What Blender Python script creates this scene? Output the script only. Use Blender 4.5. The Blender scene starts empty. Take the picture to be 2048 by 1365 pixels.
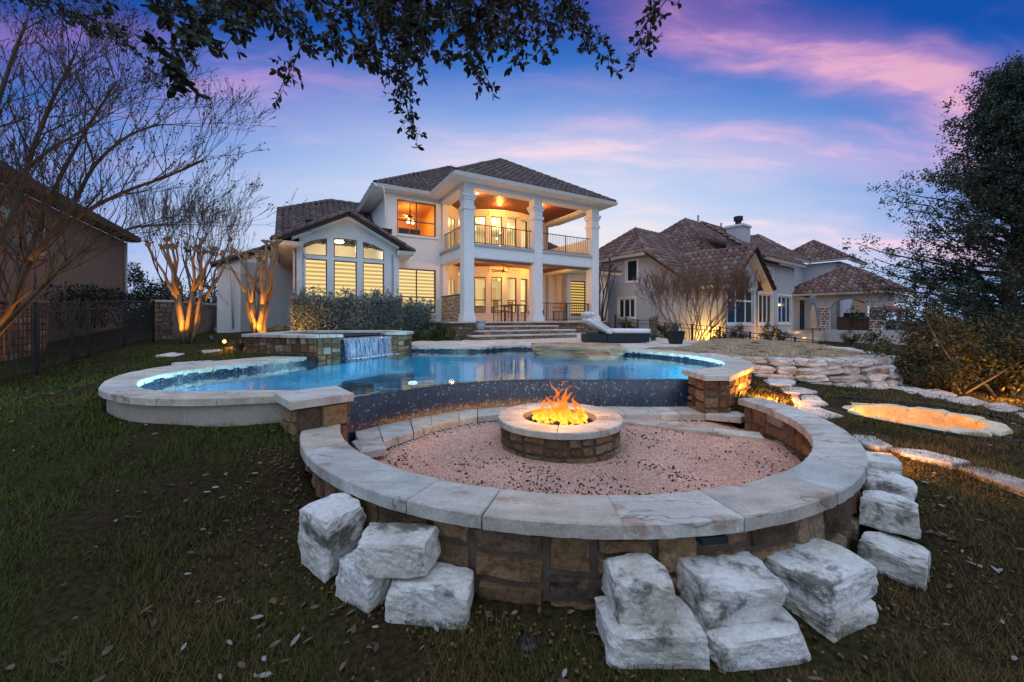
import bpy, math, random
import numpy as np
from mathutils import Vector, Matrix, noise as mnoise

SC = bpy.context.scene
COL = SC.collection
# ------------------------------------------------------------------ camera
F, HY, CAMZ = 783.0, 640.0, 1.57          # focal length in photo pixels, horizon row, eye height
cam = bpy.data.cameras.new('camera')
cam.sensor_width = 36.0
cam.lens = 36.0 * F / 2048.0
cam.shift_y = -42.5 / 2048.0
cam.clip_start = 0.05
cam.clip_end = 3000
cam_o = bpy.data.objects.new('camera', cam)
COL.objects.link(cam_o)
cam_o.location = (0, 0, CAMZ)
cam_o.rotation_euler = (math.radians(90), 0, 0)
SC.camera = cam_o
# ------------------------------------------------------------------ world: dusk sky with lit cirrus
W = bpy.data.worlds.new('World'); SC.world = W; W.use_nodes = True
def build_world():
    nt = W.node_tree; N = nt.nodes; L = nt.links; N.clear()
    def nd(t, **k):
        n = N.new(t)
        for a, b in k.items(): setattr(n, a, b)
        return n
    def math_(op, a, b=None, c=None, clamp=False):
        n = nd('ShaderNodeMath', operation=op, use_clamp=clamp)
        for i, v in enumerate((a, b, c)):
            if v is None: continue
            if isinstance(v, (int, float)): n.inputs[i].default_value = v
            else: L.new(v, n.inputs[i])
        return n.outputs[0]
    def vmath(op, a, b=None):
        n = nd('ShaderNodeVectorMath', operation=op)
        for i, v in enumerate((a, b)):
            if v is None: continue
            if isinstance(v, tuple): n.inputs[i].default_value = v
            else: L.new(v, n.inputs[i])
        return n
    def ramp(fac, stops):
        r = nd('ShaderNodeValToRGB'); e = r.color_ramp.elements
        while len(e) > 1: e.remove(e[-1])
        e[0].position, e[0].color = stops[0][0], (*stops[0][1], 1)
        for p, c in stops[1:]:
            x = e.new(p); x.color = (*c, 1)
        L.new(fac, r.inputs[0]); return r.outputs[0]
    def mix(f, a, b):
        m = nd('ShaderNodeMix', data_type='RGBA')
        for s, v in ((0, f), (6, a), (7, b)):
            if isinstance(v, (int, float)): m.inputs[s].default_value = v
            elif isinstance(v, tuple): m.inputs[s].default_value = (*v, 1)
            else: L.new(v, m.inputs[s])
        return m.outputs[2]
    tc = nd('ShaderNodeTexCoord').outputs['Generated']
    d = vmath('NORMALIZE', tc).outputs[0]
    sp = nd('ShaderNodeSeparateXYZ'); L.new(d, sp.inputs[0])
    az = math_('ABSOLUTE', math_('ARCTAN2', sp.outputs[0], sp.outputs[1]))
    az = math_('MULTIPLY', az, 1 / 1.9)
    el = math_('ARCSINE', sp.outputs[2])
    rr_ = math_('POWER', math_('ADD', math_('MULTIPLY', az, az), math_('MULTIPLY', el, el)), .5)
    gf = math_('MULTIPLY', rr_, 57.2958 / 120.0)
    q = lambda dg: dg / 120.0
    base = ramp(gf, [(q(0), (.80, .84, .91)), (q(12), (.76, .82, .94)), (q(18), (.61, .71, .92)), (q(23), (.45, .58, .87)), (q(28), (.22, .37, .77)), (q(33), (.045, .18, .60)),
                     (q(37), (.006, .085, .42)), (q(45), (.012, .07, .34)), (q(56), (.12, .19, .42)), (q(70), (.55, .65, .85)), (q(86), (.92, 1.13, 1.55)), (q(120), (.92, 1.13, 1.55))])  # far stops, out of view, brightened to light the house front
    # cloud plane coordinates
    h = math_('ADD', math_('MAXIMUM', sp.outputs[2], 0.0), 0.15)
    cx = math_('DIVIDE', sp.outputs[0], h); cy = math_('DIVIDE', sp.outputs[1], h)
    c = nd('ShaderNodeCombineXYZ'); L.new(cx, c.inputs[0]); L.new(cy, c.inputs[1])
    n1 = nd('ShaderNodeTexNoise'); n1.inputs['Scale'].default_value = 1.6; n1.inputs['Detail'].default_value = 5
    L.new(c.outputs[0], n1.inputs['Vector'])
    dv = vmath('MULTIPLY', vmath('SUBTRACT', n1.outputs['Color'], (.5, .5, .5)).outputs[0], (.34, .34, 0)).outputs[0]
    cd = vmath('ADD', c.outputs[0], dv).outputs[0]
    mp = nd('ShaderNodeMapping'); mp.inputs['Rotation'].default_value = (0, 0, math.radians(-18)); mp.inputs['Scale'].default_value = (.9, 3.0, 1)
    L.new(cd, mp.inputs[0])
    n2 = nd('ShaderNodeTexNoise'); n2.inputs['Scale'].default_value = 1.5; n2.inputs['Detail'].default_value = 7; n2.inputs['Roughness'].default_value = .58
    L.new(mp.outputs[0], n2.inputs['Vector'])
    wisps = n2.outputs['Fac']
    s2 = nd('ShaderNodeSeparateXYZ'); L.new(cd, s2.inputs[0])
    def band(a, b, w, lo=None):
        ax, ay = a; bx, by = b
        l = math.hypot(bx - ax, by - ay); nx, ny = -(by - ay) / l, (bx - ax) / l
        e = math_('ADD', math_('MULTIPLY', math_('SUBTRACT', s2.outputs[0], ax), nx), math_('MULTIPLY', math_('SUBTRACT', s2.outputs[1], ay), ny))
        t = math_('SUBTRACT', 1.0, math_('DIVIDE', math_('ABSOLUTE', e), w), clamp=True)
        q = nd('ShaderNodeMapRange', interpolation_type='SMOOTHSTEP'); L.new(t, q.inputs[0])
        o = q.outputs[0]
        al = math_('ADD', math_('MULTIPLY', math_('SUBTRACT', s2.outputs[0], ax), (bx - ax) / l), math_('MULTIPLY', math_('SUBTRACT', s2.outputs[1], ay), (by - ay) / l))
        if lo is not None:
            q2 = nd('ShaderNodeMapRange', interpolation_type='SMOOTHSTEP'); L.new(al, q2.inputs[0])
            q2.inputs[1].default_value = lo; q2.inputs[2].default_value = lo + .35
            o = math_('MULTIPLY', o, q2.outputs[0])
        return o
    A = band((.50, 1.05), (1.55, 1.30), .19, -.35)
    B = band((-.1, 1.70), (1.5, 1.62), .27, -.55)
    C = band((-1.3, 1.05), (-.3, 1.62), .34)
    D = band((.4, 2.85), (3.0, 2.45), .62, -.4)
    wr = nd('ShaderNodeMapRange', interpolation_type='SMOOTHSTEP'); L.new(wisps, wr.inputs[0])
    wr.inputs[1].default_value = .42; wr.inputs[2].default_value = .72
    wv = wr.outputs[0]
    bands = math_('MAXIMUM', math_('MAXIMUM', A, math_('MULTIPLY', B, .92)), math_('MAXIMUM', math_('MULTIPLY', C, .40), D))
    m = math_('ADD', math_('MULTIPLY', bands, math_('MULTIPLY_ADD', wv, .75, .38)), math_('MULTIPLY', wv, .22), clamp=True)
    hz = nd('ShaderNodeMapRange', interpolation_type='SMOOTHSTEP'); L.new(sp.outputs[2], hz.inputs[0]); hz.inputs[1].default_value = .0; hz.inputs[2].default_value = .12
    m = math_('MULTIPLY', m, hz.outputs[0], clamp=True)
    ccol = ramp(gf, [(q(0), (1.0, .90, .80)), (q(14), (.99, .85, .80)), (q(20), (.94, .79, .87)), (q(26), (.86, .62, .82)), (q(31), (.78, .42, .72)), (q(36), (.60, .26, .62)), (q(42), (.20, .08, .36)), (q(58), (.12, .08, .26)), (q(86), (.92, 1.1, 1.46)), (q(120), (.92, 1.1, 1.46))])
    warm = math_('MULTIPLY', A, math_('MULTIPLY', wv, .55), clamp=True)
    ccol = mix(warm, ccol, (1.0, .58, .55))
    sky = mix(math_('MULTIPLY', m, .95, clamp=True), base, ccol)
    zg = nd('ShaderNodeMapRange', interpolation_type='SMOOTHSTEP'); L.new(sp.outputs[2], zg.inputs[0]); zg.inputs[1].default_value = .66; zg.inputs[2].default_value = 1.0; zg.inputs[3].default_value = 1.0; zg.inputs[4].default_value = 1.7  # overhead sky out of view boosted to light the foreground
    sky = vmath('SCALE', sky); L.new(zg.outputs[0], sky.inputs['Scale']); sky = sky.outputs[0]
    # below the horizon: dull ground tone
    gm = nd('ShaderNodeMapRange'); L.new(sp.outputs[2], gm.inputs[0]); gm.inputs[1].default_value = -.06; gm.inputs[2].default_value = 0
    sky = mix(gm.outputs[0], (.05, .05, .055), sky)
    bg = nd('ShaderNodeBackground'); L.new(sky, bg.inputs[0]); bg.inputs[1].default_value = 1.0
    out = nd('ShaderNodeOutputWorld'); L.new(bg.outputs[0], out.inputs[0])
build_world()
SC.view_settings.view_transform = 'Standard'
SC.view_settings.look = 'None'
SC.view_settings.gamma = 1.0
SC.view_settings.exposure = 0.0
SC.view_settings.use_curve_mapping = False
cy_ = SC.cycles
cy_.use_denoising = True
cy_.max_bounces = 6; cy_.diffuse_bounces = 3; cy_.glossy_bounces = 3; cy_.transmission_bounces = 4; cy_.transparent_max_bounces = 24
cy_.sample_clamp_indirect = 4.0; cy_.sample_clamp_direct = 0.0
cy_.use_light_tree = True
cy_.caustics_reflective = False; cy_.caustics_refractive = False

# ------------------------------------------------------------------ helpers
R = random.Random(11)
PW = {}                                     # world matrix of each parent
IDM = Matrix.Identity(4)
def link(o, parent=None, mw=None):
    COL.objects.link(o)
    mw = mw or IDM
    if parent is not None:
        o.parent = parent
        o.matrix_parent_inverse = PW[parent.name].inverted()
    o.matrix_basis = mw
    PW[o.name] = mw
    return o
def thing(name, label, cat, loc, group=None, kind=None):
    o = bpy.data.objects.new(name, None); o.empty_display_size = .1
    link(o, None, Matrix.Translation(Vector(loc)))
    tag(o, label, cat, group, kind)
    return o
def tag(o, label=None, cat=None, group=None, kind=None):
    if label: o['label'] = label
    if cat: o['category'] = cat
    if group: o['group'] = group
    if kind: o['kind'] = kind
    return o
def mesh_from(name, v, f, mat=None, smooth=False):
    me = bpy.data.meshes.new(name)
    me.from_pydata(v, [], f)
    if smooth: me.polygons.foreach_set('use_smooth', [True] * len(me.polygons))
    if mat is not None: me.materials.append(mat)
    me.update()
    return me
def np_mesh(name, V, Fc, mat=None, smooth=False):
    """V (n,3) array, Fc (m,k) array of same-size faces"""
    me = bpy.data.meshes.new(name)
    V = np.asarray(V, np.float32); Fc = np.asarray(Fc, np.int32)
    m, k = Fc.shape
    me.vertices.add(len(V)); me.vertices.foreach_set('co', V.ravel())
    me.loops.add(m * k); me.loops.foreach_set('vertex_index', Fc.ravel())
    me.polygons.add(m); me.polygons.foreach_set('loop_start', np.arange(m, dtype=np.int32) * k)
    me.polygons.foreach_set('loop_total', np.full(m, k, np.int32))
    if smooth: me.polygons.foreach_set('use_smooth', np.ones(m, bool))
    if mat is not None: me.materials.append(mat)
    me.update(calc_edges=True); me.validate()
    return me
class MB:
    def __init__(s): s.v = []; s.f = []
    def add(s, v, f):
        b = len(s.v); s.v += [tuple(p) for p in v]; s.f += [tuple(i + b for i in q) for q in f]; return s
    def hexa(s, p):            # 8 points: bottom 4 ccw, top 4 ccw
        return s.add(p, [(3, 2, 1, 0), (4, 5, 6, 7), (0, 1, 5, 4), (1, 2, 6, 5), (2, 3, 7, 6), (3, 0, 4, 7)])
    def box(s, c, size, rz=0.0, M=None):
        x, y, z = (q / 2 for q in size); co, si = math.cos(rz), math.sin(rz); P = []
        for dz in (-z, z):
            for dx, dy in ((-x, -y), (x, -y), (x, y), (-x, y)):
                P.append((c[0] + dx * co - dy * si, c[1] + dx * si + dy * co, c[2] + dz))
        return s.hexa(P)
    def obox(s, o, ax, ay, az):    # corner and three edge vectors
        o, ax, ay, az = Vector(o), Vector(ax), Vector(ay), Vector(az)
        return s.hexa([o, o + ax, o + ax + ay, o + ay, o + az, o + ax + az, o + ax + ay + az, o + ay + az])
    def prism(s, poly, z0, z1):
        n = len(poly)
        a = sum(poly[i][0] * poly[(i + 1) % n][1] - poly[(i + 1) % n][0] * poly[i][1] for i in range(n))
        if a < 0: poly = poly[::-1]
        v = [(p[0], p[1], z0) for p in poly] + [(p[0], p[1], z1) for p in poly]
        f = [tuple(range(n - 1, -1, -1)), tuple(range(n, 2 * n))] + [(i, (i + 1) % n, n + (i + 1) % n, n + i) for i in range(n)]
        return s.add(v, f)
    def tube(s, path, rad, k=6, cap=True):
        path = [Vector(p) for p in path]; n = len(path)
        if not hasattr(rad, '__len__'): rad = [rad] * n
        V = []; prev = None
        for i, p in enumerate(path):
            t = (path[min(i + 1, n - 1)] - path[max(i - 1, 0)]).normalized()
            if prev is None:
                a = t.cross(Vector((0, 0, 1)));
                if a.length < 1e-3: a = t.cross(Vector((1, 0, 0)))
                a.normalize()
            else:
                a = (prev - t * prev.dot(t))
                if a.length < 1e-4: a = t.orthogonal()
                a.normalize()
            prev = a; b = t.cross(a)
            for j in range(k):
                an = 2 * math.pi * j / k
                V.append(p + (a * math.cos(an) + b * math.sin(an)) * rad[i])
        Fs = [(i * k + j, i * k + (j + 1) % k, (i + 1) * k + (j + 1) % k, (i + 1) * k + j) for i in range(n - 1) for j in range(k)]
        if cap: Fs += [tuple(range(k - 1, -1, -1)), tuple((n - 1) * k + j for j in range(k))]
        return s.add(V, Fs)
    def lathe(s, prof, c, k=20):    # prof: (r,z)
        V = []; n = len(prof)
        for r, z in prof:
            for j in range(k):
                a = 2 * math.pi * j / k
                V.append((c[0] + r * math.cos(a), c[1] + r * math.sin(a), c[2] + z))
        Fs = [(i * k + j, i * k + (j + 1) % k, (i + 1) * k + (j + 1) % k, (i + 1) * k + j) for i in range(n - 1) for j in range(k)]
        Fs += [tuple(range(k - 1, -1, -1)), tuple((n - 1) * k + j for j in range(k))]
        return s.add(V, Fs)
    def blob(s, c, r, seed=0, sub=1, amp=.15, sq=(1, 1, 1)):
        V, Fs = ICO[sub]
        P = []
        for x, y, z in V:
            q = 1 + amp * mnoise.noise(Vector((x * 1.7 + seed * 7.3, y * 1.7 - seed * 3.1, z * 1.7 + seed)))
            P.append((c[0] + x * r * q * sq[0], c[1] + y * r * q * sq[1], c[2] + z * r * q * sq[2]))
        return s.add(P, Fs)
    def build(s, name, mat, parent=None, smooth=False, mw=None):
        return link(bpy.data.objects.new(name, mesh_from(name, s.v, s.f, mat, smooth)), parent, mw)
def ico(sub):
    t = (1 + 5 ** .5) / 2
    V = [Vector(p).normalized() for p in ((-1, t, 0), (1, t, 0), (-1, -t, 0), (1, -t, 0), (0, -1, t), (0, 1, t), (0, -1, -t), (0, 1, -t), (t, 0, -1), (t, 0, 1), (-t, 0, -1), (-t, 0, 1))]
    Fs = [(0, 11, 5), (0, 5, 1), (0, 1, 7), (0, 7, 10), (0, 10, 11), (1, 5, 9), (5, 11, 4), (11, 10, 2), (10, 7, 6), (7, 1, 8), (3, 9, 4), (3, 4, 2), (3, 2, 6), (3, 6, 8), (3, 8, 9), (4, 9, 5), (2, 4, 11), (6, 2, 10), (8, 6, 7), (9, 8, 1)]
    for _ in range(sub):
        mid = {}; nf = []
        def m(a, b):
            k = (min(a, b), max(a, b))
            if k not in mid: V.append(((V[a] + V[b]) / 2).normalized()); mid[k] = len(V) - 1
            return mid[k]
        for a, b, c in Fs:
            x, y, z = m(a, b), m(b, c), m(c, a); nf += [(a, x, z), (b, y, x), (c, z, y), (x, y, z)]
        Fs = nf
    return [tuple(v) for v in V], Fs
ICO = {i: ico(i) for i in range(4)}
def at(px, py, z):
    """a point of height z seen at photo pixel (px,py)"""
    d = (CAMZ - z) * F / (py - HY)
    return ((px - 1024) / F * d, d, z)
def atd(px, py, d):
    return ((px - 1024) / F * d, d, CAMZ + (HY - py) / F * d)
def inst(name, me, parent, mw):
    return link(bpy.data.objects.new(name, me), parent, mw)
def inpoly(x, y, poly):
    x = np.asarray(x); y = np.asarray(y); c = np.zeros(x.shape, bool); n = len(poly)
    for i in range(n):
        x0, y0 = poly[i]; x1, y1 = poly[(i + 1) % n]
        if y0 == y1: continue
        k = ((y0 > y) != (y1 > y)) & (x < (x1 - x0) * (y - y0) / (y1 - y0) + x0)
        c ^= k
    return c
def smooth_poly(pts, n=4, closed=False):
    """Catmull-Rom through the points"""
    out = []; m = len(pts); rng = range(m if closed else m - 1)
    for i in rng:
        g = (lambda k: pts[k % m]) if closed else (lambda k: pts[max(0, min(m - 1, k))])
        p0, p1, p2, p3 = (np.array(g(i + j), float) for j in (-1, 0, 1, 2))
        for j in range(n):
            t = j / n
            out.append(tuple(.5 * (2 * p1 + (p2 - p0) * t + (2 * p0 - 5 * p1 + 4 * p2 - p3) * t * t + (3 * p1 - p0 - 3 * p2 + p3) * t ** 3)))
    if not closed: out.append(tuple(pts[-1]))
    return out
def resample(pts, n):
    P = np.array(pts, float); l = np.r_[0, np.cumsum(np.hypot(*np.diff(P[:, :2], axis=0).T))]
    q = np.linspace(0, l[-1], n)
    return [tuple(np.interp(q, l, P[:, k]) for k in range(P.shape[1])) for q in q]

# ------------------------------------------------------------------ materials
MATS = {}
def newmat(name):
    m = bpy.data.materials.new(name); m.use_nodes = True; m.node_tree.nodes.clear(); MATS[name] = m
    return m, m.node_tree.nodes, m.node_tree.links
def set_ramp(r, stops, interp='LINEAR'):
    e = r.color_ramp.elements; r.color_ramp.interpolation = interp
    while len(e) > 1: e.remove(e[-1])
    e[0].position, e[0].color = stops[0][0], (*stops[0][1], 1)
    for p, c in stops[1:]:
        x = e.new(p); x.color = (*c, 1)
def rnd_value(N, L):
    """one random number per object and per loose piece"""
    oi = N.new('ShaderNodeObjectInfo'); ge = N.new('ShaderNodeNewGeometry')
    a = N.new('ShaderNodeMath'); a.operation = 'ADD'; L.new(oi.outputs['Random'], a.inputs[0]); L.new(ge.outputs['Random Per Island'], a.inputs[1])
    b = N.new('ShaderNodeMath'); b.operation = 'FRACT'; L.new(a.outputs[0], b.inputs[0])
    return b.outputs[0]
def mat(name, cols, scale=3.0, rough=.85, bump=.25, bscale=25.0, palette=None, pmix=.75, spec=.25, metal=0.0, stretch=(1, 1, 1), detail=6, dist=.02, emit=None, estr=0, veins=None, coat=0.0, transl=0.0, grain=0.0, gscale=60.0, cracks=0.0, stain=None):
    """noise-mottled surface; palette gives each piece its own colour"""
    m, N, L = newmat(name)
    tc = N.new('ShaderNodeTexCoord'); mp = N.new('ShaderNodeMapping'); mp.inputs['Scale'].default_value = stretch
    L.new(tc.outputs['Object'], mp.inputs[0])
    rv = rnd_value(N, L)
    sc = N.new('ShaderNodeVectorMath'); sc.operation = 'SCALE'; sc.inputs[0].default_value = (37, 51, 23); L.new(rv, sc.inputs['Scale'])
    ad = N.new('ShaderNodeVectorMath'); ad.operation = 'ADD'; L.new(mp.outputs[0], ad.inputs[0]); L.new(sc.outputs[0], ad.inputs[1])
    n = N.new('ShaderNodeTexNoise'); n.inputs['Scale'].default_value = scale; n.inputs['Detail'].default_value = detail; n.inputs['Roughness'].default_value = .62
    L.new(ad.outputs[0], n.inputs['Vector'])
    r = N.new('ShaderNodeValToRGB'); k = len(cols)
    set_ramp(r, [(.3 + .4 * i / max(1, k - 1), c) for i, c in enumerate(cols)]); L.new(n.outputs['Fac'], r.inputs[0])
    col = r.outputs[0]
    if palette:
        pr = N.new('ShaderNodeValToRGB'); set_ramp(pr, [(i / len(palette), c) for i, c in enumerate(palette)], 'CONSTANT'); L.new(rv, pr.inputs[0])
        mx = N.new('ShaderNodeMix'); mx.data_type = 'RGBA'; mx.inputs[0].default_value = pmix; L.new(col, mx.inputs[6]); L.new(pr.outputs[0], mx.inputs[7])
        # keep the mottling on top of the palette
        ml = N.new('ShaderNodeMix'); ml.data_type = 'RGBA'; ml.blend_type = 'OVERLAY'; ml.inputs[0].default_value = .55
        L.new(mx.outputs[2], ml.inputs[6]); L.new(n.outputs['Fac'], ml.inputs[7])
        col = ml.outputs[2]
    if veins:
        w = N.new('ShaderNodeTexWave'); w.inputs['Scale'].default_value = veins[1]; w.inputs['Distortion'].default_value = 9; w.inputs['Detail'].default_value = 4; w.inputs['Detail Scale'].default_value = 1.4
        L.new(ad.outputs[0], w.inputs['Vector'])
        vr = N.new('ShaderNodeMapRange'); vr.inputs[1].default_value = .55; vr.inputs[2].default_value = 1.0; vr.inputs[4].default_value = veins[2]; L.new(w.outputs['Fac'], vr.inputs[0])
        ml = N.new('ShaderNodeMath'); ml.operation = 'MULTIPLY'; L.new(vr.outputs[0], ml.inputs[0]); L.new(n.outputs['Fac'], ml.inputs[1]); ml.use_clamp = True
        mx = N.new('ShaderNodeMix'); mx.data_type = 'RGBA'; L.new(ml.outputs[0], mx.inputs[0]); L.new(col, mx.inputs[6]); mx.inputs[7].default_value = (*veins[0], 1)
        col = mx.outputs[2]
    if stain:
        ns = N.new('ShaderNodeTexNoise'); ns.inputs['Scale'].default_value = stain[1]; ns.inputs['Detail'].default_value = 7; ns.inputs['Roughness'].default_value = .7; L.new(ad.outputs[0], ns.inputs['Vector'])
        mr = N.new('ShaderNodeMapRange'); mr.interpolation_type = 'SMOOTHSTEP'; mr.inputs[1].default_value = stain[2]; mr.inputs[2].default_value = stain[2] + .13; mr.inputs[4].default_value = stain[3]; L.new(ns.outputs['Fac'], mr.inputs[0])
        mx = N.new('ShaderNodeMix'); mx.data_type = 'RGBA'; L.new(mr.outputs[0], mx.inputs[0]); L.new(col, mx.inputs[6]); mx.inputs[7].default_value = (*stain[0], 1); col = mx.outputs[2]
    if grain:
        ng = N.new('ShaderNodeTexNoise'); ng.inputs['Scale'].default_value = gscale; ng.inputs['Detail'].default_value = 5; ng.inputs['Roughness'].default_value = .75; L.new(ad.outputs[0], ng.inputs['Vector'])
        mr = N.new('ShaderNodeMapRange'); mr.inputs[1].default_value = .3; mr.inputs[2].default_value = .7; mr.inputs[3].default_value = 1 - grain; mr.inputs[4].default_value = 1 + grain; L.new(ng.outputs['Fac'], mr.inputs[0])
        mx = N.new('ShaderNodeMix'); mx.data_type = 'RGBA'; mx.blend_type = 'MULTIPLY'; mx.inputs[0].default_value = 1; L.new(col, mx.inputs[6]); L.new(mr.outputs[0], mx.inputs[7]); col = mx.outputs[2]
    if cracks:
        nc = N.new('ShaderNodeTexNoise'); nc.inputs['Scale'].default_value = cracks; nc.inputs['Detail'].default_value = 4; nc.inputs['Distortion'].default_value = .6; L.new(ad.outputs[0], nc.inputs['Vector'])
        a1 = N.new('ShaderNodeMath'); a1.operation = 'SUBTRACT'; L.new(nc.outputs['Fac'], a1.inputs[0]); a1.inputs[1].default_value = .5
        a2 = N.new('ShaderNodeMath'); a2.operation = 'ABSOLUTE'; L.new(a1.outputs[0], a2.inputs[0])
        mr = N.new('ShaderNodeMapRange'); mr.inputs[1].default_value = .0; mr.inputs[2].default_value = .006; mr.inputs[3].default_value = .5; mr.inputs[4].default_value = 1; L.new(a2.outputs[0], mr.inputs[0])
        mx = N.new('ShaderNodeMix'); mx.data_type = 'RGBA'; mx.blend_type = 'MULTIPLY'; mx.inputs[0].default_value = 1; L.new(col, mx.inputs[6]); L.new(mr.outputs[0], mx.inputs[7]); col = mx.outputs[2]
    p = N.new('ShaderNodeBsdfPrincipled'); p.inputs['Roughness'].default_value = rough; p.inputs['Specular IOR Level'].default_value = spec; p.inputs['Metallic'].default_value = metal
    p.inputs['Coat Weight'].default_value = coat
    L.new(col, p.inputs['Base Color'])
    if emit: p.inputs['Emission Color'].default_value = (*emit, 1); p.inputs['Emission Strength'].default_value = estr
    if bump:
        n2 = N.new('ShaderNodeTexNoise'); n2.inputs['Scale'].default_value = bscale; n2.inputs['Detail'].default_value = 8; n2.inputs['Roughness'].default_value = .65; L.new(ad.outputs[0], n2.inputs['Vector'])
        b = N.new('ShaderNodeBump'); b.inputs['Strength'].default_value = bump; b.inputs['Distance'].default_value = dist; L.new(n2.outputs['Fac'], b.inputs['Height']); L.new(b.outputs[0], p.inputs['Normal'])
    o = N.new('ShaderNodeOutputMaterial')
    if transl:
        t = N.new('ShaderNodeBsdfTranslucent'); L.new(col, t.inputs[0]); ms = N.new('ShaderNodeMixShader'); ms.inputs[0].default_value = transl
        L.new(p.outputs[0], ms.inputs[1]); L.new(t.outputs[0], ms.inputs[2]); L.new(ms.outputs[0], o.inputs[0])
    else: L.new(p.outputs[0], o.inputs[0])
    return m
def emis(name, col, s):
    m, N, L = newmat(name); e = N.new('ShaderNodeEmission'); e.inputs[0].default_value = (*col, 1); e.inputs[1].default_value = s
    o = N.new('ShaderNodeOutputMaterial'); L.new(e.outputs[0], o.inputs[0]); return m
def clear(name, rough, tint, ior=1.45, bump=None, gtint=(1, 1, 1), minr=0.0):
    """thin transparent sheet: Fresnel mix of see-through and gloss"""
    m, N, L = newmat(name)
    t = N.new('ShaderNodeBsdfTransparent'); t.inputs[0].default_value = (*tint, 1)
    g = N.new('ShaderNodeBsdfGlossy'); g.inputs['Roughness'].default_value = rough; g.inputs[0].default_value = (*gtint, 1)
    fr = N.new('ShaderNodeFresnel'); fr.inputs[0].default_value = ior
    if bump:
        tc = N.new('ShaderNodeTexCoord'); h = None
        for sc, st in bump:
            n = N.new('ShaderNodeTexNoise'); n.inputs['Scale'].default_value = sc; n.inputs['Detail'].default_value = 3; L.new(tc.outputs['Object'], n.inputs['Vector'])
            b = N.new('ShaderNodeBump'); b.inputs['Strength'].default_value = st; b.inputs['Distance'].default_value = .05; L.new(n.outputs['Fac'], b.inputs['Height'])
            if h: L.new(h, b.inputs['Normal'])
            h = b.outputs[0]
        L.new(h, g.inputs['Normal']); L.new(h, fr.inputs['Normal'])
    gb = N.new('ShaderNodeNewGeometry'); inv = N.new('ShaderNodeMath'); inv.operation = 'SUBTRACT'; inv.inputs[0].default_value = 1.0; L.new(gb.outputs['Backfacing'], inv.inputs[1])
    mu = N.new('ShaderNodeMath'); mu.operation = 'MULTIPLY'; L.new(fr.outputs[0], mu.inputs[0]); L.new(inv.outputs[0], mu.inputs[1]); f = mu.outputs[0]
    if minr:
        a = N.new('ShaderNodeMath'); a.operation = 'MAXIMUM'; a.inputs[1].default_value = minr; L.new(f, a.inputs[0]); f = a.outputs[0]
    ms = N.new('ShaderNodeMixShader'); L.new(f, ms.inputs[0]); L.new(t.outputs[0], ms.inputs[1]); L.new(g.outputs[0], ms.inputs[2])
    o = N.new('ShaderNodeOutputMaterial'); L.new(ms.outputs[0], o.inputs[0]); return m

STUCCO = mat('white_stucco', [(.66, .66, .65), (.74, .74, .73)], 6, .9, .18, 90, spec=.15)
TRIM = mat('white_trim', [(.68, .67, .65), (.75, .74, .72)], 8, .6, .04, 30, spec=.3)
GREYST = mat('grey_stucco', [(.42, .43, .45), (.49, .49, .50)], 5, .9, .2, 90, spec=.15)
TANST = mat('tan_stucco', [(.30, .19, .12), (.38, .25, .165)], 3, .95, .25, 70, spec=.1)
PATCHST = mat('weathered_stucco', [(.20, .17, .14), (.36, .31, .25), (.44, .38, .31)], 1.6, .95, .4, 45, spec=.12, grain=.2, stain=((.10, .085, .07), 2.2, .56, .6))
ROOFT = mat('roof_tile', [(.075, .052, .050), (.125, .09, .084)], 9, .8, .2, 60, palette=[(.105, .078, .075), (.082, .06, .06), (.135, .10, .093), (.095, .07, .073), (.12, .085, .078), (.15, .125, .115)], pmix=.7, spec=.3)
ROOFN = mat('roof_tile_russet', [(.11, .055, .045), (.20, .115, .095)], 9, .85, .2, 60, palette=[(.17, .10, .085), (.115, .066, .058), (.21, .135, .115), (.135, .082, .072), (.185, .105, .085), (.25, .185, .16)], pmix=.75, spec=.3)
ROOFR = mat('roof_tile_red', [(.20, .05, .05), (.30, .09, .09)], 4, .85, .2, 60)
RDECK = mat('roof_underlay', [(.03, .022, .021), (.045, .034, .032)], 4, .95, .1)
STONES = [(.20, .115, .055), (.26, .155, .08), (.15, .085, .045), (.30, .215, .135), (.22, .135, .07), (.075, .046, .030), (.26, .16, .075), (.20, .075, .032), (.33, .30, .25), (.14, .09, .055), (.05, .038, .030)]
STONE = mat('sandstone', [(.19, .12, .07), (.30, .20, .12), (.40, .29, .18)], 7, .9, .8, 24, palette=STONES, pmix=.8, dist=.03, spec=.15, grain=.45, gscale=38, stain=((.022, .017, .014), 5.0, .56, .8))
STONED = mat('sandstone_brick', [(.16, .11, .08), (.26, .19, .14)], 7, .9, .6, 25, palette=[(.22, .16, .12), (.29, .21, .15), (.17, .12, .09), (.33, .27, .22), (.14, .10, .08), (.25, .15, .10)], pmix=.72, spec=.15)
MORTAR = mat('mortar', [(.10, .072, .055), (.15, .112, .086)], 12, .95, .5, 60, spec=.1)
COPING = mat('coping_sandstone', [(.36, .35, .31), (.48, .47, .41), (.58, .55, .48)], 3.4, .72, .6, 12, palette=[(.52, .49, .42), (.58, .50, .38), (.42, .44, .40), (.53, .44, .34), (.60, .57, .49), (.46, .46, .42), (.48, .41, .33)], pmix=.72, dist=.02, spec=.25, stretch=(1, 2.0, 1), grain=.22, gscale=48, cracks=.8, stain=((.30, .17, .095), 2.3, .54, .7), detail=9)
DECKS = mat('flagstone', [(.44, .39, .33), (.56, .50, .42)], 2.5, .8, .3, 14, palette=[(.55, .48, .40), (.50, .41, .33), (.60, .56, .50), (.47, .40, .35), (.58, .48, .38)], pmix=.7, spec=.25)
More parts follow.
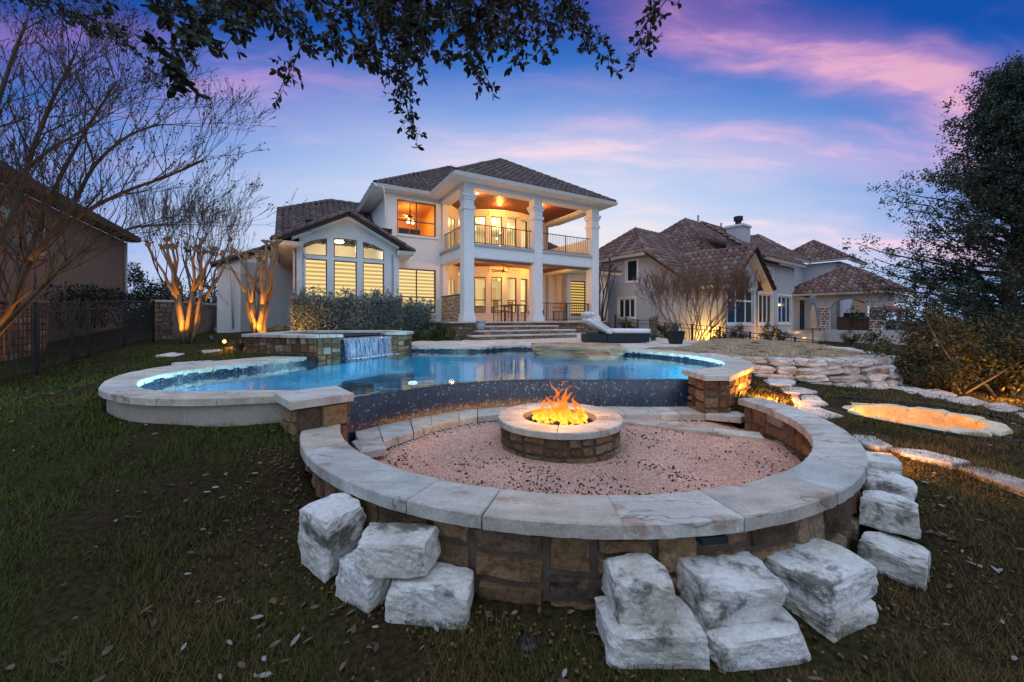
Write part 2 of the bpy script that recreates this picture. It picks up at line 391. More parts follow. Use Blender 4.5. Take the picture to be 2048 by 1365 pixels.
LIME = mat('limestone', [(.48, .43, .34), (.74, .70, .61), (.84, .81, .75)], 3.2, .95, .8, 16, palette=[(.74, .73, .70), (.78, .77, .74), (.66, .62, .55), (.76, .75, .73)], pmix=.4, dist=.05, spec=.12, detail=9, grain=.2, gscale=40, stain=((.085, .08, .06), 3.6, .50, .85))
LIMEW = mat('weathered_limestone', [(.22, .20, .18), (.56, .53, .48), (.68, .66, .62)], 5, .95, .8, 18, palette=[(.66, .64, .60), (.55, .47, .40), (.62, .60, .57), (.30, .25, .22), (.68, .66, .63), (.50, .42, .36)], pmix=.55, dist=.05, spec=.12, detail=9, grain=.25, gscale=40, stain=((.06, .05, .04), 6, .6, .8))
SOIL = None
PAINTW = mat('white_paint', [(.74, .74, .73), (.80, .80, .79)], 5, .5, .02, 30)
BRONZE = mat('bronze_window_frame', [(.085, .06, .045), (.11, .08, .06)], 5, .5, .05, 40, spec=.4)
BLACKM = mat('black_metal', [(.012, .012, .014), (.02, .02, .023)], 8, .42, .05, 60, spec=.45)
IRON = mat('wrought_iron', [(.02, .015, .012), (.03, .024, .02)], 8, .5, .05, 60, spec=.4)
WOODC = mat('stained_wood_ceiling', [(.10, .028, .012), (.17, .05, .02)], 3, .55, .1, 20, stretch=(1, 8, 1), spec=.4)
INT = mat('cream_interior', [(.66, .60, .46), (.72, .66, .52)], 2, .9, .0)
INTO = mat('orange_interior', [(.62, .30, .08), (.70, .36, .11)], 1.5, .9, .0)
FABW = mat('white_cushion', [(.58, .58, .60), (.66, .66, .67)], 5, .95, .3, 50, spec=.1)
WICK = mat('dark_wicker', [(.012, .016, .024), (.022, .028, .038)], 20, .6, .5, 140, spec=.3)
DARKP = mat('dark_planter', [(.014, .016, .02), (.024, .027, .032)], 8, .6, .2, 60)
BARK = mat('bark', [(.045, .03, .02), (.085, .058, .038), (.12, .085, .058)], 6, .95, .6, 18, stretch=(1, 1, .3), spec=.1)
BARKC = mat('crape_myrtle_bark', [(.12, .078, .048), (.21, .145, .09), (.29, .215, .145)], 4, .8, .35, 14, stretch=(1, 1, .25), spec=.2)
TWIG = mat('twig', [(.05, .032, .022), (.085, .056, .038)], 6, .95, .2, 30)
TWIGR = mat('russet_twig', [(.13, .068, .045), (.21, .12, .085)], 6, .95, .2, 30)
def leafmat(name, cols, rough=.55, tr=.25, sc=1.2):
    return mat(name, cols, sc, rough, 0, palette=[cols[0], cols[-1], tuple((a + b) / 2 for a, b in zip(cols[0], cols[-1])), cols[-1]], pmix=.75, spec=.35, transl=tr)
LEAFO = leafmat('oak_leaf', [(.012, .016, .009), (.026, .031, .016)])
LEAFJ = leafmat('evergreen_leaf', [(.020, .036, .026), (.055, .082, .055)])
LEAFS = leafmat('sage_leaf', [(.10, .14, .13), (.25, .30, .27)])
LEAFB = leafmat('boxwood_leaf', [(.02, .055, .012), (.05, .11, .02)])
LEAFG = leafmat('shrub_leaf', [(.02, .03, .012), (.055, .062, .022), (.11, .08, .025)])
LEAFD = leafmat('dark_hedge_leaf', [(.012, .02, .011), (.028, .04, .02)])
LEAFY = leafmat('lily_leaf', [(.03, .06, .012), (.09, .11, .025)])
LEAFAG = leafmat('agave_leaf', [(.06, .10, .075), (.12, .17, .13)])
LEAFR = leafmat('rose_leaf', [(.05, .05, .03), (.14, .11, .08)])
GLASS = clear('window_glass', .02, (.97, .975, .97), 1.3)
GLASSD = None
LAMPW = emis('lamp_glow', (1.0, .82, .52), 9.0)
LAMPH = emis('lamp_glow_hot', (1.0, .80, .50), 5.0)
# ------------------------------------------------------------------ plan outlines (metres; camera at 0,0 looking +y)
ZC, ZW, ZDECK = .85, .72, .85               # pool coping, water, deck heights
INF = smooth_poly([(-1.80, 4.22), (-1.60, 4.45), (-1.24, 4.84), (-.79, 5.22), (-.25, 5.48), (.33, 5.59), (1.19, 5.55), (2.05, 5.52), (2.55, 5.55)], 4)
RIN = smooth_poly([(2.55, 5.64), (3.18, 6.02), (3.58, 6.6), (3.72, 7.35), (3.58, 8.2), (3.2, 8.95), (2.69, 9.5)], 4)
FARP = smooth_poly([(2.69, 9.5), (1.95, 10.2), (1.3, 10.75), (.7, 11.03), (-.15, 10.98), (-.62, 10.55), (-1.05, 10.3), (-1.7, 10.35), (-2.3, 10.5), (-2.78, 10.55)], 4)
SPAF = [(-2.76, 10.02), (-3.15, 9.9), (-3.72, 8.52), (-4.02, 8.12)]
LIN = smooth_poly([(-3.98, 7.6), (-4.29, 6.6), (-4.57, 5.97), (-4.66, 5.39), (-4.54, 4.86), (-4.28, 4.47), (-3.95, 4.17), (-3.6, 3.99), (-3.2, 3.95), (-2.6, 4.02), (-2.15, 3.98)], 4)
LOUT = smooth_poly([(-4.72, 7.75), (-5.12, 7.05), (-5.32, 6.5), (-5.38, 5.97), (-5.22, 5.32), (-4.9, 4.75), (-4.5, 4.27), (-4.1, 3.93), (-3.5, 3.64), (-2.95, 3.58), (-2.58, 3.64), (-2.2, 3.74)], 4)
POOL = INF + RIN + FARP + SPAF + LIN + [(-1.95, 4.1)]
ROUT = smooth_poly([(2.78, 5.0), (3.8, 6.15), (4.12, 6.85), (4.22, 7.5), (4.05, 8.5), (3.6, 9.35), (3.05, 9.95)], 4)
SPA = [(-5.95, 8.75), (-4.05, 8.12), (-3.74, 8.52), (-3.15, 9.9), (-2.76, 10.02), (-2.72, 10.6), (-3.6, 11.9), (-6.2, 11.4)]
DECK = FARP + [(-2.76, 10.6), (-3.3, 11.5), (-3.9, 13.9), (-1.5, 15.3), (5.2, 18.5), (6.4, 13.3), (4.9, 10.85), (3.05, 9.95)]
ULAWN = smooth_poly([(4.15, 8.5), (4.3, 7.55), (4.75, 7.3), (5.6, 7.12), (6.6, 7.3), (7.45, 7.85), (7.9, 8.9)], 3) + [(9.5, 12.5), (8.5, 15.5), (6.2, 13.3), (4.9, 10.85), (3.2, 9.9)]
FC = (.54, 4.46); FRO, FRI = 2.60, 2.29
A0, A1 = math.radians(201.5), math.radians(368.5)      # sweep of the seat wall
# seat area floor: circle plus the strip towards the basin coping
def circ(c, r, a0, a1, n): return [(c[0] + r * math.cos(a0 + (a1 - a0) * i / n), c[1] + r * math.sin(a0 + (a1 - a0) * i / n)) for i in range(n + 1)]
GRAVEL = circ(FC, 2.42, A0 - .05, A1, 48) + [(2.5, 5.3)] + [(x, y + .3) for x, y in INF[::-1]]
WELL = (4.78, 4.66)
# ------------------------------------------------------------------ terrain
CTRL = np.array([(0, 1.2, .13), (0, 0, .13), (-3, 1.5, .2), (3, 1.5, .17), (-1.0, 2.2, .16), (-1.55, 2.7, .34), (-2.05, 3.1, .48), (-2.3, 3.5, .56), (-3.4, 3.4, .57), (-4.6, 3.8, .58),
    (-5.7, 5.3, .70), (-5.7, 7, .78), (-5.5, 8.5, .83), (-6.8, 5.2, .5), (-8, 6, .44), (-9.2, 7.56, .48), (-7.2, 4.4, .40), (-5, 2.5, .33), (-7, 2, .3), (-10.5, 9.7, .60), (-11.3, 11.5, .73), (-12.6, 13.7, .80), (-11, 13.3, .76),
    (-8.3, 11.3, .80), (-12, 18, 1.2), (-8, 13, .95), (-10, 20, 1.25), (-5, 13, .9), (0, 14, .8), (5, 13, .8), (-3.5, 12.8, .9), (2.1, 2.1, .12), (2.5, 2.6, .20), (2.95, 3.3, .33), (3.25, 4.2, .42), (3.5, 5, .44), (3, 5.4, .44),
    (4.2, 5.5, .45), (4.78, 4.66, .42), (3.5, 3.7, .40), (3.8, 3, .36), (5, 2.5, .3), (6, 5, .36), (7.6, 7.6, .25), (4.6, 7.2, .52), (5.6, 6.7, .40), (7.4, 6.6, .3), (9, 7, .2), (10, 10, .0), (15, 12, -.1), (12, 20, .2), (20, 20, .2), (20, 5, 0),
    (-20, 20, 1.3), (-20, 5, .4), (0, -6, .1), (-10, -6, .1), (10, -6, .1), (0, 30, 1.0), (30, 40, .3), (-30, 40, 1.3), (40, 10, .2), (-40, 10, .8), (0, 60, .8), (60, 60, .3), (-60, 60, 1)], float)
_d = np.hypot(CTRL[:, None, 0] - CTRL[None, :, 0], CTRL[:, None, 1] - CTRL[None, :, 1])
_w = np.linalg.solve(_d + np.eye(len(CTRL)) * -.02, CTRL[:, 2] - .4)
def gz_raw(x, y):
    x = np.atleast_1d(np.asarray(x, float)); y = np.atleast_1d(np.asarray(y, float))
    x = np.clip(x, -60, 60); y = np.clip(y, -6, 60)
    out = np.full(x.shape, .4)
    for (a, b, _), w in zip(CTRL, _w): out += w * np.hypot(x - a, y - b)
    return np.clip(out, -.4, 1.5)
def gz(x, y): return float(gz_raw(x, y)[0])
def carve(x, y):
    z = gz_raw(x, y)
    z = np.where(inpoly(x, y, ULAWN), .84, z)
    z = np.where(inpoly(x, y, DECK), np.minimum(z, .7), z)
    z = np.where(inpoly(x, y, GRAVEL) | (np.hypot(x - FC[0], y - FC[1]) < 2.47) & (y < 5.2), .05, z)
    z = np.where(inpoly(x, y, SPA), .5, z)
    z = np.where(inpoly(x, y, LOUT + LIN[::-1]) | inpoly(x, y, ROUT + RIN[::-1]), np.minimum(z, .62), z)
    pm = inpoly(x, y, POOL)
    for k_ in range(8): pm |= inpoly(x + .14 * math.cos(k_ * .7854), y + .14 * math.sin(k_ * .7854), POOL)
    z = np.where(pm, -1.6, z)
    z = np.where(np.hypot(x - WELL[0], y - WELL[1]) < .60, .08, z)
    return z
def axis(lo, hi, step, far):
    a = list(np.arange(lo, hi + 1e-6, step)); n = [lo - q for q in far][::-1]; p = [hi + q for q in far]
    return np.array(n + a + p)
FARQ = [1, 2.5, 5, 9, 15, 25, 45, 90, 200, 500]
gx = axis(-14, 12, .1, FARQ); gy = axis(.5, 15, .1, FARQ)
GX, GY = np.meshgrid(gx, gy)
GZ = carve(GX.ravel(), GY.ravel())
GZ = GZ + .012 * np.sin(GX.ravel() * 5.1 + 2 * np.sin(GY.ravel() * 3.3)) * (np.abs(GX.ravel()) < 14)
nx, ny = len(gx), len(gy)
ii = (np.arange(ny - 1)[:, None] * nx + np.arange(nx - 1)[None, :]).ravel()
def ground_mat():
    m, N, L = newmat('soil_and_turf')
    tc = N.new('ShaderNodeTexCoord')
    def noise(s, d=6):
        n = N.new('ShaderNodeTexNoise'); n.inputs['Scale'].default_value = s; n.inputs['Detail'].default_value = d; L.new(tc.outputs['Object'], n.inputs['Vector']); return n.outputs['Fac']
    r1 = N.new('ShaderNodeValToRGB'); set_ramp(r1, [(.36, (.034, .023, .013)), (.5, (.044, .035, .016)), (.62, (.034, .042, .010))]); L.new(noise(.55), r1.inputs[0])
    r2 = N.new('ShaderNodeValToRGB'); set_ramp(r2, [(.35, (.40, .38, .34)), (.62, (1.15, 1.08, .9))]); L.new(noise(34), r2.inputs[0])
    mx = N.new('ShaderNodeMix'); mx.data_type = 'RGBA'; mx.blend_type = 'MULTIPLY'; mx.inputs[0].default_value = 1; L.new(r1.outputs[0], mx.inputs[6]); L.new(r2.outputs[0], mx.inputs[7])
    p = N.new('ShaderNodeBsdfPrincipled'); p.inputs['Roughness'].default_value = .95; p.inputs['Specular IOR Level'].default_value = .1; L.new(mx.outputs[2], p.inputs['Base Color'])
    b = N.new('ShaderNodeBump'); b.inputs['Strength'].default_value = .9; b.inputs['Distance'].default_value = .03; L.new(noise(55, 8), b.inputs['Height']); L.new(b.outputs[0], p.inputs['Normal'])
    o = N.new('ShaderNodeOutputMaterial'); L.new(p.outputs[0], o.inputs[0]); return m
SOIL = ground_mat()
g_me = np_mesh('ground', np.c_[GX.ravel(), GY.ravel(), GZ], np.c_[ii, ii + 1, ii + nx + 1, ii + nx], SOIL, True)
ground = link(bpy.data.objects.new('ground', g_me)); ground['kind'] = 'structure'

# ------------------------------------------------------------------ masonry tools
def ashlar(U, V, rng, hmin=.09, hmax=.2, wmin=.12, wmax=.38):
    out = []
    def sp(u0, u1, v0, v1):
        w, h = u1 - u0, v1 - v0
        if w > wmax * (2.2 if h < hmin * 1.6 else 1.0) * rng.uniform(.75, 1.25) and w > 2 * wmin:
            if h > hmax and rng.random() < .35: pass
            else:
                c = u0 + w * rng.uniform(.36, .64); sp(u0, c, v0, v1); sp(c, u1, v0, v1); return
        if h > hmax * rng.uniform(.8, 1.25) and h > 2 * hmin:
            c = v0 + h * rng.uniform(.38, .62); sp(u0, u1, v0, c); sp(u0, u1, c, v1); return
        if w > wmax * 1.2 and w > 2 * wmin:
            c = u0 + w * rng.uniform(.36, .64); sp(u0, c, v0, v1); sp(c, u1, v0, v1); return
        out.append((u0, u1, v0, v1))
    sp(0, U, 0, V)
    return out
def courses(U, V, rng, h=.09, w=.3):
    out = []; n = max(1, round(V / h))
    for j in range(n):
        u = -rng.uniform(0, w * .6)
        while u < U:
            l = w * rng.uniform(.6, 1.4)
            a, b = max(0, u), min(U, u + l)
            if b - a > .04: out.append((a, b, j * V / n, (j + 1) * V / n))
            u += l
    return out
def stone_mesh(rect, fn, rng, gap=.006, proud=.022, seg=.14, rough=.008):
    u0, u1, v0, v1 = rect; u0 += gap; u1 -= gap; v0 += gap; v1 -= gap
    nu = max(1, int(math.ceil((u1 - u0) / seg))); nv = 2
    bu = min(.012, (u1 - u0) * .2); bv = min(.012, (v1 - v0) * .2)
    us = [u0] + [u0 + bu + (u1 - u0 - 2 * bu) * i / nu for i in range(nu + 1)] + [u1]
    vs = [v0] + [v0 + bv + (v1 - v0 - 2 * bv) * i / nv for i in range(nv + 1)] + [v1]
    pr = proud * rng.uniform(.55, 1.35); V = []; tl, tw = rng.uniform(-.012, .012), rng.uniform(-.012, .012)
    for j, v in enumerate(vs):
        for i, u in enumerate(us):
            edge = i in (0, len(us) - 1) or j in (0, len(vs) - 1)
            d = -.03 if edge else pr + rng.uniform(-rough, rough) + tl * (i / len(us) - .5) + tw * (j / len(vs) - .5)
            ju = 0 if edge else rng.uniform(-.004, .004); jv = 0 if edge else rng.uniform(-.004, .004)
            V.append(fn(u + ju, v + jv, d))
    k = len(us)
    Fs = [(j * k + i, j * k + i + 1, (j + 1) * k + i + 1, (j + 1) * k + i) for j in range(len(vs) - 1) for i in range(k - 1)]
    return V, Fs
def lay(rects, fn, parent, material, rng, name='stone', **k):
    for r in rects:
        V, Fs = stone_mesh(r, fn, rng, **k)
        link(bpy.data.objects.new(name, mesh_from(name, V, Fs, material)), parent)
def planar(p0, p1, z0, z1=None):
    """mapping of a straight wall face from p0 to p1 (outside on the right-hand side)"""
    p0 = Vector(p0); d = (Vector(p1) - p0); L_ = d.length; d.normalize(); n = Vector((d.y, -d.x))
    return (lambda u, v, o: (p0.x + d.x * u + n.x * o, p0.y + d.y * u + n.y * o, z0 + v)), L_
def curvemap(pts, z0, side=1):
    P = np.array(pts, float); l = np.r_[0, np.cumsum(np.hypot(*np.diff(P, axis=0).T))]
    T = np.gradient(P, axis=0); T /= np.linalg.norm(T, axis=1)[:, None]; Nn = np.c_[T[:, 1], -T[:, 0]] * side
    def fn(u, v, o):
        x = np.interp(u, l, P[:, 0]); y = np.interp(u, l, P[:, 1]); a = np.interp(u, l, Nn[:, 0]); b = np.interp(u, l, Nn[:, 1])
        return (x + a * o, y + b * o, z0 + v)
    return fn, l[-1]
def slab(poly, z0, z1, parent, material, name='coping_slab', bev=.008, rng=R, jit=.004, tilt=.003):
    c = np.mean(np.array(poly), 0); n = len(poly)
    P = [(x + rng.uniform(-jit, jit), y + rng.uniform(-jit, jit)) for x, y in poly]
    a = sum(P[i][0] * P[(i + 1) % n][1] - P[(i + 1) % n][0] * P[i][1] for i in range(n))
    if a < 0: P = P[::-1]
    tx, ty = rng.uniform(-tilt, tilt), rng.uniform(-tilt, tilt)
    V = [(x, y, z0) for x, y in P] + [(x, y, z1 - bev + tx * (x - c[0]) + ty * (y - c[1])) for x, y in P]
    for x, y in P:
        l = math.hypot(x - c[0], y - c[1]) + 1e-6; q = max(0, 1 - bev / l)
        X, Y = c[0] + (x - c[0]) * q, c[1] + (y - c[1]) * q
        V.append((X, Y, z1 + tx * (X - c[0]) + ty * (Y - c[1])))
    Fs = [tuple(range(n - 1, -1, -1)), tuple(range(2 * n, 3 * n))]
    for k in (0, n): Fs += [(k + i, k + (i + 1) % n, k + n + (i + 1) % n, k + n + i) for i in range(n)]
    return link(bpy.data.objects.new(name, mesh_from(name, V, Fs, material)), parent)
def strip_slabs(inner, outer, z0, z1, n, parent, material, gap=.006, sub=5, name='coping_slab', vary=.25, rng=R):
    q = [0] + sorted(min(.995, max(.005, (i + rng.uniform(-vary, vary)) / n)) for i in range(1, n)) + [1]
    A = np.array(resample(inner, 401)); B = np.array(resample(outer, 401)); t = np.linspace(0, 1, 401)
    g = lambda P, s: (np.interp(s, t, P[:, 0]), np.interp(s, t, P[:, 1]))
    L_ = np.hypot(*np.diff(B, axis=0).T).sum(); e = gap / L_ / 2
    for a, b in zip(q[:-1], q[1:]):
        s = np.linspace(a + e, b - e, sub)
        slab([g(A, k) for k in s] + [g(B, k) for k in s[::-1]], z0, z1, parent, material, name, rng=rng)
def annulus(mb, c, r0, r1, z0, z1, a0, a1, n):
    V = []
    for i in range(n + 1):
        a = a0 + (a1 - a0) * i / n
        for r, z in ((r0, z0), (r1, z0), (r1, z1), (r0, z1)): V.append((c[0] + r * math.cos(a), c[1] + r * math.sin(a), z))
    Fs = [(i * 4 + j, (i + 1) * 4 + j, (i + 1) * 4 + (j + 1) % 4, i * 4 + (j + 1) % 4) for i in range(n) for j in range(4)]
    Fs += [(0, 1, 2, 3), (n * 4 + 3, n * 4 + 2, n * 4 + 1, n * 4)]
    return mb.add(V, Fs)

# ------------------------------------------------------------------ swimming pool
pool = thing('swimming_pool', 'free-form swimming pool with dark mosaic spillover edge facing the fire pit', 'pool', (0, 7.5, 0))
def mosaic_mat():
    m, N, L = newmat('glass_mosaic')
    tc = N.new('ShaderNodeTexCoord')
    v = N.new('ShaderNodeTexVoronoi'); v.distance = 'CHEBYCHEV'; v.inputs['Scale'].default_value = 42; v.inputs['Randomness'].default_value = .12; L.new(tc.outputs['Object'], v.inputs['Vector'])
    w = N.new('ShaderNodeTexWhiteNoise'); L.new(v.outputs['Position'], w.inputs['Vector'])
    r = N.new('ShaderNodeValToRGB'); set_ramp(r, [(0, (.004, .007, .013)), (.35, (.008, .016, .034)), (.7, (.016, .034, .07)), (.9, (.03, .055, .10)), (.97, (.16, .19, .24))]); L.new(w.outputs['Value'], r.inputs[0])
    d = N.new('ShaderNodeMapRange'); d.inputs[1].default_value = .38; d.inputs[2].default_value = .46; L.new(v.outputs['Distance'], d.inputs[0])
    mx = N.new('ShaderNodeMix'); mx.data_type = 'RGBA'; L.new(d.outputs[0], mx.inputs[0]); L.new(r.outputs[0], mx.inputs[6]); mx.inputs[7].default_value = (.012, .014, .018, 1)
    p = N.new('ShaderNodeBsdfPrincipled'); p.inputs['Roughness'].default_value = .34; L.new(mx.outputs[2], p.inputs['Base Color'])
    nm = N.new('ShaderNodeVectorMath'); nm.operation = 'MULTIPLY_ADD'; L.new(w.outputs['Color'], nm.inputs[0]); nm.inputs[1].default_value = (.16, .16, .16); nm.inputs[2].default_value = (-.08, -.08, -.08)
    ge = N.new('ShaderNodeNewGeometry'); ad = N.new('ShaderNodeVectorMath'); L.new(ge.outputs['Normal'], ad.inputs[0]); L.new(nm.outputs[0], ad.inputs[1])
    no = N.new('ShaderNodeVectorMath'); no.operation = 'NORMALIZE'; L.new(ad.outputs[0], no.inputs[0]); L.new(no.outputs[0], p.inputs['Normal'])
    o = N.new('ShaderNodeOutputMaterial'); L.new(p.outputs[0], o.inputs[0]); return m
MOSAIC = mosaic_mat()
PLASTER = mat('blue_pebble_plaster', [(.012, .15, .26), (.03, .26, .40), (.055, .34, .47)], .8, .9, .2, 60)
WATER = clear('pool_water', .05, (.62, .90, 1.0), 1.33, bump=[(1.4, .10), (5.0, .07)])
def ribbon(mb, pts, z0, z1):
    b = [(x, y, z0) for x, y in pts] + [(x, y, z1) for x, y in pts]; n = len(pts)
    return mb.add(b, [(i, i + 1, n + i + 1, n + i) for i in range(n - 1)])
cl = POOL + [POOL[0]]
mb = MB(); ribbon(mb, cl, -.95, .60); mb.build('basin_wall', PLASTER, pool, True)
mb = MB(); mb.add([(x, y, -.95) for x, y in POOL], [tuple(range(len(POOL)))]); mb.build('basin_floor', PLASTER, pool)
mb = MB(); ribbon(mb, RIN + FARP, .58, .80); mb.build('waterline_tile_band', MOSAIC, pool, True)
mb = MB(); ribbon(mb, [SPAF[-1]] + LIN, .58, .80); mb.build('waterline_tile_band', MOSAIC, pool, True)
inf_out = [(p[0] + .012, p[1] - .012) for p in INF]
inf_in = [(p[0] - .06, p[1] + .16) for p in INF]
mb = MB()
n = len(INF)
V = [(x, y, .20) for x, y in inf_out] + [(x, y, .715) for x, y in inf_out] + [(x, y, .71) for x, y in inf_in] + [(x, y, -.9) for x, y in inf_in]
mb.add(V, [(k * n + i, k * n + i + 1, (k + 1) * n + i + 1, (k + 1) * n + i) for k in range(3) for i in range(n - 1)])
mb.build('spillover_wall', MOSAIC, pool, True)
wp = [(x + .014, y - .014) for x, y in INF] + POOL[len(INF):]
mb = MB(); mb.add([(x, y, ZW) for x, y in wp], [tuple(range(len(wp)))]); water = mb.build('water_surface', WATER, pool, True)
shelf = [p for p in LIN[6:]] + [(-2.2, 4.6), (-2.9, 5.6), (-3.4, 6.6)]
mb = MB(); mb.prism([(x * .995, y) for x, y in shelf], -.9, .28); mb.build('sun_shelf', PLASTER, pool)
mb = MB(); mb.prism([(-3.7, 8.5), (-3.1, 9.8), (-2.5, 9.9), (-2.3, 9.2), (-2.9, 8.2)], -.9, .22); mb.build('spa_bench', MOSAIC, pool)
strip_slabs(LIN, LOUT, .78, ZC, 13, pool, COPING)
strip_slabs(RIN, ROUT, .78, ZC, 8, pool, COPING)
far_out = [(x * 1.0 + .03, y + .42) for x, y in FARP]
strip_slabs(FARP, far_out, .78, ZC, 11, pool, COPING)
# stuccoed outside of the left lobe
mb = MB(); lo = [(x * .985 - .02, y * .99 + .075) for x, y in LOUT[14:]]
ribbon(mb, lo, .3, .79); mb.build('outer_wall', PATCHST, pool, True)
# left pier, set diagonally
PIER = [(-1.87, 3.40), (-1.56, 3.72), (-1.86, 4.08), (-2.19, 3.74)]
mb = MB(); mb.prism(PIER, .2, .80); mb.build('pier_core', MORTAR, pool)
for a, b in ((3, 0), (0, 1), (1, 2)):
    fn, Lw = planar(PIER[a], PIER[b], .36)
    lay(ashlar(Lw, .44, R, .10, .2, .14, .42), fn, pool, STONE, R)
pc = [(-1.885, 3.335), (-1.50, 3.715), (-1.85, 4.14), (-2.27, 3.735)]
slab(pc, .80, .875, pool, COPING)
# right pier and wing
rw = [(2.50, 5.08), (2.80, 5.09), (3.78, 6.2), (3.95, 6.5)]
mb = MB(); mb.prism([(2.50, 5.09), (2.80, 5.09), (3.76, 6.2), (3.5, 6.3), (2.56, 5.55)], .2, .79); mb.build('pier_core', MORTAR, pool)
fn, Lw = planar((2.50, 5.09), (2.80, 5.09), .3); lay(ashlar(Lw, .49, R, .1, .18, .12, .3), fn, pool, STONE, R)
fn, Lw = planar((2.80, 5.09), (3.76, 6.2), .3); lay(ashlar(Lw, .49, R, .1, .17, .12, .34), fn, pool, STONE, R)
fn, Lw = planar((2.50, 5.55), (2.50, 5.09), .3); lay(ashlar(Lw, .49, R, .1, .18, .12, .3), fn, pool, STONE, R)
slab([(2.43, 5.62), (2.46, 5.0), (2.775, 5.0), (2.6, 5.63)], .79, .86, pool, COPING)
# underwater lamps
def lamp(name, loc, e, col, r=.06, typ='POINT', rot=None, ang=None, blend=.6, parent=None):
    l = bpy.data.lights.new(name, typ); l.energy = e; l.color = col
    l.shadow_soft_size = r
    if typ == 'SPOT': l.spot_size = ang; l.spot_blend = blend
    o = bpy.data.objects.new(name, l)
    mw = Matrix.Translation(Vector(loc))
    if rot is not None: mw = mw @ Vector(rot).to_track_quat('-Z', 'Y').to_matrix().to_4x4()
    link(o, parent, mw); return o
PLAMP = emis('pool_lamp_lens', (.80, .92, 1.0), 1.6)
PLD = emis('pool_lamp_lens_dim', (.7, .88, 1.0), 1.1)
for (x, y, zz, e) in ((-3.85, 4.95, .36, 105), (-2.0, 7.9, .3, 160), (2.75, 7.6, .3, 125), (2.9, 6.5, .2, 75)):
    mb = MB(); mb.lathe([(.0, -.03), (.085, -.03), (.10, 0), (.07, .03), (0, .035)], (x, y, zz), 20); mb.build('underwater_lamp', PLAMP if e > 70 else PLD, pool)
    lamp('underwater_light', (x, y, zz + .12), e, (.55, .85, 1.0), .08)
# ledge rock at the far edge
def rock_mesh(size, rng, sub=3, amp=.12, fine=.035, square=.55, seedo=None):
    """rough block: a rounded box broken by noise"""
    sd = seedo if seedo is not None else rng.uniform(0, 100); V, Fs = ICO[sub]; P = []
    for x, y, z in V:
        m = max(abs(x), abs(y), abs(z)); q = square / m + (1 - square)
        v = Vector((x * q, y * q, z * q))
        d = 1 + amp * mnoise.noise(v * 1.1 + Vector((sd, 0, 0))) + fine * mnoise.noise(v * 4 + Vector((0, sd, 0))) + fine * .6 * mnoise.noise(v * 9 + Vector((0, 0, sd)))
        P.append((v.x * d * size[0] / 2, v.y * d * size[1] / 2, v.z * d * size[2] / 2))
    return P, Fs
def rock(name, loc, size, rz, material, parent=None, rng=R, tilt=(0, 0), **k):
    V, Fs = rock_mesh(size, rng, **k)
    mw = Matrix.Translation(Vector(loc)) @ Matrix.Rotation(rz, 4, 'Z') @ Matrix.Rotation(tilt[0], 4, 'X') @ Matrix.Rotation(tilt[1], 4, 'Y')
    return link(bpy.data.objects.new(name, mesh_from(name, V, Fs, material)), parent, mw)
TANROCK = mat('tan_ledge_rock', [(.20, .125, .075), (.36, .24, .15), (.45, .32, .21)], 3, .9, .6, 16, dist=.04, stretch=(1, 1, 3))
tag(rock('ledge_boulder', (1.62, 9.72, .80), (2.15, .95, .36), -.12, TANROCK, square=.8, amp=.2, fine=.05), 'flat tan ledge boulder jutting over the far pool edge', 'boulder')
tag(rock('stepping_boulder', (2.0, 9.0, .70), (.72, .42, .12), .1, TANROCK, square=.8), 'small flat tan rock lying at the waterline below the ledge boulder', 'rock')

# ------------------------------------------------------------------ spa
spa = thing('spa', 'raised stone spa with a sheet waterfall spilling into the pool', 'spa', (-4.4, 10, .7))
ZS = 1.255
sa, sb, sb2, sw, sc_, sd, se, sf = SPA
inn = [(-5.5, 9.15), (-4.2, 8.68), (-3.97, 8.95), (-3.55, 10.1), (-3.3, 10.25), (-3.72, 11.3), (-5.7, 11.0)]
mb = MB(); n = len(inn); mb.add([(x, y, .6) for x, y in inn] + [(x, y, 1.19) for x, y in inn], [tuple(range(n))] + [(i, (i + 1) % n, n + (i + 1) % n, n + i) for i in range(n)]); mb.build('spa_basin', MOSAIC, spa)
def wallseg(p, q, z0, z1, th, parent, material, stones=True, h=(.09, .17), w=.3):
    d = (Vector(q) - Vector(p)).normalized(); nn = Vector((-d.y, d.x)) * th
    m_ = MB(); m_.prism([tuple(p), tuple(q), (q[0] + nn.x, q[1] + nn.y), (p[0] + nn.x, p[1] + nn.y)], z0, z1); m_.build('wall_core', MORTAR, parent)
    if stones:
        f_, l_ = planar(p, q, z0 + .05); lay(ashlar(l_, z1 - z0 - .05, R, h[0], h[1], .1, w), f_, parent, material, R)
wallseg(sa, sb, .62, 1.19, .38, spa, STONE)
wallseg(sb, sb2, .55, 1.19, .3, spa, STONE)
wallseg(sw, sc_, .55, 1.19, .3, spa, STONE)
wallseg(sc_, sd, .6, 1.19, .3, spa, STONE)
wallseg(sd, se, .6, 1.19, .3, spa, STONE, False)
wallseg(se, sf, .6, 1.19, .3, spa, STONE, False)
wallseg(sf, sa, .6, 1.19, .3, spa, STONE, False)
mb = MB(); d = Vector((sw[0] - sb2[0], sw[1] - sb2[1])).normalized(); nn = Vector((-d.y, d.x)) * .22
mb.prism([sb2, sw, (sw[0] + nn.x, sw[1] + nn.y), (sb2[0] + nn.x, sb2[1] + nn.y)], .5, 1.14); mb.build('spillway', MOSAIC, spa)
strip_slabs([(-6.0, 8.68), (-4.02, 8.02), (-3.66, 8.5)], [(-5.5, 9.15), (-4.2, 8.62), (-4.0, 8.75)], 1.19, ZS, 5, spa, COPING, sub=9, vary=.1)
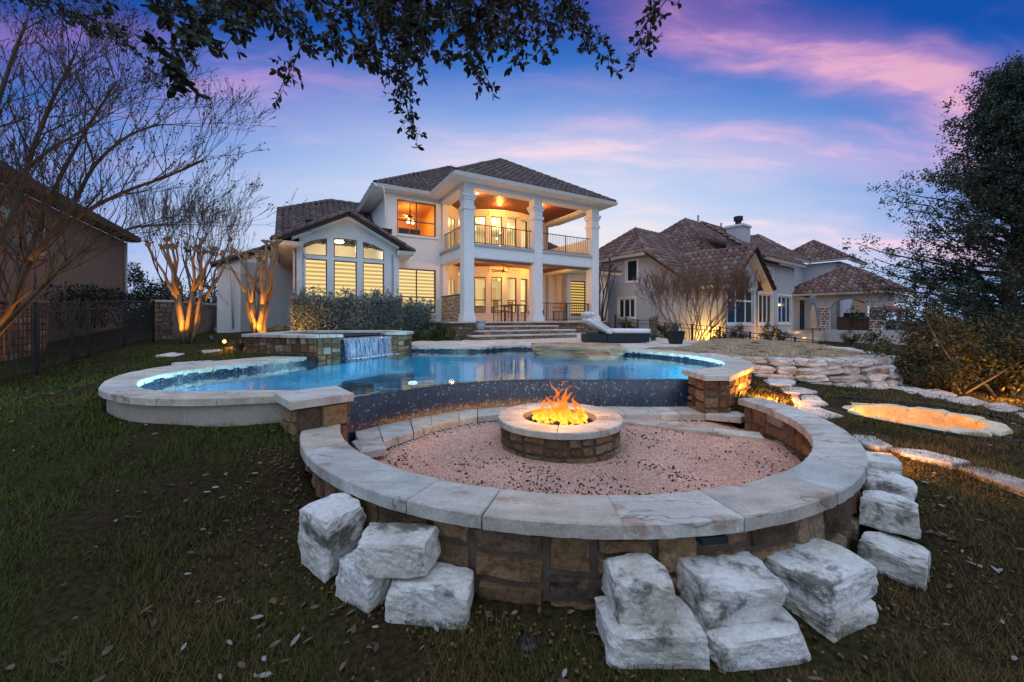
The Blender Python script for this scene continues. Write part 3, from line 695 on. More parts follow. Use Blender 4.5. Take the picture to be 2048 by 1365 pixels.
strip_slabs([(-3.2, 9.82), (-2.7, 9.98), (-2.66, 10.65), (-3.58, 11.98), (-6.28, 11.47), (-6.0, 8.68)], [(-3.4, 10.12), (-3.1, 10.2), (-3.1, 10.6), (-3.75, 11.5), (-5.8, 11.1), (-5.5, 9.15)], 1.19, ZS, 11, spa, COPING, sub=7, vary=.12)
SPAW = clear('spa_water', .06, (.55, .75, 1.0), 1.33, bump=[(9, .25), (25, .2)])
mb = MB(); mb.add([(x, y, 1.165) for x, y in inn] , [tuple(range(len(inn)))]); mb.build('spa_water', SPAW, spa)
FALL = mat('falling_water', [(.30, .38, .50), (.62, .68, .80)], 6, .15, .5, 12, stretch=(8, 8, .4), spec=.6, transl=.35)
def water_strand(u, w, th, zt=1.168, zb=.71):
    p = Vector(sb2).lerp(Vector(sw), u); out = Vector((d.y, -d.x)); m_ = MB(); k = 9; V = []
    for i in range(k):
        t = i / (k - 1); o = .02 + .11 * math.sqrt(t); z = zt - (zt - zb) * (t ** 1.5)
        ww = w * (1 - .45 * t) * (1 + .15 * math.sin(7 * t + u * 40))
        c = p + out * o + d * (.02 * math.sin(u * 50 + 3 * t))
        for sx, so in ((-1, 0), (0, th), (1, 0), (0, -th)): V.append((c.x + d.x * ww * sx + out.x * so, c.y + d.y * ww * sx + out.y * so, z))
    m_.add(V, [(i * 4 + j, i * 4 + (j + 1) % 4, (i + 1) * 4 + (j + 1) % 4, (i + 1) * 4 + j) for i in range(k - 1) for j in range(4)])
    return m_
fall = thing('waterfall', 'sheet of water breaking into strands over the spa spillway', 'waterfall', (-3.5, 9.2, .72))
FALLS = clear('water_sheet', .12, (.72, .80, .92), 1.33, bump=[(30, .6)], minr=.14)
m_ = MB(); V = []; K = 10
for i in range(25):
    p = Vector(sb2).lerp(Vector(sw), .02 + .96 * i / 24); out = Vector((d.y, -d.x))
    for j in range(K):
        t = j / (K - 1); o = -.1 + .14 * t + .05 * t * t; z = 1.172 - .16 * max(0, t - .4) ** 1.6 - .02 * math.sin(i * 2.3) * t
        V.append((p.x + out.x * o, p.y + out.y * o, z))
m_.add(V, [(i * K + j, i * K + j + 1, (i + 1) * K + j + 1, (i + 1) * K + j) for i in range(24) for j in range(K - 1)])
m_.build('water_sheet', FALLS, fall, True)
def curtain_mat():
    m, N, L = newmat('falling_sheet'); tc = N.new('ShaderNodeTexCoord'); mp = N.new('ShaderNodeMapping'); mp.inputs['Scale'].default_value = (26, 26, 1.6); L.new(tc.outputs['Object'], mp.inputs[0])
    n = N.new('ShaderNodeTexNoise'); n.inputs['Scale'].default_value = 1.0; n.inputs['Detail'].default_value = 6; n.inputs['Roughness'].default_value = .65; L.new(mp.outputs[0], n.inputs['Vector'])
    mr = N.new('ShaderNodeMapRange'); mr.inputs[1].default_value = .44; mr.inputs[2].default_value = .72; mr.inputs[3].default_value = .04; mr.inputs[4].default_value = .75; L.new(n.outputs['Fac'], mr.inputs[0])
    t = N.new('ShaderNodeBsdfTransparent'); p = N.new('ShaderNodeBsdfPrincipled'); p.inputs['Base Color'].default_value = (.55, .64, .80, 1); p.inputs['Roughness'].default_value = .25
    b = N.new('ShaderNodeBump'); b.inputs['Strength'].default_value = .5; L.new(n.outputs['Fac'], b.inputs['Height']); L.new(b.outputs[0], p.inputs['Normal'])
    ms = N.new('ShaderNodeMixShader'); L.new(mr.outputs[0], ms.inputs[0]); L.new(t.outputs[0], ms.inputs[1]); L.new(p.outputs[0], ms.inputs[2]); o = N.new('ShaderNodeOutputMaterial'); L.new(ms.outputs[0], o.inputs[0]); return m
CURT = curtain_mat()
for lay_ in range(2):
    m_ = MB(); V = []; K = 12
    for i in range(61):
        p = Vector(sb2).lerp(Vector(sw), .015 + .97 * i / 60); out = Vector((d.y, -d.x)); wv_ = .012 * math.sin(i * 1.9 + lay_) + .008 * math.sin(i * .7)
        for j in range(K):
            t = j / (K - 1); o = .03 + (.12 + .03 * lay_ + wv_) * math.sqrt(t); V.append((p.x + out.x * o, p.y + out.y * o, 1.165 - .45 * t ** 1.5))
    m_.add(V, [(i * K + j, i * K + j + 1, (i + 1) * K + j + 1, (i + 1) * K + j) for i in range(60) for j in range(K - 1)]); m_.build('falling_sheet', CURT, fall, True)
FOAM = mat('foam', [(.5, .6, .72), (.75, .8, .88)], 20, .5, .5, 60)
m_ = MB(); rr = random.Random(14)
for i in range(120):
    p = Vector(sb2).lerp(Vector(sw), rr.random()) + Vector((d.y, -d.x)) * (.15 + abs(rr.gauss(0, .10))); m_.blob((p.x, p.y, .722), rr.uniform(.006, .022), i, 0, .3, (1.6, 1.6, .35))
o = m_.build('foam', FOAM, fall, True); o['kind'] = 'stuff'
rr = random.Random(4)
for i in range(12):
    u = (i + .5) / 12 + rr.uniform(-.03, .03)
    water_strand(u, rr.choice((.005, .007, .010)), .004).build('water_strand', FALL, fall, True)
lamp('spa_light', (-4.1, 10.0, 1.0), 9, (.25, .45, 1.0), .08)

# ------------------------------------------------------------------ basin coping along the foot of the spillover wall
edge = thing('basin_coping', 'low sandstone coping curving along the foot of the mosaic pool wall', 'coping', (0, 5, .2))
ei = INF[2:]; eo = smooth_poly([(-1.42, 3.68), (-1.15, 4.15), (-.82, 4.62), (-.35, 5.0), (.33, 5.14), (1.41, 5.08), (2.0, 5.07), (2.52, 5.07)], 4)
strip_slabs([(x, y - .02) for x, y in ei], eo, .27, .35, 14, edge, COPING)
mb = MB(); n = len(eo); q = resample([(x, y - .03) for x, y in ei], n); mb.add([(x, y, .0) for x, y in eo] + [(x, y, .27) for x, y in eo], [(i, i + 1, n + i + 1, n + i) for i in range(n - 1)]); mb.build('footing', MORTAR, edge)
slab([(-1.62, 3.95), (-1.40, 3.62), (-1.20, 3.75), (-1.42, 4.2)], .275, .345, edge, COPING)
strip_slabs([(1.45, 5.05), (2.8, 4.42)], [(1.30, 4.93), (2.72, 4.2)], .22, .30, 3, edge, COPING)
slab([(2.5, 5.05), (2.95, 5.3), (3.25, 5.15), (2.85, 4.88)], .28, .36, edge, COPING)

# ------------------------------------------------------------------ seat wall
wall = thing('seat_wall', 'curved sandstone seat wall with broad coping around the fire pit', 'wall', (FC[0], FC[1] - 2.5, .1))
mb = MB(); annulus(mb, FC, 2.345, 2.535, -.1, .525, A0, A1, 64); mb.build('wall_core', MORTAR, wall)
ZB = .05
def fo(u, v, o):
    a = A0 + u / 2.535; return (FC[0] + (2.535 + o) * math.cos(a), FC[1] + (2.535 + o) * math.sin(a), ZB + v)
def fi(u, v, o):
    a = A1 - u / 2.345; return (FC[0] + (2.345 - o) * math.cos(a), FC[1] + (2.345 - o) * math.sin(a), ZB + v)
lay(ashlar((A1 - A0) * 2.535, .475, random.Random(5), .08, .24, .09, .44), fo, wall, STONE, R, proud=.027, seg=.06, gap=.011, rough=.013)
lay(ashlar(2.2, .475, R, .1, .24, .12, .34), fi, wall, STONE, R, proud=.014, seg=.1)
fn, Lw = planar((FC[0] + 2.535 * math.cos(A1), FC[1] + 2.535 * math.sin(A1)), (FC[0] + 2.345 * math.cos(A1), FC[1] + 2.345 * math.sin(A1)), .1)
lay(ashlar(Lw, .42, R, .1, .25, .1, .3), fn, wall, STONE, R, proud=.01)
strip_slabs(circ(FC, FRI, A0 - .02, A1 + .02, 80), circ(FC, FRO, A0 - .02, A1 + .02, 80), .525, .60, 12, wall, COPING, sub=13, vary=.16, gap=.004)
# gravel floor
def gravel_mat():
    m, N, L = newmat('pink_gravel')
    tc = N.new('ShaderNodeTexCoord')
    v = N.new('ShaderNodeTexVoronoi'); v.inputs['Scale'].default_value = 120; L.new(tc.outputs['Object'], v.inputs['Vector'])
    w = N.new('ShaderNodeTexWhiteNoise'); L.new(v.outputs['Position'], w.inputs['Vector'])
    r = N.new('ShaderNodeValToRGB'); set_ramp(r, [(0, (.40, .21, .15)), (.3, (.70, .40, .29)), (.6, (.82, .50, .38)), (.85, (.86, .60, .48)), (.96, (.9, .80, .70))]); L.new(w.outputs['Value'], r.inputs[0])
    n = N.new('ShaderNodeTexNoise'); n.inputs['Scale'].default_value = 1.4; n.inputs['Detail'].default_value = 6; L.new(tc.outputs['Object'], n.inputs['Vector'])
    r2 = N.new('ShaderNodeValToRGB'); set_ramp(r2, [(.35, (.72, .66, .62)), (.62, (1.1, 1.0, .95))]); L.new(n.outputs['Fac'], r2.inputs[0])
    mx = N.new('ShaderNodeMix'); mx.data_type = 'RGBA'; mx.blend_type = 'MULTIPLY'; mx.inputs[0].default_value = 1; L.new(r.outputs[0], mx.inputs[6]); L.new(r2.outputs[0], mx.inputs[7])
    p = N.new('ShaderNodeBsdfPrincipled'); p.inputs['Roughness'].default_value = .95; p.inputs['Specular IOR Level'].default_value = .1; L.new(mx.outputs[2], p.inputs['Base Color'])
    b = N.new('ShaderNodeBump'); b.inputs['Strength'].default_value = .8; b.inputs['Distance'].default_value = .012; b.invert = True; L.new(v.outputs['Distance'], b.inputs['Height']); L.new(b.outputs[0], p.inputs['Normal'])
    o = N.new('ShaderNodeOutputMaterial'); L.new(p.outputs[0], o.inputs[0]); return m
GRAV = gravel_mat()
ZG = .185
_eo = smooth_poly([(-1.42, 3.68), (-1.15, 4.15), (-.82, 4.62), (-.35, 5.0), (.33, 5.14), (1.41, 5.08), (2.0, 5.07), (2.52, 5.07)], 4)
_eo += [(1.30 + 1.42 * k / 12, 4.93 - .73 * k / 12) for k in range(13)]
_ex, _ey = np.array([p[0] for p in _eo]), np.array([p[1] for p in _eo])
def gravel_z(x, y):
    dd_ = float(np.hypot(_ex - x, _ey - y).min()); rise = .085 * max(0.0, 1 - dd_ / .75) ** 2
    return ZG + rise * (1 if math.hypot(x - .532, y - 4.385) > .72 or y > 4.4 else .3) + .018 * math.sin(2.1 * x + 1.3) * math.cos(1.7 * y) + .012 * mnoise.noise(Vector((x * 1.5, y * 1.5, 0)))
gxs = np.arange(-2.2, 3.2, .12); gys = np.arange(1.9, 5.7, .12); V = []; idx = {}; Fs = []
ok = lambda x, y: (math.hypot(x - FC[0], y - FC[1]) < 2.55)
for j, y in enumerate(gys):
    for i, x in enumerate(gxs):
        r = math.hypot(x - FC[0], y - FC[1])
        if r > 2.48: continue
        idx[i, j] = len(V); V.append((x, y, gravel_z(x, y)))
for (i, j) in list(idx):
    q = [(i, j), (i + 1, j), (i + 1, j + 1), (i, j + 1)]
    if all(k in idx for k in q): Fs.append(tuple(idx[k] for k in q))
gf = link(bpy.data.objects.new('gravel', mesh_from('gravel', V, Fs, GRAV, True)))
tag(gf, 'pink decomposed granite floor of the fire pit circle', 'gravel', kind='stuff')
# loose grit
def scatter_chips(name, n, sampler, smin, smax, material, label, cat, seed, flat=.6):
    rg = np.random.RandomState(seed); pts = sampler(rg, n); n = len(pts)
    base = np.array([(1, 0, 0), (-.6, .8, 0), (-.5, -.85, 0), (0, 0, 1.), (.1, .1, -.6)]); fc = np.array([(0, 1, 3), (1, 2, 3), (2, 0, 3), (1, 0, 4), (2, 1, 4), (0, 2, 4)])
    s = rg.uniform(smin, smax, (n, 1, 1)); B = base[None] * s * rg.uniform(.6, 1.3, (n, 5, 1)); B[:, :, 2] *= flat
    a = rg.uniform(0, 6.28, n); ca, sa_ = np.cos(a)[:, None], np.sin(a)[:, None]
    X = B[:, :, 0] * ca - B[:, :, 1] * sa_; Y = B[:, :, 0] * sa_ + B[:, :, 1] * ca
    Vv = np.stack([X, Y, B[:, :, 2]], 2) + pts[:, None, :]
    Ff = (fc[None] + (np.arange(n) * 5)[:, None, None]).reshape(-1, 3)
    o = link(bpy.data.objects.new(name, np_mesh(name, Vv.reshape(-1, 3), Ff, material)))
    tag(o, label, cat, kind='stuff'); return o
def in_circle(rg, n):
    r = 2.30 * np.sqrt(rg.uniform(0, 1, n * 2)); a = rg.uniform(0, 6.283, n * 2); x = FC[0] + r * np.cos(a); y = FC[1] + r * np.sin(a)
    bx = np.array([p[0] for p in eo]); by = np.array([p[1] for p in eo])
    k = (y < np.interp(x, bx, by) - .02) & (np.hypot(x - .532, y - 4.385) > .68) & ~((x > 1.3) & (y > 4.93 - (x - 1.3) * .52))
    x, y = x[k][:n], y[k][:n]
    return np.c_[x, y, [gravel_z(a_, b_) + .002 for a_, b_ in zip(x, y)]]
CHIP = mat('granite_chip', [(.6, .38, .30), (.72, .50, .41)], 5, .9, 0, palette=[(.50, .28, .2), (.76, .46, .34), (.84, .60, .48), (.70, .40, .30), (.9, .80, .70), (.80, .50, .38)], pmix=.85)
scatter_chips('gravel_chips', 26000, in_circle, .004, .011, CHIP, 'loose pink and cream granite chips inside the seat wall', 'gravel', 5)
DARKCH = mat('dark_debris', [(.025, .018, .013), (.06, .04, .028)], 5, .9, 0, palette=[(.03, .02, .015), (.06, .04, .025), (.09, .055, .03), (.02, .016, .012)], pmix=.85)
def in_clumps(rg, n):
    P = in_circle(rg, n * 5); k = [mnoise.noise(Vector((x * 2.3, y * 2.3, 3))) > rg.uniform(-.15, .5) - (.35 if y < 3.4 else 0) for x, y, z in P]
    return P[np.array(k)][:n] + np.array([0, 0, .004])
scatter_chips('acorn_litter', 1500, in_clumps, .007, .016, DARKCH, 'dark acorns and leaf bits scattered over the pink gravel', 'litter', 8, .8)
WCH = mat('pale_chip', [(.55, .52, .48), (.68, .66, .62)], 5, .9, 0)
def along_coping(rg, n):
    P = np.array(resample(eo, n)); P = P + rg.normal(0, .03, P.shape) - np.array([0, .05])
    return np.c_[P, [gravel_z(a_, b_) + .006 for a_, b_ in P]]
scatter_chips('pale_chips', 420, along_coping, .008, .02, WCH, 'pale stone chips collected along the basin coping', 'gravel', 9)

# ------------------------------------------------------------------ fire pit
PC = (.532, 4.385)
pit = thing('fire_pit', 'round sandstone fire pit with flagstone rim and dark lava rock', 'fire pit', (PC[0], PC[1], ZG))
mb = MB(); annulus(mb, PC, .43, .64, .0, .435, 0, 2 * math.pi, 48); mb.build('pit_core', MORTAR, pit)
def fp(u, v, o):
    a = u / .64; return (PC[0] + (.64 + o) * math.cos(a), PC[1] + (.64 + o) * math.sin(a), .13 + v)
lay(ashlar(2 * math.pi * .64, .305, random.Random(21), .08, .16, .1, .30), fp, pit, STONE, R, proud=.016, seg=.07)
strip_slabs(circ(PC, .415, .3, .3 + 2 * math.pi, 80), circ(PC, .69, .3, .3 + 2 * math.pi, 80), .435, .50, 9, pit, COPING, sub=9, vary=.15)
mb = MB(); annulus(mb, PC, .40, .425, .2, .485, 0, 2 * math.pi, 40); mb.build('steel_liner', mat('scorched_liner', [(.10, .095, .09), (.2, .19, .18)], 6, .8, .2, 30), pit, True)
mb = MB(); mb.lathe([(0, 0), (.42, 0), (.42, .01), (0, .01)], (PC[0], PC[1], .38), 30); mb.build('burner_pan', BLACKM, pit)
LAVA = mat('lava_rock', [(.012, .010, .010), (.05, .035, .03), (.10, .075, .065)], 20, .9, .8, 60, palette=[(.02, .016, .015), (.05, .03, .025), (.09, .07, .06)], pmix=.5)
for i in range(210):
    r = .39 * math.sqrt(R.random()); a = R.uniform(0, 6.283); s = R.uniform(.018, .036)
    m_ = MB(); m_.blob((0, 0, 0), s, R.uniform(0, 90), 1, .5, (1, R.uniform(.7, 1.1), .75))
    m_.build('lava_rock', LAVA, pit, False, Matrix.Translation((PC[0] + r * math.cos(a), PC[1] + r * math.sin(a), .40 + .04 * (1 - r / .39) + R.uniform(0, .025))))
def flame_mat():
    m, N, L = newmat('flame')
    tc = N.new('ShaderNodeTexCoord'); sp = N.new('ShaderNodeSeparateXYZ'); L.new(tc.outputs['Object'], sp.inputs[0])
    mr = N.new('ShaderNodeMapRange'); mr.inputs[1].default_value = .42; mr.inputs[2].default_value = .86; L.new(sp.outputs[2], mr.inputs[0])
    n = N.new('ShaderNodeTexNoise'); n.inputs['Scale'].default_value = 13; n.inputs['Detail'].default_value = 4; n.inputs['Distortion'].default_value = 1.2
    mp = N.new('ShaderNodeMapping'); mp.inputs['Scale'].default_value = (1, 1, .55); L.new(tc.outputs['Object'], mp.inputs[0]); L.new(mp.outputs[0], n.inputs['Vector'])
    a = N.new('ShaderNodeMath'); a.operation = 'MULTIPLY_ADD'; L.new(n.outputs['Fac'], a.inputs[0]); a.inputs[1].default_value = 1.1; L.new(mr.outputs[0], a.inputs[2])
    r = N.new('ShaderNodeValToRGB'); set_ramp(r, [(.45, (1.0, .74, .14)), (.72, (1.0, .52, .04)), (1.05 / 1.2, (1.0, .33, .02)), (1.0, (1.0, .22, .03))]); L.new(a.outputs[0], r.inputs[0])
    st = N.new('ShaderNodeMapRange'); st.inputs[1].default_value = .45; st.inputs[2].default_value = 1.2; st.inputs[3].default_value = 2.2; st.inputs[4].default_value = 1.1; L.new(a.outputs[0], st.inputs[0])
    e = N.new('ShaderNodeEmission'); L.new(r.outputs[0], e.inputs[0]); L.new(st.outputs[0], e.inputs[1])
    t = N.new('ShaderNodeBsdfTransparent')
    al = N.new('ShaderNodeMapRange'); al.inputs[1].default_value = .33; al.inputs[2].default_value = .56; al.inputs[3].default_value = .0; al.inputs[4].default_value = .7; L.new(n.outputs['Fac'], al.inputs[0])
    ms = N.new('ShaderNodeMixShader'); L.new(al.outputs[0], ms.inputs[0]); L.new(t.outputs[0], ms.inputs[1]); L.new(e.outputs[0], ms.inputs[2])
    o = N.new('ShaderNodeOutputMaterial'); L.new(ms.outputs[0], o.inputs[0]); return m
FLAME = flame_mat()
fire = thing('fire', 'orange and yellow gas flames leaping from the round fire pit', 'fire', (PC[0], PC[1], .43))
fr_ = random.Random(33)
def tongue(x, y, h, r, lean):
    k = 14; path = []; rad = []; ph = fr_.uniform(0, 6.28); w = fr_.uniform(.6, 1.3)
    for i in range(k):
        t = i / (k - 1)
        path.append((PC[0] + x + lean * t * h * .6 + .05 * w * t * math.sin(5.2 * t + ph) * (h / .2), PC[1] + y + .03 * t * math.cos(4 * t + ph * 1.7) * (h / .2), .415 + h * t))
        rad.append(max(.0015, r * (math.sin(math.pi * min(1, t * 1.25 + .22)) ** .8 if t < .62 else (1 - t) * 1.55) * (1 + .35 * math.sin(11 * t + ph))))
    m_ = MB(); m_.tube(path, rad, 8)
    # flatten and ripple
    m_.v = [(vx + .010 * math.sin(vz * 60 + ph), vy + .008 * math.sin(vz * 47 + ph * 2), vz) for vx, vy, vz in m_.v]
    m_.build('flame_tongue', FLAME, fire, True)
for _ in range(34):
    r = .33 * math.sqrt(fr_.random()); a = fr_.uniform(0, 6.28)
    tongue(r * math.cos(a) , r * math.sin(a) * .8, fr_.uniform(.07, .17), fr_.uniform(.018, .04), fr_.uniform(-.4, .5))
for x, h, r, l in ((-.06, .30, .045, -.1), (-.02, .40, .05, .12), (.05, .34, .055, .25), (.10, .40, .04, .05), (.02, .26, .07, -.25), (.16, .27, .035, .35), (-.12, .22, .05, -.2), (.07, .46, .032, -.12), (-.01, .46, .026, .02), (.13, .33, .05, .4), (-.16, .30, .045, .15), (-.2, .2, .05, .2), (.2, .22, .05, -.1), (.24, .16, .05, .1), (-.26, .15, .05, .1), (.0, .36, .07, .2), (.08, .30, .07, -.2), (.04, .42, .045, .3)):
    tongue(x, fr_.uniform(-.1, .08), h, r, l)
lamp('fire_light', (PC[0], PC[1], .72), 55, (1.0, .42, .09), .14)
# ------------------------------------------------------------------ building kit
class Frame:
    def __init__(s, o, ang): s.o = o; s.c, s.s = math.cos(ang), math.sin(ang); s.ang = ang
    def p(s, a, b): return (s.o[0] + s.c * a - s.s * b, s.o[1] + s.s * a + s.c * b)
    def q(s, a, b, z): return (*s.p(a, b), z)
    def box(s, mb, a0, a1, b0, b1, z0, z1):
        return mb.hexa([s.q(a0, b0, z0), s.q(a1, b0, z0), s.q(a1, b1, z0), s.q(a0, b1, z0), s.q(a0, b0, z1), s.q(a1, b0, z1), s.q(a1, b1, z1), s.q(a0, b1, z1)])
def wall_holes(mb, p0, p1, z0, z1, th, holes):
    """wall from p0 to p1, outside on the right; holes are (u0,u1,z0,z1)"""
    p0 = Vector(p0); d = Vector(p1) - p0; L_ = d.length; d.normalize(); n = Vector((-d.y, d.x)) * th
    us = sorted({0, L_} | {h[0] for h in holes} | {h[1] for h in holes}); zs = sorted({z0, z1} | {h[2] for h in holes} | {h[3] for h in holes})
    for i in range(len(us) - 1):
        run = None
        for j in range(len(zs) - 1):
            uc, zc = (us[i] + us[i + 1]) / 2, (zs[j] + zs[j + 1]) / 2
            hole = any(h[0] < uc < h[1] and h[2] < zc < h[3] for h in holes)
            if hole:
                if run: _wb(mb, p0, d, n, us[i], us[i + 1], *run); run = None
            else: run = (run[0] if run else zs[j], zs[j + 1])
        if run: _wb(mb, p0, d, n, us[i], us[i + 1], *run)
    return mb
def _wb(mb, p0, d, n, u0, u1, z0, z1):
    a, b = p0 + d * u0, p0 + d * u1
    mb.hexa([(a.x, a.y, z0), (b.x, b.y, z0), (b.x + n.x, b.y + n.y, z0), (a.x + n.x, a.y + n.y, z0), (a.x, a.y, z1), (b.x, b.y, z1), (b.x + n.x, b.y + n.y, z1), (a.x + n.x, a.y + n.y, z1)])
def obar(mb, p0, d, n, u0, u1, z0, z1, o0, o1):
    """bar on a wall: along u, z; o = outward offsets"""
    P = []
    for z in (z0, z1):
        for u, o in ((u0, o1), (u1, o1), (u1, o0), (u0, o0)): P.append((p0.x + d.x * u + n.x * o, p0.y + d.y * u + n.y * o, z))
    return mb.hexa(P)
def window(p0, p1, u0, u1, z0, z1, parent, fmat=None, vs=(), hs=(), fw=.045, pane=None, rec=.05, casing=None, cw=.09, slat=None, slats=None):
    """framed window in the wall p0->p1: frame part, one pane per light, optional blind slats and casing"""
    fmat = fmat or BRONZE; p0 = Vector(p0); d = (Vector(p1) - p0).normalized(); n = Vector((d.y, -d.x))
    mb = MB(); o0, o1 = -rec - .05, -rec
    obar(mb, p0, d, n, u0, u1, z0, z0 + fw, o0, o1); obar(mb, p0, d, n, u0, u1, z1 - fw, z1, o0, o1)
    obar(mb, p0, d, n, u0, u0 + fw, z0 + fw, z1 - fw, o0, o1); obar(mb, p0, d, n, u1 - fw, u1, z0 + fw, z1 - fw, o0, o1)
    ue = [u0 + fw] ; 
    cells = []; xs = [u0 + fw] + [x for v in vs for x in (v - fw / 2, v + fw / 2)] + [u1 - fw]; zz = [z0 + fw] + [x for h in hs for x in (h - fw / 2, h + fw / 2)] + [z1 - fw]
    for v in vs: obar(mb, p0, d, n, v - fw / 2, v + fw / 2, z0 + fw, z1 - fw, o0, o1 - .002)
    for i in range(0, len(xs), 2):
        for h in hs: obar(mb, p0, d, n, xs[i], xs[i + 1], h - fw / 2, h + fw / 2, o0, o1 - .004)
        for j in range(0, len(zz), 2): cells.append((xs[i], xs[i + 1], zz[j], zz[j + 1]))
    w = mb.build('window', fmat, parent)
    for a, b, c, e in cells:
        m = MB(); obar(m, p0, d, n, a, b, c, e, -rec - .035, -rec - .028); m.build('pane', pane or GLASS, w)
    if casing:
        m = MB()
        obar(m, p0, d, n, u0 - cw, u1 + cw, z1, z1 + cw, -.02, .025); obar(m, p0, d, n, u0 - cw, u1 + cw, z0 - cw, z0, -.02, .04)
        obar(m, p0, d, n, u0 - cw, u0, z0, z1, -.02, .024); obar(m, p0, d, n, u1, u1 + cw, z0, z1, -.02, .024)
        m.build('casing', casing, w)
    if slats:
        k = int((z1 - z0 - 2 * fw) / slats[0])
        for i in range(k):
            a = z1 - fw - (i + 1) * slats[0]
            m = MB(); obar(m, p0, d, n, u0 + fw, u1 - fw, a + slats[0] * .5, a + slats[0], -rec - .085, -rec - .078); m.build('slat', slats[1], w)
            m = MB(); obar(m, p0, d, n, u0 + fw, u1 - fw, a, a + slats[0] * .5, -rec - .10, -rec - .093); m.build('slat', slats[2], w)
    return w
# --- barrel tiles
TW, TL = .27, .36
def tile_mesh():
    V = []; n = 8
    for (y, dz) in ((0, .06), (TL + .03, .0), (0, .0)):
        for i in range(n):
            t = i / (n - 1); x = (t - .5) * TW * 1.04
            h = .085 * math.sin(math.pi * t / .64) if t < .64 else -.012 * math.sin(math.pi * (t - .64) / .36)
            V.append((x, y, (h if dz or y else h * .85) + dz - (.03 if (y == 0 and dz == 0) else 0)))
    Fs = [(i, i + 1, n + i + 1, n + i) for i in range(n - 1)] + [(2 * n + i, 2 * n + i + 1, i + 1, i) for i in range(n - 1)]
    return np.array(V), Fs
TV, TF = tile_mesh()
def cap_mesh():
    V = []; n = 8
    for (y, r) in ((0, .135), (.40, .105), (0, .10)):
        for i in range(n):
            a = math.pi * (-.08 + 1.16 * i / (n - 1)); V.append((r * math.cos(a), y, r * math.sin(a) * .9 - .02))
    Fs = [(i, n + i, n + i + 1, i + 1) for i in range(n - 1)] + [(i, i + 1, 2 * n + i + 1, 2 * n + i) for i in range(n - 1)]
    return V, Fs
CV, CF = cap_mesh()
class Roof:
    def __init__(s, parent, material, name='roof', scale=1.0):
        s.mat = material; s.parent = parent; s.deck = MB(); s.tiles = []; s.caps = []; s.k = scale; s.name = name
    def face(s, pts, tiles=True):
        P = [Vector(p) for p in pts]; ex = (P[1] - P[0]).normalized()
        nn = Vector((0, 0, 0))
        for i in range(len(P)): nn += P[i].cross(P[(i + 1) % len(P)])
        nn.normalize()
        if nn.z < 0: nn = -nn
        ey = nn.cross(ex)
        cen = sum(P, Vector()) / len(P)
        if ey.dot(cen - P[0]) < 0: ex = -ex; ey = -ey
        o = P[0]
        base = len(s.deck.v); s.deck.v += [tuple(p - nn * .03) for p in P]; s.deck.f.append(tuple(range(base, base + len(P))))
        if not tiles: return
        Q = [((p - o).dot(ex), (p - o).dot(ey)) for p in P]; k = s.k
        x0, x1 = min(q[0] for q in Q), max(q[0] for q in Q); y1 = max(q[1] for q in Q)
        nx_ = int((x1 - x0) / (TW * k)) + 2; ny_ = int(y1 / (TL * k)) + 1
        X, Y = np.meshgrid(x0 + (np.arange(nx_) + .25) * TW * k, -.05 + np.arange(ny_) * TL * k)
        ins = inpoly(X.ravel(), (Y + TL * k * .45).ravel(), Q)
        rot = Matrix((ex, ey, nn)).transposed().to_4x4()
        for x, y in zip(X.ravel()[ins], Y.ravel()[ins]):
            p = o + ex * x + ey * y + nn * R.uniform(-.004, .006)
            s.tiles.append((p, rot, nn))
    def hip(s, a, b):
        a, b = Vector(a), Vector(b); d = b - a; L_ = d.length; d.normalize(); side = d.cross(Vector((0, 0, 1))).normalized(); up = side.cross(d)
        rot = Matrix((side, d, up)).transposed().to_4x4(); n = max(1, int(L_ / (.36 * s.k)))
        h2 = side * .09 * s.k; u2 = up * .07 * s.k; dn = up * .12
        s.deck.hexa([a - h2 - dn, b - h2 - dn, b + h2 - dn, a + h2 - dn, a - h2 + u2, b - h2 + u2, b + h2 + u2, a + h2 + u2])
        for i in range(n): s.caps.append(Matrix.Translation(a + d * (L_ * i / n) + up * .03) @ rot @ Matrix.Scale(s.k, 4))
    def finish(s, limit=290):
        deck = s.deck.build(s.name, RDECK, s.parent)
        me = mesh_from('ridge_tile', CV, CF, s.mat, True)
        for m in s.caps: inst('ridge_tile', me, deck, m)
        cam_p = Vector((0, 0, CAMZ)); vis = []; rest = []
        for t in s.tiles:
            (vis if (cam_p - t[0]).dot(t[2]) > 0 else rest).append(t)
        vis.sort(key=lambda t: (t[0] - cam_p).length)
        tm = mesh_from('roof_tile', [tuple(v) for v in TV], TF, s.mat, True)
        for p, rot, nn in vis[:limit]: inst('roof_tile', tm, deck, Matrix.Translation(p) @ rot @ Matrix.Scale(s.k, 4))
        rest += vis[limit:]
        if rest:
            n = len(TV); A = np.zeros((len(rest), n, 3))
            for i, (p, rot, nn) in enumerate(rest):
                A[i] = TV * s.k @ np.array(rot.to_3x3()).T + np.array(p)
            Fq = (np.array(TF)[None] + (np.arange(len(rest)) * n)[:, None, None]).reshape(-1, 4)
            o = link(bpy.data.objects.new('roof_tiles', np_mesh('roof_tiles', A.reshape(-1, 3), Fq, s.mat, True)), deck); o['kind'] = 'stuff'
        return deck
def gutter(parent, a, b, h=.13, w=.11, material=None, name='gutter'):
    a, b = Vector(a), Vector(b); d = (b - a).normalized(); side = Vector((d.y, -d.x, 0)) * w
    m = MB(); m.hexa([a - Vector((0, 0, h)) + side * .15, b - Vector((0, 0, h)) + side * .15, b - Vector((0, 0, h)) - side * .6, a - Vector((0, 0, h)) - side * .6, a + side, b + side, b - side * .6, a - side * .6])
    return m.build(name, material or TRIM, parent)
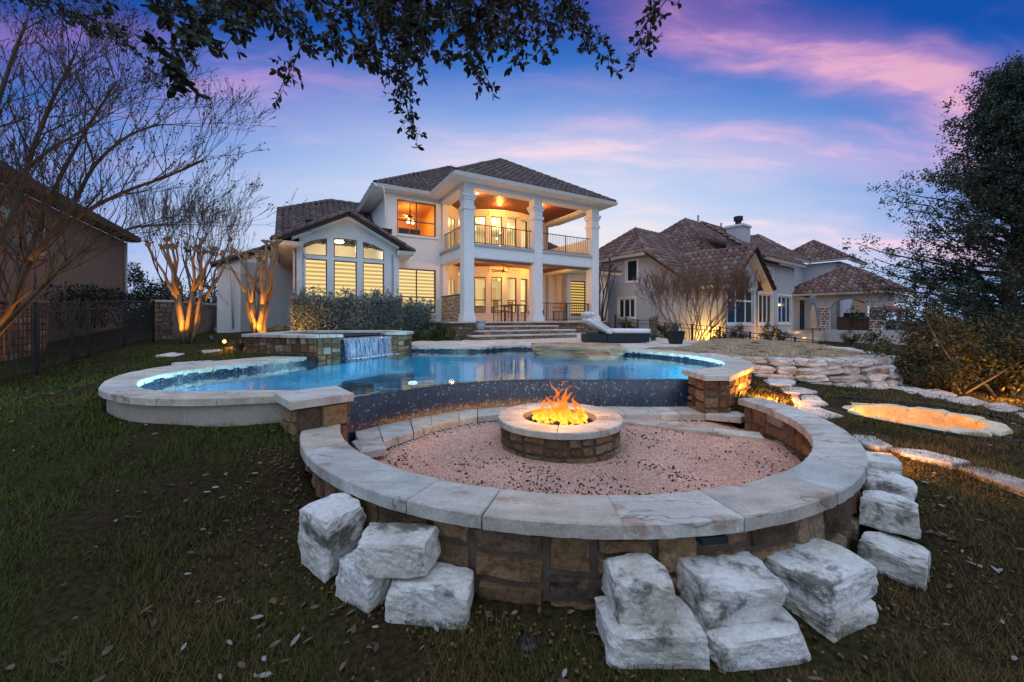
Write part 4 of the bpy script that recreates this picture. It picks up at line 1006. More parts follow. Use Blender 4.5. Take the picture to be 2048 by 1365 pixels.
def pipe(parent, pts, r=.035, name='downspout', material=None):
    m = MB(); m.tube(pts, r, 8); return m.build(name, material or TRIM, parent, True)

# ------------------------------------------------------------------ main house
HA = math.radians(29.66)
H = Frame((-1.831, 15.0), HA)
house = thing('house', 'white two-storey stucco house with columned balcony and dark barrel-tile roof', 'house', (*H.p(2, 4), 1.5))
ZP, ZB2 = 1.50, 4.56                     # porch and balcony floor
BC, BR = (3.6, 5.5), 2.8
th = lambda deg: (BC[0] + BR * math.sin(math.radians(deg)), BC[1] - BR * math.cos(math.radians(deg)))
FACE_E = [-53.5, -40.25, -23.75, -7.25, 9.25, 25.75, 42.25, 53.5]
bow = [th(a) for a in FACE_E]
def win_uv(i):
    a, b = H.p(*bow[i]), H.p(*bow[i + 1]); l = math.dist(a, b); return a, b, l
# walls
SL1 = emis('blind_sheer_glow', (1.0, .74, .32), 1.15)  # blind emission stands in for room light through the fabric
SL2 = emis('blind_band_glow', (1.0, .66, .25), .62)
SL3 = emis('blind_sheer_amber_glow', (1.0, .66, .20), .85)
SL4 = emis('blind_band_amber_glow', (.55, .26, .07), .25)
mb = MB()
fw0, fw1 = H.p(-2.3, 2.8), H.p(.3, 2.8)
wall_holes(mb, fw0, fw1, .7, 6.95, .2, [(.42, 2.12, 5.22, 6.66), (.42, 2.12, 1.86, 3.76)])
wall_holes(mb, H.p(-2.3, 9), fw0, .7, 6.95, .2, [])
wall_holes(mb, H.p(6.6, 3.83), H.p(6.6, 9), .7, 6.95, .2, [])
wall_holes(mb, H.p(5.85, 3.83), H.p(6.6, 3.83), .7, 6.95, .2, [])
fd0, fd1 = H.p(.3, 2.8), H.p(1.31, 3.81)
LD = math.dist(fd0, fd1)
wall_holes(mb, fd0, fd1, .7, 6.95, .2, [(.18, LD - .18, 4.6, 6.45), (.18, LD - .18, 1.56, 3.55)])
for i in range(7):
    a, b, l = win_uv(i)
    wall_holes(mb, a, b, .7, 6.95, .18, [(l / 2 - .28, l / 2 + .28, 1.90, 3.63), (l / 2 - .28, l / 2 + .28, 4.80, 6.58)] if 1 <= i <= 5 else [])
wall_holes(mb, H.p(6.6, 3.83), H.p(7.1, 3.83), .7, 4.2, .2, [])
wall_holes(mb, H.p(7.1, 3.83), H.p(7.1, 3.1), .7, 4.2, .2, [])
WL = math.dist(H.p(7.1, 3.1), H.p(10.3, 3.1))
wall_holes(mb, H.p(7.1, 3.1), H.p(10.3, 3.1), 1.45, 4.2, .2, [(.45, 2.62, 1.78, 3.72)])
wall_holes(mb, H.p(10.3, 3.1), H.p(10.3, 9), .7, 4.2, .2, [])
wall_holes(mb, H.p(-7.6, 6.0), H.p(-5.4, 6.0), .8, 4.0, .2, [])
mb.add([H.q(-8.4, 6.0, .8), H.q(-5.4, 6.0, .8), H.q(-5.4, 6.0, 5.0), H.q(-6.2, 6.0, 4.85), H.q(-8.4, 6.0, 3.85)], [(0, 1, 2, 3, 4)])
mb.build('wall', STUCCO, house)
# windows of the main front
window(fw0, fw1, .42, 2.12, 5.22, 6.66, house, vs=(1.27,), hs=(5.82,), casing=TRIM, cw=.1)
window(fw0, fw1, .42, 2.12, 1.86, 3.76, house, vs=(1.27,), hs=(2.56,), casing=TRIM, cw=.1, slats=(.15, SL1, SL2))
window(H.p(7.1, 3.1), H.p(10.3, 3.1), .45, 2.62, 1.78, 3.72, house, vs=(1.53,), casing=TRIM, cw=.1, slats=(.15, SL3, SL4), fw=.06)
for i in range(1, 6):
    a, b, l = win_uv(i)
    window(a, b, l / 2 - .28, l / 2 + .28, 1.90, 3.63, house, hs=(2.52,), casing=TRIM, cw=.05)
    window(a, b, l / 2 - .28, l / 2 + .28, 4.80, 6.58, house, casing=TRIM, cw=.05)
for z0, z1 in ((1.56, 3.55), (4.6, 6.45)):
    window(fd0, fd1, .18, LD - .18, z0, z1, house, fmat=TRIM, vs=(LD / 2,), fw=.11)
# rooms behind the glass
def room(poly, z0, z1, material, skip=()):
    m = MB(); n = len(poly); P = [H.p(*p) for p in poly]
    m.add([(x, y, z0) for x, y in P] + [(x, y, z1) for x, y in P], [tuple(range(n)), tuple(range(n, 2 * n))] + [(i, (i + 1) % n, n + (i + 1) % n, n + i) for i in range(n) if i not in skip])
    return m.build('interior', material, house)
bi = [(BC[0] + (BR - .22) * math.sin(math.radians(a)), BC[1] - (BR - .22) * math.cos(math.radians(a))) for a in FACE_E]
nb = len(bi)
for z0, z1 in ((1.5, 4.1), (4.6, 6.94)):
    room([(.14, 3.05)] + bi + [(6.3, 4.1), (6.3, 8.5), (.14, 8.5)], z0, z1, INT, skip=set(range(0, nb)))
room([(-2.08, 3.02), (.1, 3.02), (.1, 6.2), (-2.08, 6.2)], 4.6, 6.94, INTO, skip={0})
for p, z, e, c in (((3.6, 5.2), 3.7, 60, (1, .80, .48)), ((2.0, 6.5), 3.6, 45, (1, .75, .4)), ((5.2, 6.5), 3.6, 40, (1, .78, .45)), ((3.6, 5.2), 6.5, 60, (1, .82, .5)), ((2.2, 6.4), 6.5, 45, (1, .8, .48)), ((5.0, 6.2), 6.5, 40, (1, .8, .48)), ((-1.0, 4.4), 6.2, 55, (1, .62, .22))):
    lamp('room_light', H.q(*p, z), e * 1.5, c, .12)
# things seen inside: chandelier globes, fan lamp, monitors, cabinet
ch = thing('chandelier', 'cluster of small glass globes hanging behind the upper balcony windows', 'chandelier', H.q(3.5, 4.7, 6.5))
for i in range(13):
    x, y, z = 3.5 + R.uniform(-1.6, 1.6), 4.7 + R.uniform(-.5, .5), R.uniform(5.2, 6.3)
    m = MB(); m.blob((0, 0, 0), .055, 0, 1, 0); m.build('globe', LAMPH, ch, True, Matrix.Translation(H.q(x, y, z)))
    m = MB(); m.tube([H.q(x, y, z + .05), H.q(x, y, 6.93)], .004, 4); m.build('cord', IRON, ch)
fan = thing('ceiling_fan', 'ceiling fan with two lit glass shades in the orange upper room', 'fan', H.q(-.95, 4.2, 6.3))
m = MB(); m.tube([H.q(-.95, 4.2, 6.93), H.q(-.95, 4.2, 6.4)], .025, 8); m.build('rod', BRONZE, fan)
m = MB(); m.lathe([(0, -.1), (.1, -.08), (.12, 0), (.08, .06), (0, .07)], H.q(-.95, 4.2, 6.36), 14); m.build('motor', BRONZE, fan, True)
for i in range(5):
    a = i * 2 * math.pi / 5 + .3; m = MB(); m.box((.38, 0, 0), (.5, .13, .012)); m.build('blade', mat('fan_blade', [(.2, .08, .03), (.3, .12, .05)], 4, .5) if i == 0 else MATS['fan_blade'], fan, False, Matrix.Translation(H.q(-.95, 4.2, 6.36)) @ Matrix.Rotation(a, 4, 'Z'))
for s_ in (-.11, .11):
    m = MB(); m.lathe([(.03, .1), (.05, .06), (.075, 0), (.06, -.06), (0, -.065)][::-1], H.q(-.95 + s_, 4.12, 6.08), 12); m.build('glass_shade', LAMPH, fan, True)
def monitor(s_, t_, w, lab):
    o = thing('monitor', lab, 'monitor', H.q(s_, t_, 5.0)); m = MB(); H.box(m, s_ - w / 2, s_ + w / 2, t_, t_ + .03, 5.32, 5.62); m.build('screen', BLACKM, o)
    m = MB(); H.box(m, s_ - .04, s_ + .04, t_ + .03, t_ + .06, 5.06, 5.4); m.build('stand', BLACKM, o)
monitor(-1.42, 3.45, .46, 'black computer monitor behind the first light of the orange window')
monitor(-.92, 3.5, .46, 'black computer monitor nearest the mullion of the orange window')
tb = thing('desk', 'wooden desk under the two monitors in the orange room', 'desk', H.q(-1, 3.6, 4.6))
m = MB(); H.box(m, -2.0, .05, 3.25, 3.9, 5.0, 5.06); m.build('desk_top', mat('honey_wood', [(.35, .17, .06), (.45, .24, .09)], 3, .5), tb)
for s_ in (-1.9, -.05):
    m = MB(); H.box(m, s_ - .03, s_ + .03, 3.4, 3.8, 4.6, 5.0); m.build('leg', MATS['honey_wood'], tb)
cab = thing('kitchen_island', 'dark grey kitchen island seen through the ground floor bow windows', 'cabinet', H.q(3.4, 6, 1.5))
m = MB(); H.box(m, 2.6, 4.3, 5.8, 6.5, 1.5, 2.35); m.build('cabinet_body', mat('grey_cabinet', [(.14, .13, .12), (.2, .19, .17)], 3, .6), cab)
m = MB(); H.box(m, 2.55, 4.35, 5.75, 6.55, 2.35, 2.40); m.build('counter_top', PAINTW, cab)
m = MB(); H.box(m, 4.9, 5.6, 8.2, 8.45, 1.5, 3.6); m.build('pantry_door', mat('tan_door', [(.4, .3, .18), (.46, .35, .22)], 3, .6), cab)
# columns
def column(s0, t0):
    col = MB(); c = .21; sc_, tc_ = s0 + c, t0 + c
    def ring(hw, z0, z1): H.box(col, sc_ - hw, sc_ + hw, tc_ - hw, tc_ + hw, z0, z1)
    ring(.27, 1.50, 1.66); ring(.245, 1.66, 1.76); ring(.225, 1.76, 1.80); ring(c, 1.80, 5.84)
    ring(.25, 5.84, 5.97); ring(c - .004, 5.97, 6.22); ring(.245, 6.22, 6.32); ring(.285, 6.32, 6.43); ring(c, 6.43, 6.70)
    return col.build('column', STUCCO, house)
for s0 in (0, 3.2, 6.38): column(s0, 0)
# balcony slab, beams, ceilings
mb = MB()
H.box(mb, .42, 3.2, .03, .40, 4.0, 4.44); H.box(mb, 3.62, 6.38, .03, .40, 4.0, 4.44); H.box(mb, .03, .40, .42, 2.8, 4.0, 4.44); H.box(mb, 6.41, 6.78, .42, 3.83, 4.0, 5.36)
H.box(mb, -.02, 6.82, -.02, .44, 6.70, 6.87); H.box(mb, -.02, .44, .44, 2.8, 6.70, 6.87); H.box(mb, 6.36, 6.82, .44, 3.83, 6.70, 6.87)
mb.build('beam', STUCCO, house)
mb = MB()
for a, b in ((.42, 3.2), (3.62, 6.38)): H.box(mb, a, b, -.02, .43, 4.44, 4.55)
H.box(mb, -.02, .43, .42, 2.8, 4.44, 4.55)
mb.build('balcony_curb', mat('grey_stone_curb', [(.34, .34, .35), (.42, .41, .41)], 6, .9, .2, 40), house)
mb = MB(); H.box(mb, .4, 6.42, .4, 4.6, 4.44, 4.54); mb.build('balcony_floor', TRIM, house)
for z in (4.12, 6.88):
    for k in range(24):
        a = .40 + k * .251; m = MB(); H.box(m, a + .004, a + .247, .40, 3.7, z, z + .03); m.build('ceiling_plank', WOODC, house)
mb = MB()
for z in (4.02, 6.74):
    H.box(mb, .44, 6.36, .44, .52, z, z + .1); H.box(mb, 6.28, 6.36, .52, 3.8, z, z + .1); H.box(mb, .44, .52, .52, 2.8, z, z + .1)
    for i in range(7):
        a, b, l = win_uv(i); p0 = Vector(a); d_ = (Vector(b) - p0).normalized(); n_ = Vector((d_.y, -d_.x)); obar(mb, p0, d_, n_, 0, l, z - .14, z + .12, -.01, .09); obar(mb, p0, d_, n_, 0, l, z - .2, z - .14, -.01, .04)
mb.build('crown_moulding', TRIM, house)
mb = MB(); H.box(mb, .4, 3.2, .3, .40, 3.90, 4.0); H.box(mb, 3.62, 6.38, .3, .40, 3.90, 4.0); mb.build('screen_housing', mat('taupe_metal', [(.2, .18, .16), (.26, .24, .21)], 4, .6), house)
# porch lamps
for p, z in (((1.0, 1.0), 6.84), ((4.4, 1.3), 6.84), ((2.6, 2.0), 6.84)):
    m = MB(); m.lathe([(0, 0), (.07, 0), (.07, .02), (0, .02)], H.q(*p, z), 14); m.build('downlight', LAMPH, house)
    lamp('downlight_lamp', H.q(*p, z - .18), 85, (1.0, .43, .08), .05)
for p, z, e in (((1.4, 1.5), 3.85, 48), ((4.6, 1.9), 3.85, 52), ((3.0, 2.1), 3.6, 26)):
    lamp('porch_lamp', H.q(*p, z), e * 1.5, (1.0, .41, .07), .08)
pf = thing('porch_fan', 'ceiling fan under the porch ceiling between two columns', 'fan', H.q(2.75, 1.9, 3.8))
m = MB(); m.tube([H.q(2.75, 1.9, 4.12), H.q(2.75, 1.9, 3.85)], .02, 8); m.build('rod', BRONZE, pf)
m = MB(); m.lathe([(0, -.08), (.09, -.07), (.11, 0), (.07, .06), (0, .06)], H.q(2.75, 1.9, 3.82), 14); m.build('motor', BRONZE, pf, True)
for i in range(5):
    m = MB(); m.box((.40, 0, 0), (.56, .12, .012)); m.build('blade', BRONZE, pf, False, Matrix.Translation(H.q(2.75, 1.9, 3.82)) @ Matrix.Rotation(i * 2 * math.pi / 5, 4, 'Z') @ Matrix.Rotation(.12, 4, 'X'))
# railings
def railing(name, label, p, q, z0, z1, step=.105, posts=()):
    a, b = Vector(p), Vector(q); d_ = (b - a); L_ = d_.length; d_.normalize(); rz = math.atan2(d_.y, d_.x)
    r_ = thing(name, label, 'railing', ((a.x + b.x) / 2, (a.y + b.y) / 2, z0))
    c = (a + b) / 2
    for z, h in ((z1 - .015, .03), (z0 + .07, .022)):
        m = MB(); m.box((c.x, c.y, z), (L_, .03, h), rz); m.build('rail', IRON, r_)
    bm = mesh_from('baluster', *_bar(.013, z1 - z0 - .08), IRON)
    n_ = int(L_ / step)
    for i in range(1, n_):
        u = L_ * i / n_; inst('baluster', bm, r_, Matrix.Translation((a.x + d_.x * u, a.y + d_.y * u, z0 + .06)) @ Matrix.Rotation(rz, 4, 'Z'))
    pm = mesh_from('post', *_bar(.035, z1 - z0 + .02), IRON)
    for u in posts: inst('post', pm, r_, Matrix.Translation((a.x + d_.x * L_ * u, a.y + d_.y * L_ * u, z0 - .01)) @ Matrix.Rotation(rz, 4, 'Z'))
    return r_
def _bar(w, h):
    m = MB(); m.box((0, 0, h / 2), (w, w, h)); return m.v, m.f
G_ = 'balcony railings'
railing('balcony_railing', 'iron balcony railing in the bay nearest the chimneyless left column', H.p(.43, .2), H.p(3.19, .2), 4.555, 5.36, posts=(.5,))['label'] = 'iron balcony railing between the first and middle columns'
railing('balcony_railing', 'iron balcony railing between the middle and last columns', H.p(3.63, .2), H.p(6.37, .2), 4.555, 5.36, posts=(.5,))
railing('balcony_railing', 'short iron balcony railing receding from the first column to the house wall', H.p(.2, 2.78), H.p(.2, .44), 4.555, 5.36, posts=(.02,))
railing('porch_railing', 'iron porch railing at ground floor beside the last column', H.p(3.63, .2), H.p(6.37, .2), ZP, 2.32, posts=(.02, .52, .98))
# stone half wall of the porch
hw = thing('porch_half_wall', 'tan stone half wall beside the first porch column', 'wall', H.q(.2, 1.6, ZP))
mb = MB(); H.box(mb, .08, .34, .44, 2.78, ZP, 2.56); mb.build('wall_core', MORTAR, hw)
HWM = mat('tan_stone', [(.34, .22, .13), (.48, .34, .22)], 6, .9, .5, 25, palette=[(.42, .28, .17), (.50, .37, .25), (.36, .22, .13), (.46, .33, .23), (.55, .44, .33)], pmix=.7)  # warmer, lighter tan palette than the brick stone
fn, Lw = planar(H.p(.08, 2.78), H.p(.08, .44), ZP); lay(ashlar(Lw, 1.06, R, .1, .22, .1, .24), fn, hw, HWM, R, proud=.015)
mb = MB(); H.box(mb, .05, .37, .43, 2.79, 2.56, 2.61); mb.build('cap', STONED, hw)
# porch floor, base and steps
mb = MB(); H.box(mb, -.7, 6.95, -.25, 4.4, 1.44, ZP); mb.build('porch_floor', DECKS, house)
mb = MB(); H.box(mb, -.6, 6.9, -.15, 4.4, .6, 1.44); H.box(mb, 6.9, 10.35, 2.95, 4.0, .6, 1.45); H.box(mb, -2.4, -.6, 2.7, 4, .6, 1.60); mb.build('base', MORTAR, house)
fn, Lw = planar(H.p(-.6, -.15), H.p(6.9, -.15), .80); lay(courses(Lw, .64, R, .13, .32), fn, house, STONED, R, name='base_stone', proud=.012)
fn, Lw = planar(H.p(6.9, 2.95), H.p(10.35, 2.95), .9); lay(courses(Lw, .54, R, .13, .32), fn, house, STONED, R, name='base_stone', proud=.012)
fn, Lw = planar(H.p(-2.4, 2.7), H.p(-.6, 2.7), .9); lay(courses(Lw, .68, R, .13, .32), fn, house, STONED, R, name='base_stone', proud=.012)
fn, Lw = planar(H.p(-.6, 2.7), H.p(-.6, -.15), .9); lay(courses(Lw, .53, R, .13, .32), fn, house, STONED, R, name='base_stone', proud=.012)
steps = thing('porch_steps', 'three broad flagstone steps climbing from the pool deck to the porch', 'steps', H.q(2, -1, .85))
for k, (s0, s1) in enumerate(((.55, 4.05), (.15, 4.65), (-.25, 5.45))):
    t0 = -.18 - .40 * (k + 1); zt = 1.50 - .1625 * (k + 1)
    mb = MB(); H.box(mb, s0 + .03, s1 - .03, t0 + .03, -.2, .7, zt - .05); mb.build('step_core', MORTAR, steps)
    for p_, q_ in (((s0 + .03, t0 + .03), (s1 - .03, t0 + .03)), ((s0 + .03, -.2), (s0 + .03, t0 + .03))):
        fn, Lw = planar(H.p(*p_), H.p(*q_), zt - .17); lay(courses(Lw, .115, R, .115, .3), fn, steps, STONED, R, name='riser_stone', proud=.01)
    n_ = 7
    for i in range(n_):
        a = s0 + (s1 - s0) * i / n_; b = s0 + (s1 - s0) * (i + 1) / n_
        slab([H.p(a + .004, t0), H.p(b - .004, t0), H.p(b - .004, t0 + .42), H.p(a + .004, t0 + .42)], zt - .055, zt, steps, DECKS, 'tread_slab')
# roofs
rf = Roof(house, ROOFT)
ze, sl = 7.0, .65
E = lambda a, b, z=ze: H.q(a, b, z)
ap = E(3.4, 3.4, ze + sl * 3.93)
rf.face([E(-.53, -.53), E(7.33, -.53), ap])
rf.face([E(-.53, 2.27), E(-.53, -.53), ap, E(3.4, 6.2, ze + sl * 3.93)])
rf.face([E(7.33, -.53), E(7.33, 6), E(3.4, 6.2, ze + sl * 3.93), ap], False)
rf.hip(E(-.53, -.53), ap); rf.hip(E(7.33, -.53), ap); rf.hip(ap, E(3.4, 6.2, ze + sl * 3.93))
mp_ = E(2.28, 7.39, ze + sl * 5.12)
rf.face([E(-2.84, 2.27), E(7.4, 2.27), mp_]); rf.face([E(-2.84, 10.5), E(-2.84, 2.27), mp_, E(2.28, 10.5, ze + sl * 5.12)]); rf.face([E(7.4, 2.27), E(7.4, 10.5), E(2.28, 10.5, ze + sl * 5.12), mp_], False)
rf.hip(E(-2.84, 2.27), mp_); rf.hip(E(7.4, 2.27), mp_); rf.hip(mp_, E(2.28, 10.5, ze + sl * 5.12))
# gabled wing
gz0, gs = 4.22, .52; gr = gz0 + gs * 2.35
rf.face([E(-6.3, 6.0, gz0), E(-6.3, 1.3, gz0), E(-3.95, 1.3, gr), E(-3.95, 6.0, gr)]); rf.face([E(-1.6, 1.3, gz0), E(-1.6, 2.8, gz0), E(-3.95, 6.0, gr), E(-3.95, 1.3, gr)])
rf.hip(E(-6.3, 1.33, gz0 + .03), E(-3.95, 1.33, gr + .05)); rf.hip(E(-1.6, 1.33, gz0 + .03), E(-3.95, 1.33, gr + .05)); rf.hip(E(-3.95, 1.4, gr), E(-3.95, 6, gr))
rf.face([E(-6.2, 2.9, 4.54), E(-2.3, 2.9, 4.54), E(-2.3, 8.04, 7.62), E(-4.0, 8.04, 7.62), E(-6.2, 5.9, 6.34)])
rf.face([E(-6.2, 9, 6.2), E(-6.2, 5.9, 6.34), E(-4.0, 8.04, 7.62), E(-4.0, 9, 7.62)], False); rf.face([E(-2.3, 11, 5.6), E(-6.2, 11, 5.6), E(-4.0, 8.04, 7.62), E(-2.3, 8.04, 7.62)], False); rf.face([E(-6.2, 2.9, 3.9), E(-6.2, 2.9, 4.54), E(-6.2, 5.9, 6.34), E(-6.2, 5.9, 3.9)], False)
rf.hip(E(-6.2, 5.9, 6.36), E(-4.0, 8.04, 7.64)); rf.hip(E(-4.0, 8.04, 7.64), E(-2.3, 8.04, 7.64)); rf.hip(E(-6.17, 2.9, 4.56), E(-6.17, 5.9, 6.36))
# right wing
wz, wsl = 4.25, .65
wa = E(8.6, 4.8, wz + wsl * 2.25)
rf.face([E(6.65, 2.57, wz), E(10.84, 2.57, wz), wa, E(6.65, 4.8, wz + wsl * 2.25)]); rf.face([E(10.84, 2.57, wz), E(10.84, 8, wz), wa], False)
rf.hip(E(10.84, 2.57, wz), wa); rf.hip(wa, E(6.65, 4.8, wz + wsl * 2.25))
rf.face([E(6.65, 5.0, 5.4), E(9.6, 5.0, 5.4), E(6.65, 8.2, 7.6)]); rf.hip(E(9.6, 5.0, 5.42), E(6.65, 8.2, 7.62))
# low rear-left roof edge
rf.hip(E(-8.6, 5.95, 3.8), E(-6.1, 5.95, 4.95))
rf.finish(300)
# gutters, soffits, fascias
gutter(house, E(-.6, -.53), E(7.4, -.53)); gutter(house, E(-.53, 2.27), E(-.53, -.53)); gutter(house, E(7.33, -.53), E(7.33, 4))
gutter(house, E(-2.84, 2.27), E(-.53, 2.27)); gutter(house, E(-2.84, 9), E(-2.84, 2.2))
mb = MB(); H.box(mb, -.5, 7.3, -.5, -.0, 6.865, 6.885); H.box(mb, -.5, 0, 0, 2.8, 6.865, 6.885); H.box(mb, 6.8, 7.3, 0, 4, 6.865, 6.885); H.box(mb, -2.8, -.5, 2.3, 2.8, 6.865, 6.885); H.box(mb, -2.8, -2.3, 2.8, 9, 6.865, 6.885)
mb.build('soffit', TRIM, house)
gutter(house, E(-6.3, 1.3, gz0), E(-5.45, 1.3, gz0)); gutter(house, E(-2.2, 1.3, gz0), E(-1.6, 1.3, gz0)); gutter(house, E(-1.6, 1.3, gz0), E(-1.6, 2.75, gz0)); gutter(house, E(-6.3, 6, gz0), E(-6.3, 1.3, gz0))
gutter(house, E(6.7, 2.57, wz), E(10.84, 2.57, wz)); gutter(house, E(10.84, 2.57, wz), E(10.84, 7, wz))
mb = MB(); H.box(mb, -6.26, -5.45, 1.34, 6, gz0 - .13, gz0 - .11); H.box(mb, -2.2, -1.64, 1.34, 2.8, gz0 - .13, gz0 - .11); H.box(mb, 6.7, 10.8, 2.6, 3.1, wz - .13, wz - .11); H.box(mb, 10.3, 10.8, 3.1, 7, wz - .13, wz - .11)
mb.build('soffit', TRIM, house)
for a, b in ((-5.55, 0), (-2.25, 0)):
    pass
for s0, s1 in ((-5.75, -3.95), (-2.12, -3.95)):
    mb = MB(); z0_ = gz0 + gs * (2.35 - abs(s0 + 3.95)); 
    mb.add([H.q(s0, 1.40, z0_ - .17), H.q(s1, 1.40, gr - .17), H.q(s1, 1.40, gr - .02), H.q(s0, 1.40, z0_ - .02), H.q(s0, 1.45, z0_ - .17), H.q(s1, 1.45, gr - .17), H.q(s1, 1.45, gr - .02), H.q(s0, 1.45, z0_ - .02)],
           [(0, 1, 2, 3), (7, 6, 5, 4), (0, 4, 5, 1), (1, 5, 6, 2), (2, 6, 7, 3), (3, 7, 4, 0)])
    mb.build('fascia', TRIM, house)
    mb = MB(); mb.add([H.q(s0, 1.45, z0_ - .16), H.q(s1, 1.45, gr - .16), H.q(s1, 1.8, gr - .16), H.q(s0, 1.8, z0_ - .16)], [(0, 1, 2, 3)]); mb.build('soffit', TRIM, house)
# gable front with arched windows
gw = [(-5.39, -4.627), (-4.40, -3.607), (-3.392, -2.603)]
def arch(s): x = (s + 4.0) / 1.42; return 4.06 + .53 * math.sqrt(max(0, 1 - .9 * x * x)) - .53 * math.sqrt(.1) * 0
def groof(s): return gz0 + gs * (2.35 - abs(s + 3.95)) - .12
ss = sorted(set([-5.52, -2.13, -3.95] + [x for w in gw for x in w] + [w[0] + (w[1] - w[0]) * k / 6 for w in gw for k in range(7)]))
mb = MB()
def vstrip(a, b, z0a, z0b, z1a, z1b):
    mb.hexa([H.q(a, 1.8, z0a), H.q(b, 1.8, z0b), H.q(b, 2.0, z0b), H.q(a, 2.0, z0a), H.q(a, 1.8, z1a), H.q(b, 1.8, z1b), H.q(b, 2.0, z1b), H.q(a, 2.0, z1a)])
for a, b in zip(ss[:-1], ss[1:]):
    inw = any(w[0] - 1e-6 <= a and b <= w[1] + 1e-6 for w in gw)
    if not inw: vstrip(a, b, .7, .7, groof(a), groof(b))
    else:
        vstrip(a, b, .7, .7, 1.85, 1.85); vstrip(a, b, 3.76, 3.76, 3.885, 3.885); vstrip(a, b, arch(a), arch(b), groof(a), groof(b))
wall_holes(mb, H.p(-5.52, 6.2), H.p(-5.52, 1.8), .7, 4.12, .2, []); wall_holes(mb, H.p(-2.13, 1.8), H.p(-2.13, 2.8), .7, 4.12, .2, [])
mb.build('gable_wall', STUCCO, house)
g0, g1 = H.p(-5.52, 1.8), H.p(-2.13, 1.8)
for a, b in gw:
    window(g0, g1, a + 5.52, b + 5.52, 1.85, 3.76, house, slats=(.15, SL1, SL2), fw=.035)
    # arched upper light: frame follows the arch
    m = MB(); K = 7; q = [a + (b - a) * i / (K - 1) for i in range(K)]; fwid = .035
    for t0_, t1_ in zip(q[:-1], q[1:]):
        m.hexa([H.q(t0_, 1.85, arch(t0_) - fwid), H.q(t1_, 1.85, arch(t1_) - fwid), H.q(t1_, 1.9, arch(t1_) - fwid), H.q(t0_, 1.9, arch(t0_) - fwid), H.q(t0_, 1.85, arch(t0_)), H.q(t1_, 1.85, arch(t1_)), H.q(t1_, 1.9, arch(t1_)), H.q(t0_, 1.9, arch(t0_))])
    H.box(m, a, b, 1.85, 1.9, 3.885, 3.885 + fwid); H.box(m, a, a + fwid, 1.852, 1.898, 3.92, arch(a) - fwid); H.box(m, b - fwid, b, 1.852, 1.898, 3.92, arch(b) - fwid)
    w_ = m.build('arched_window', BRONZE, house)
    m = MB(); m.add([H.q(a, 1.875, 3.9), H.q(b, 1.875, 3.9)] + [H.q(x, 1.875, arch(x) - .01) for x in q[::-1]], [tuple(range(2 + K))]); m.build('pane', GLASS, w_)
room([(-5.35, 2.02), (-2.25, 2.02), (-2.25, 5.5), (-5.35, 5.5)], 3.78, 5.2, INT, skip={0})
m = MB(); H.box(m, -5.35, -2.25, 2.02, 5.5, 3.74, 3.77); m.build('interior_ledge', INT, house)
lamp('room_light', H.q(-4.0, 3.2, 4.5), 150, (1, .86, .6), .1)
m = MB(); m.lathe([(0, -.05), (.16, -.04), (.2, 0), (.16, .04), (0, .05)], H.q(-4.15, 2.6, 4.6), 16); m.build('ceiling_lamp', LAMPH, house, True)
# pilasters, downspouts
mb = MB(); H.box(mb, -5.6, -5.42, 1.74, 2.3, .7, 4.09); H.box(mb, -2.25, -2.05, 1.74, 1.95, .7, 4.09); H.box(mb, .1, .36, 2.7, 2.95, 1.5, 6.86); H.box(mb, -2.36, -1.95, 2.74, 2.9, 4.2, 6.86)
mb.build('pilaster', STUCCO, house)
pipe(house, [E(-2.55, 2.2, 6.86), E(-2.42, 2.6, 6.6), E(-2.38, 2.68, 6.4), E(-2.38, 2.68, 4.9)]); pipe(house, [E(-1.7, 1.4, 4.1), E(-1.75, 1.5, 3.95), E(-2.0, 1.7, 3.85)]); pipe(house, [E(7.0, 3.75, 4.1), E(7.0, 3.75, 1.5)]); pipe(house, [E(6.75, 3.9, 6.85), E(6.7, 3.8, 6.7)])
pipe(house, [E(-5.75, 1.75, 4.1), E(-5.68, 1.85, 3.9), E(-5.68, 1.85, .9)]); pipe(house, [E(-8.2, 5.9, 3.85), E(-7.9, 5.9, 3.7), E(-7.85, 5.9, 1.2)])

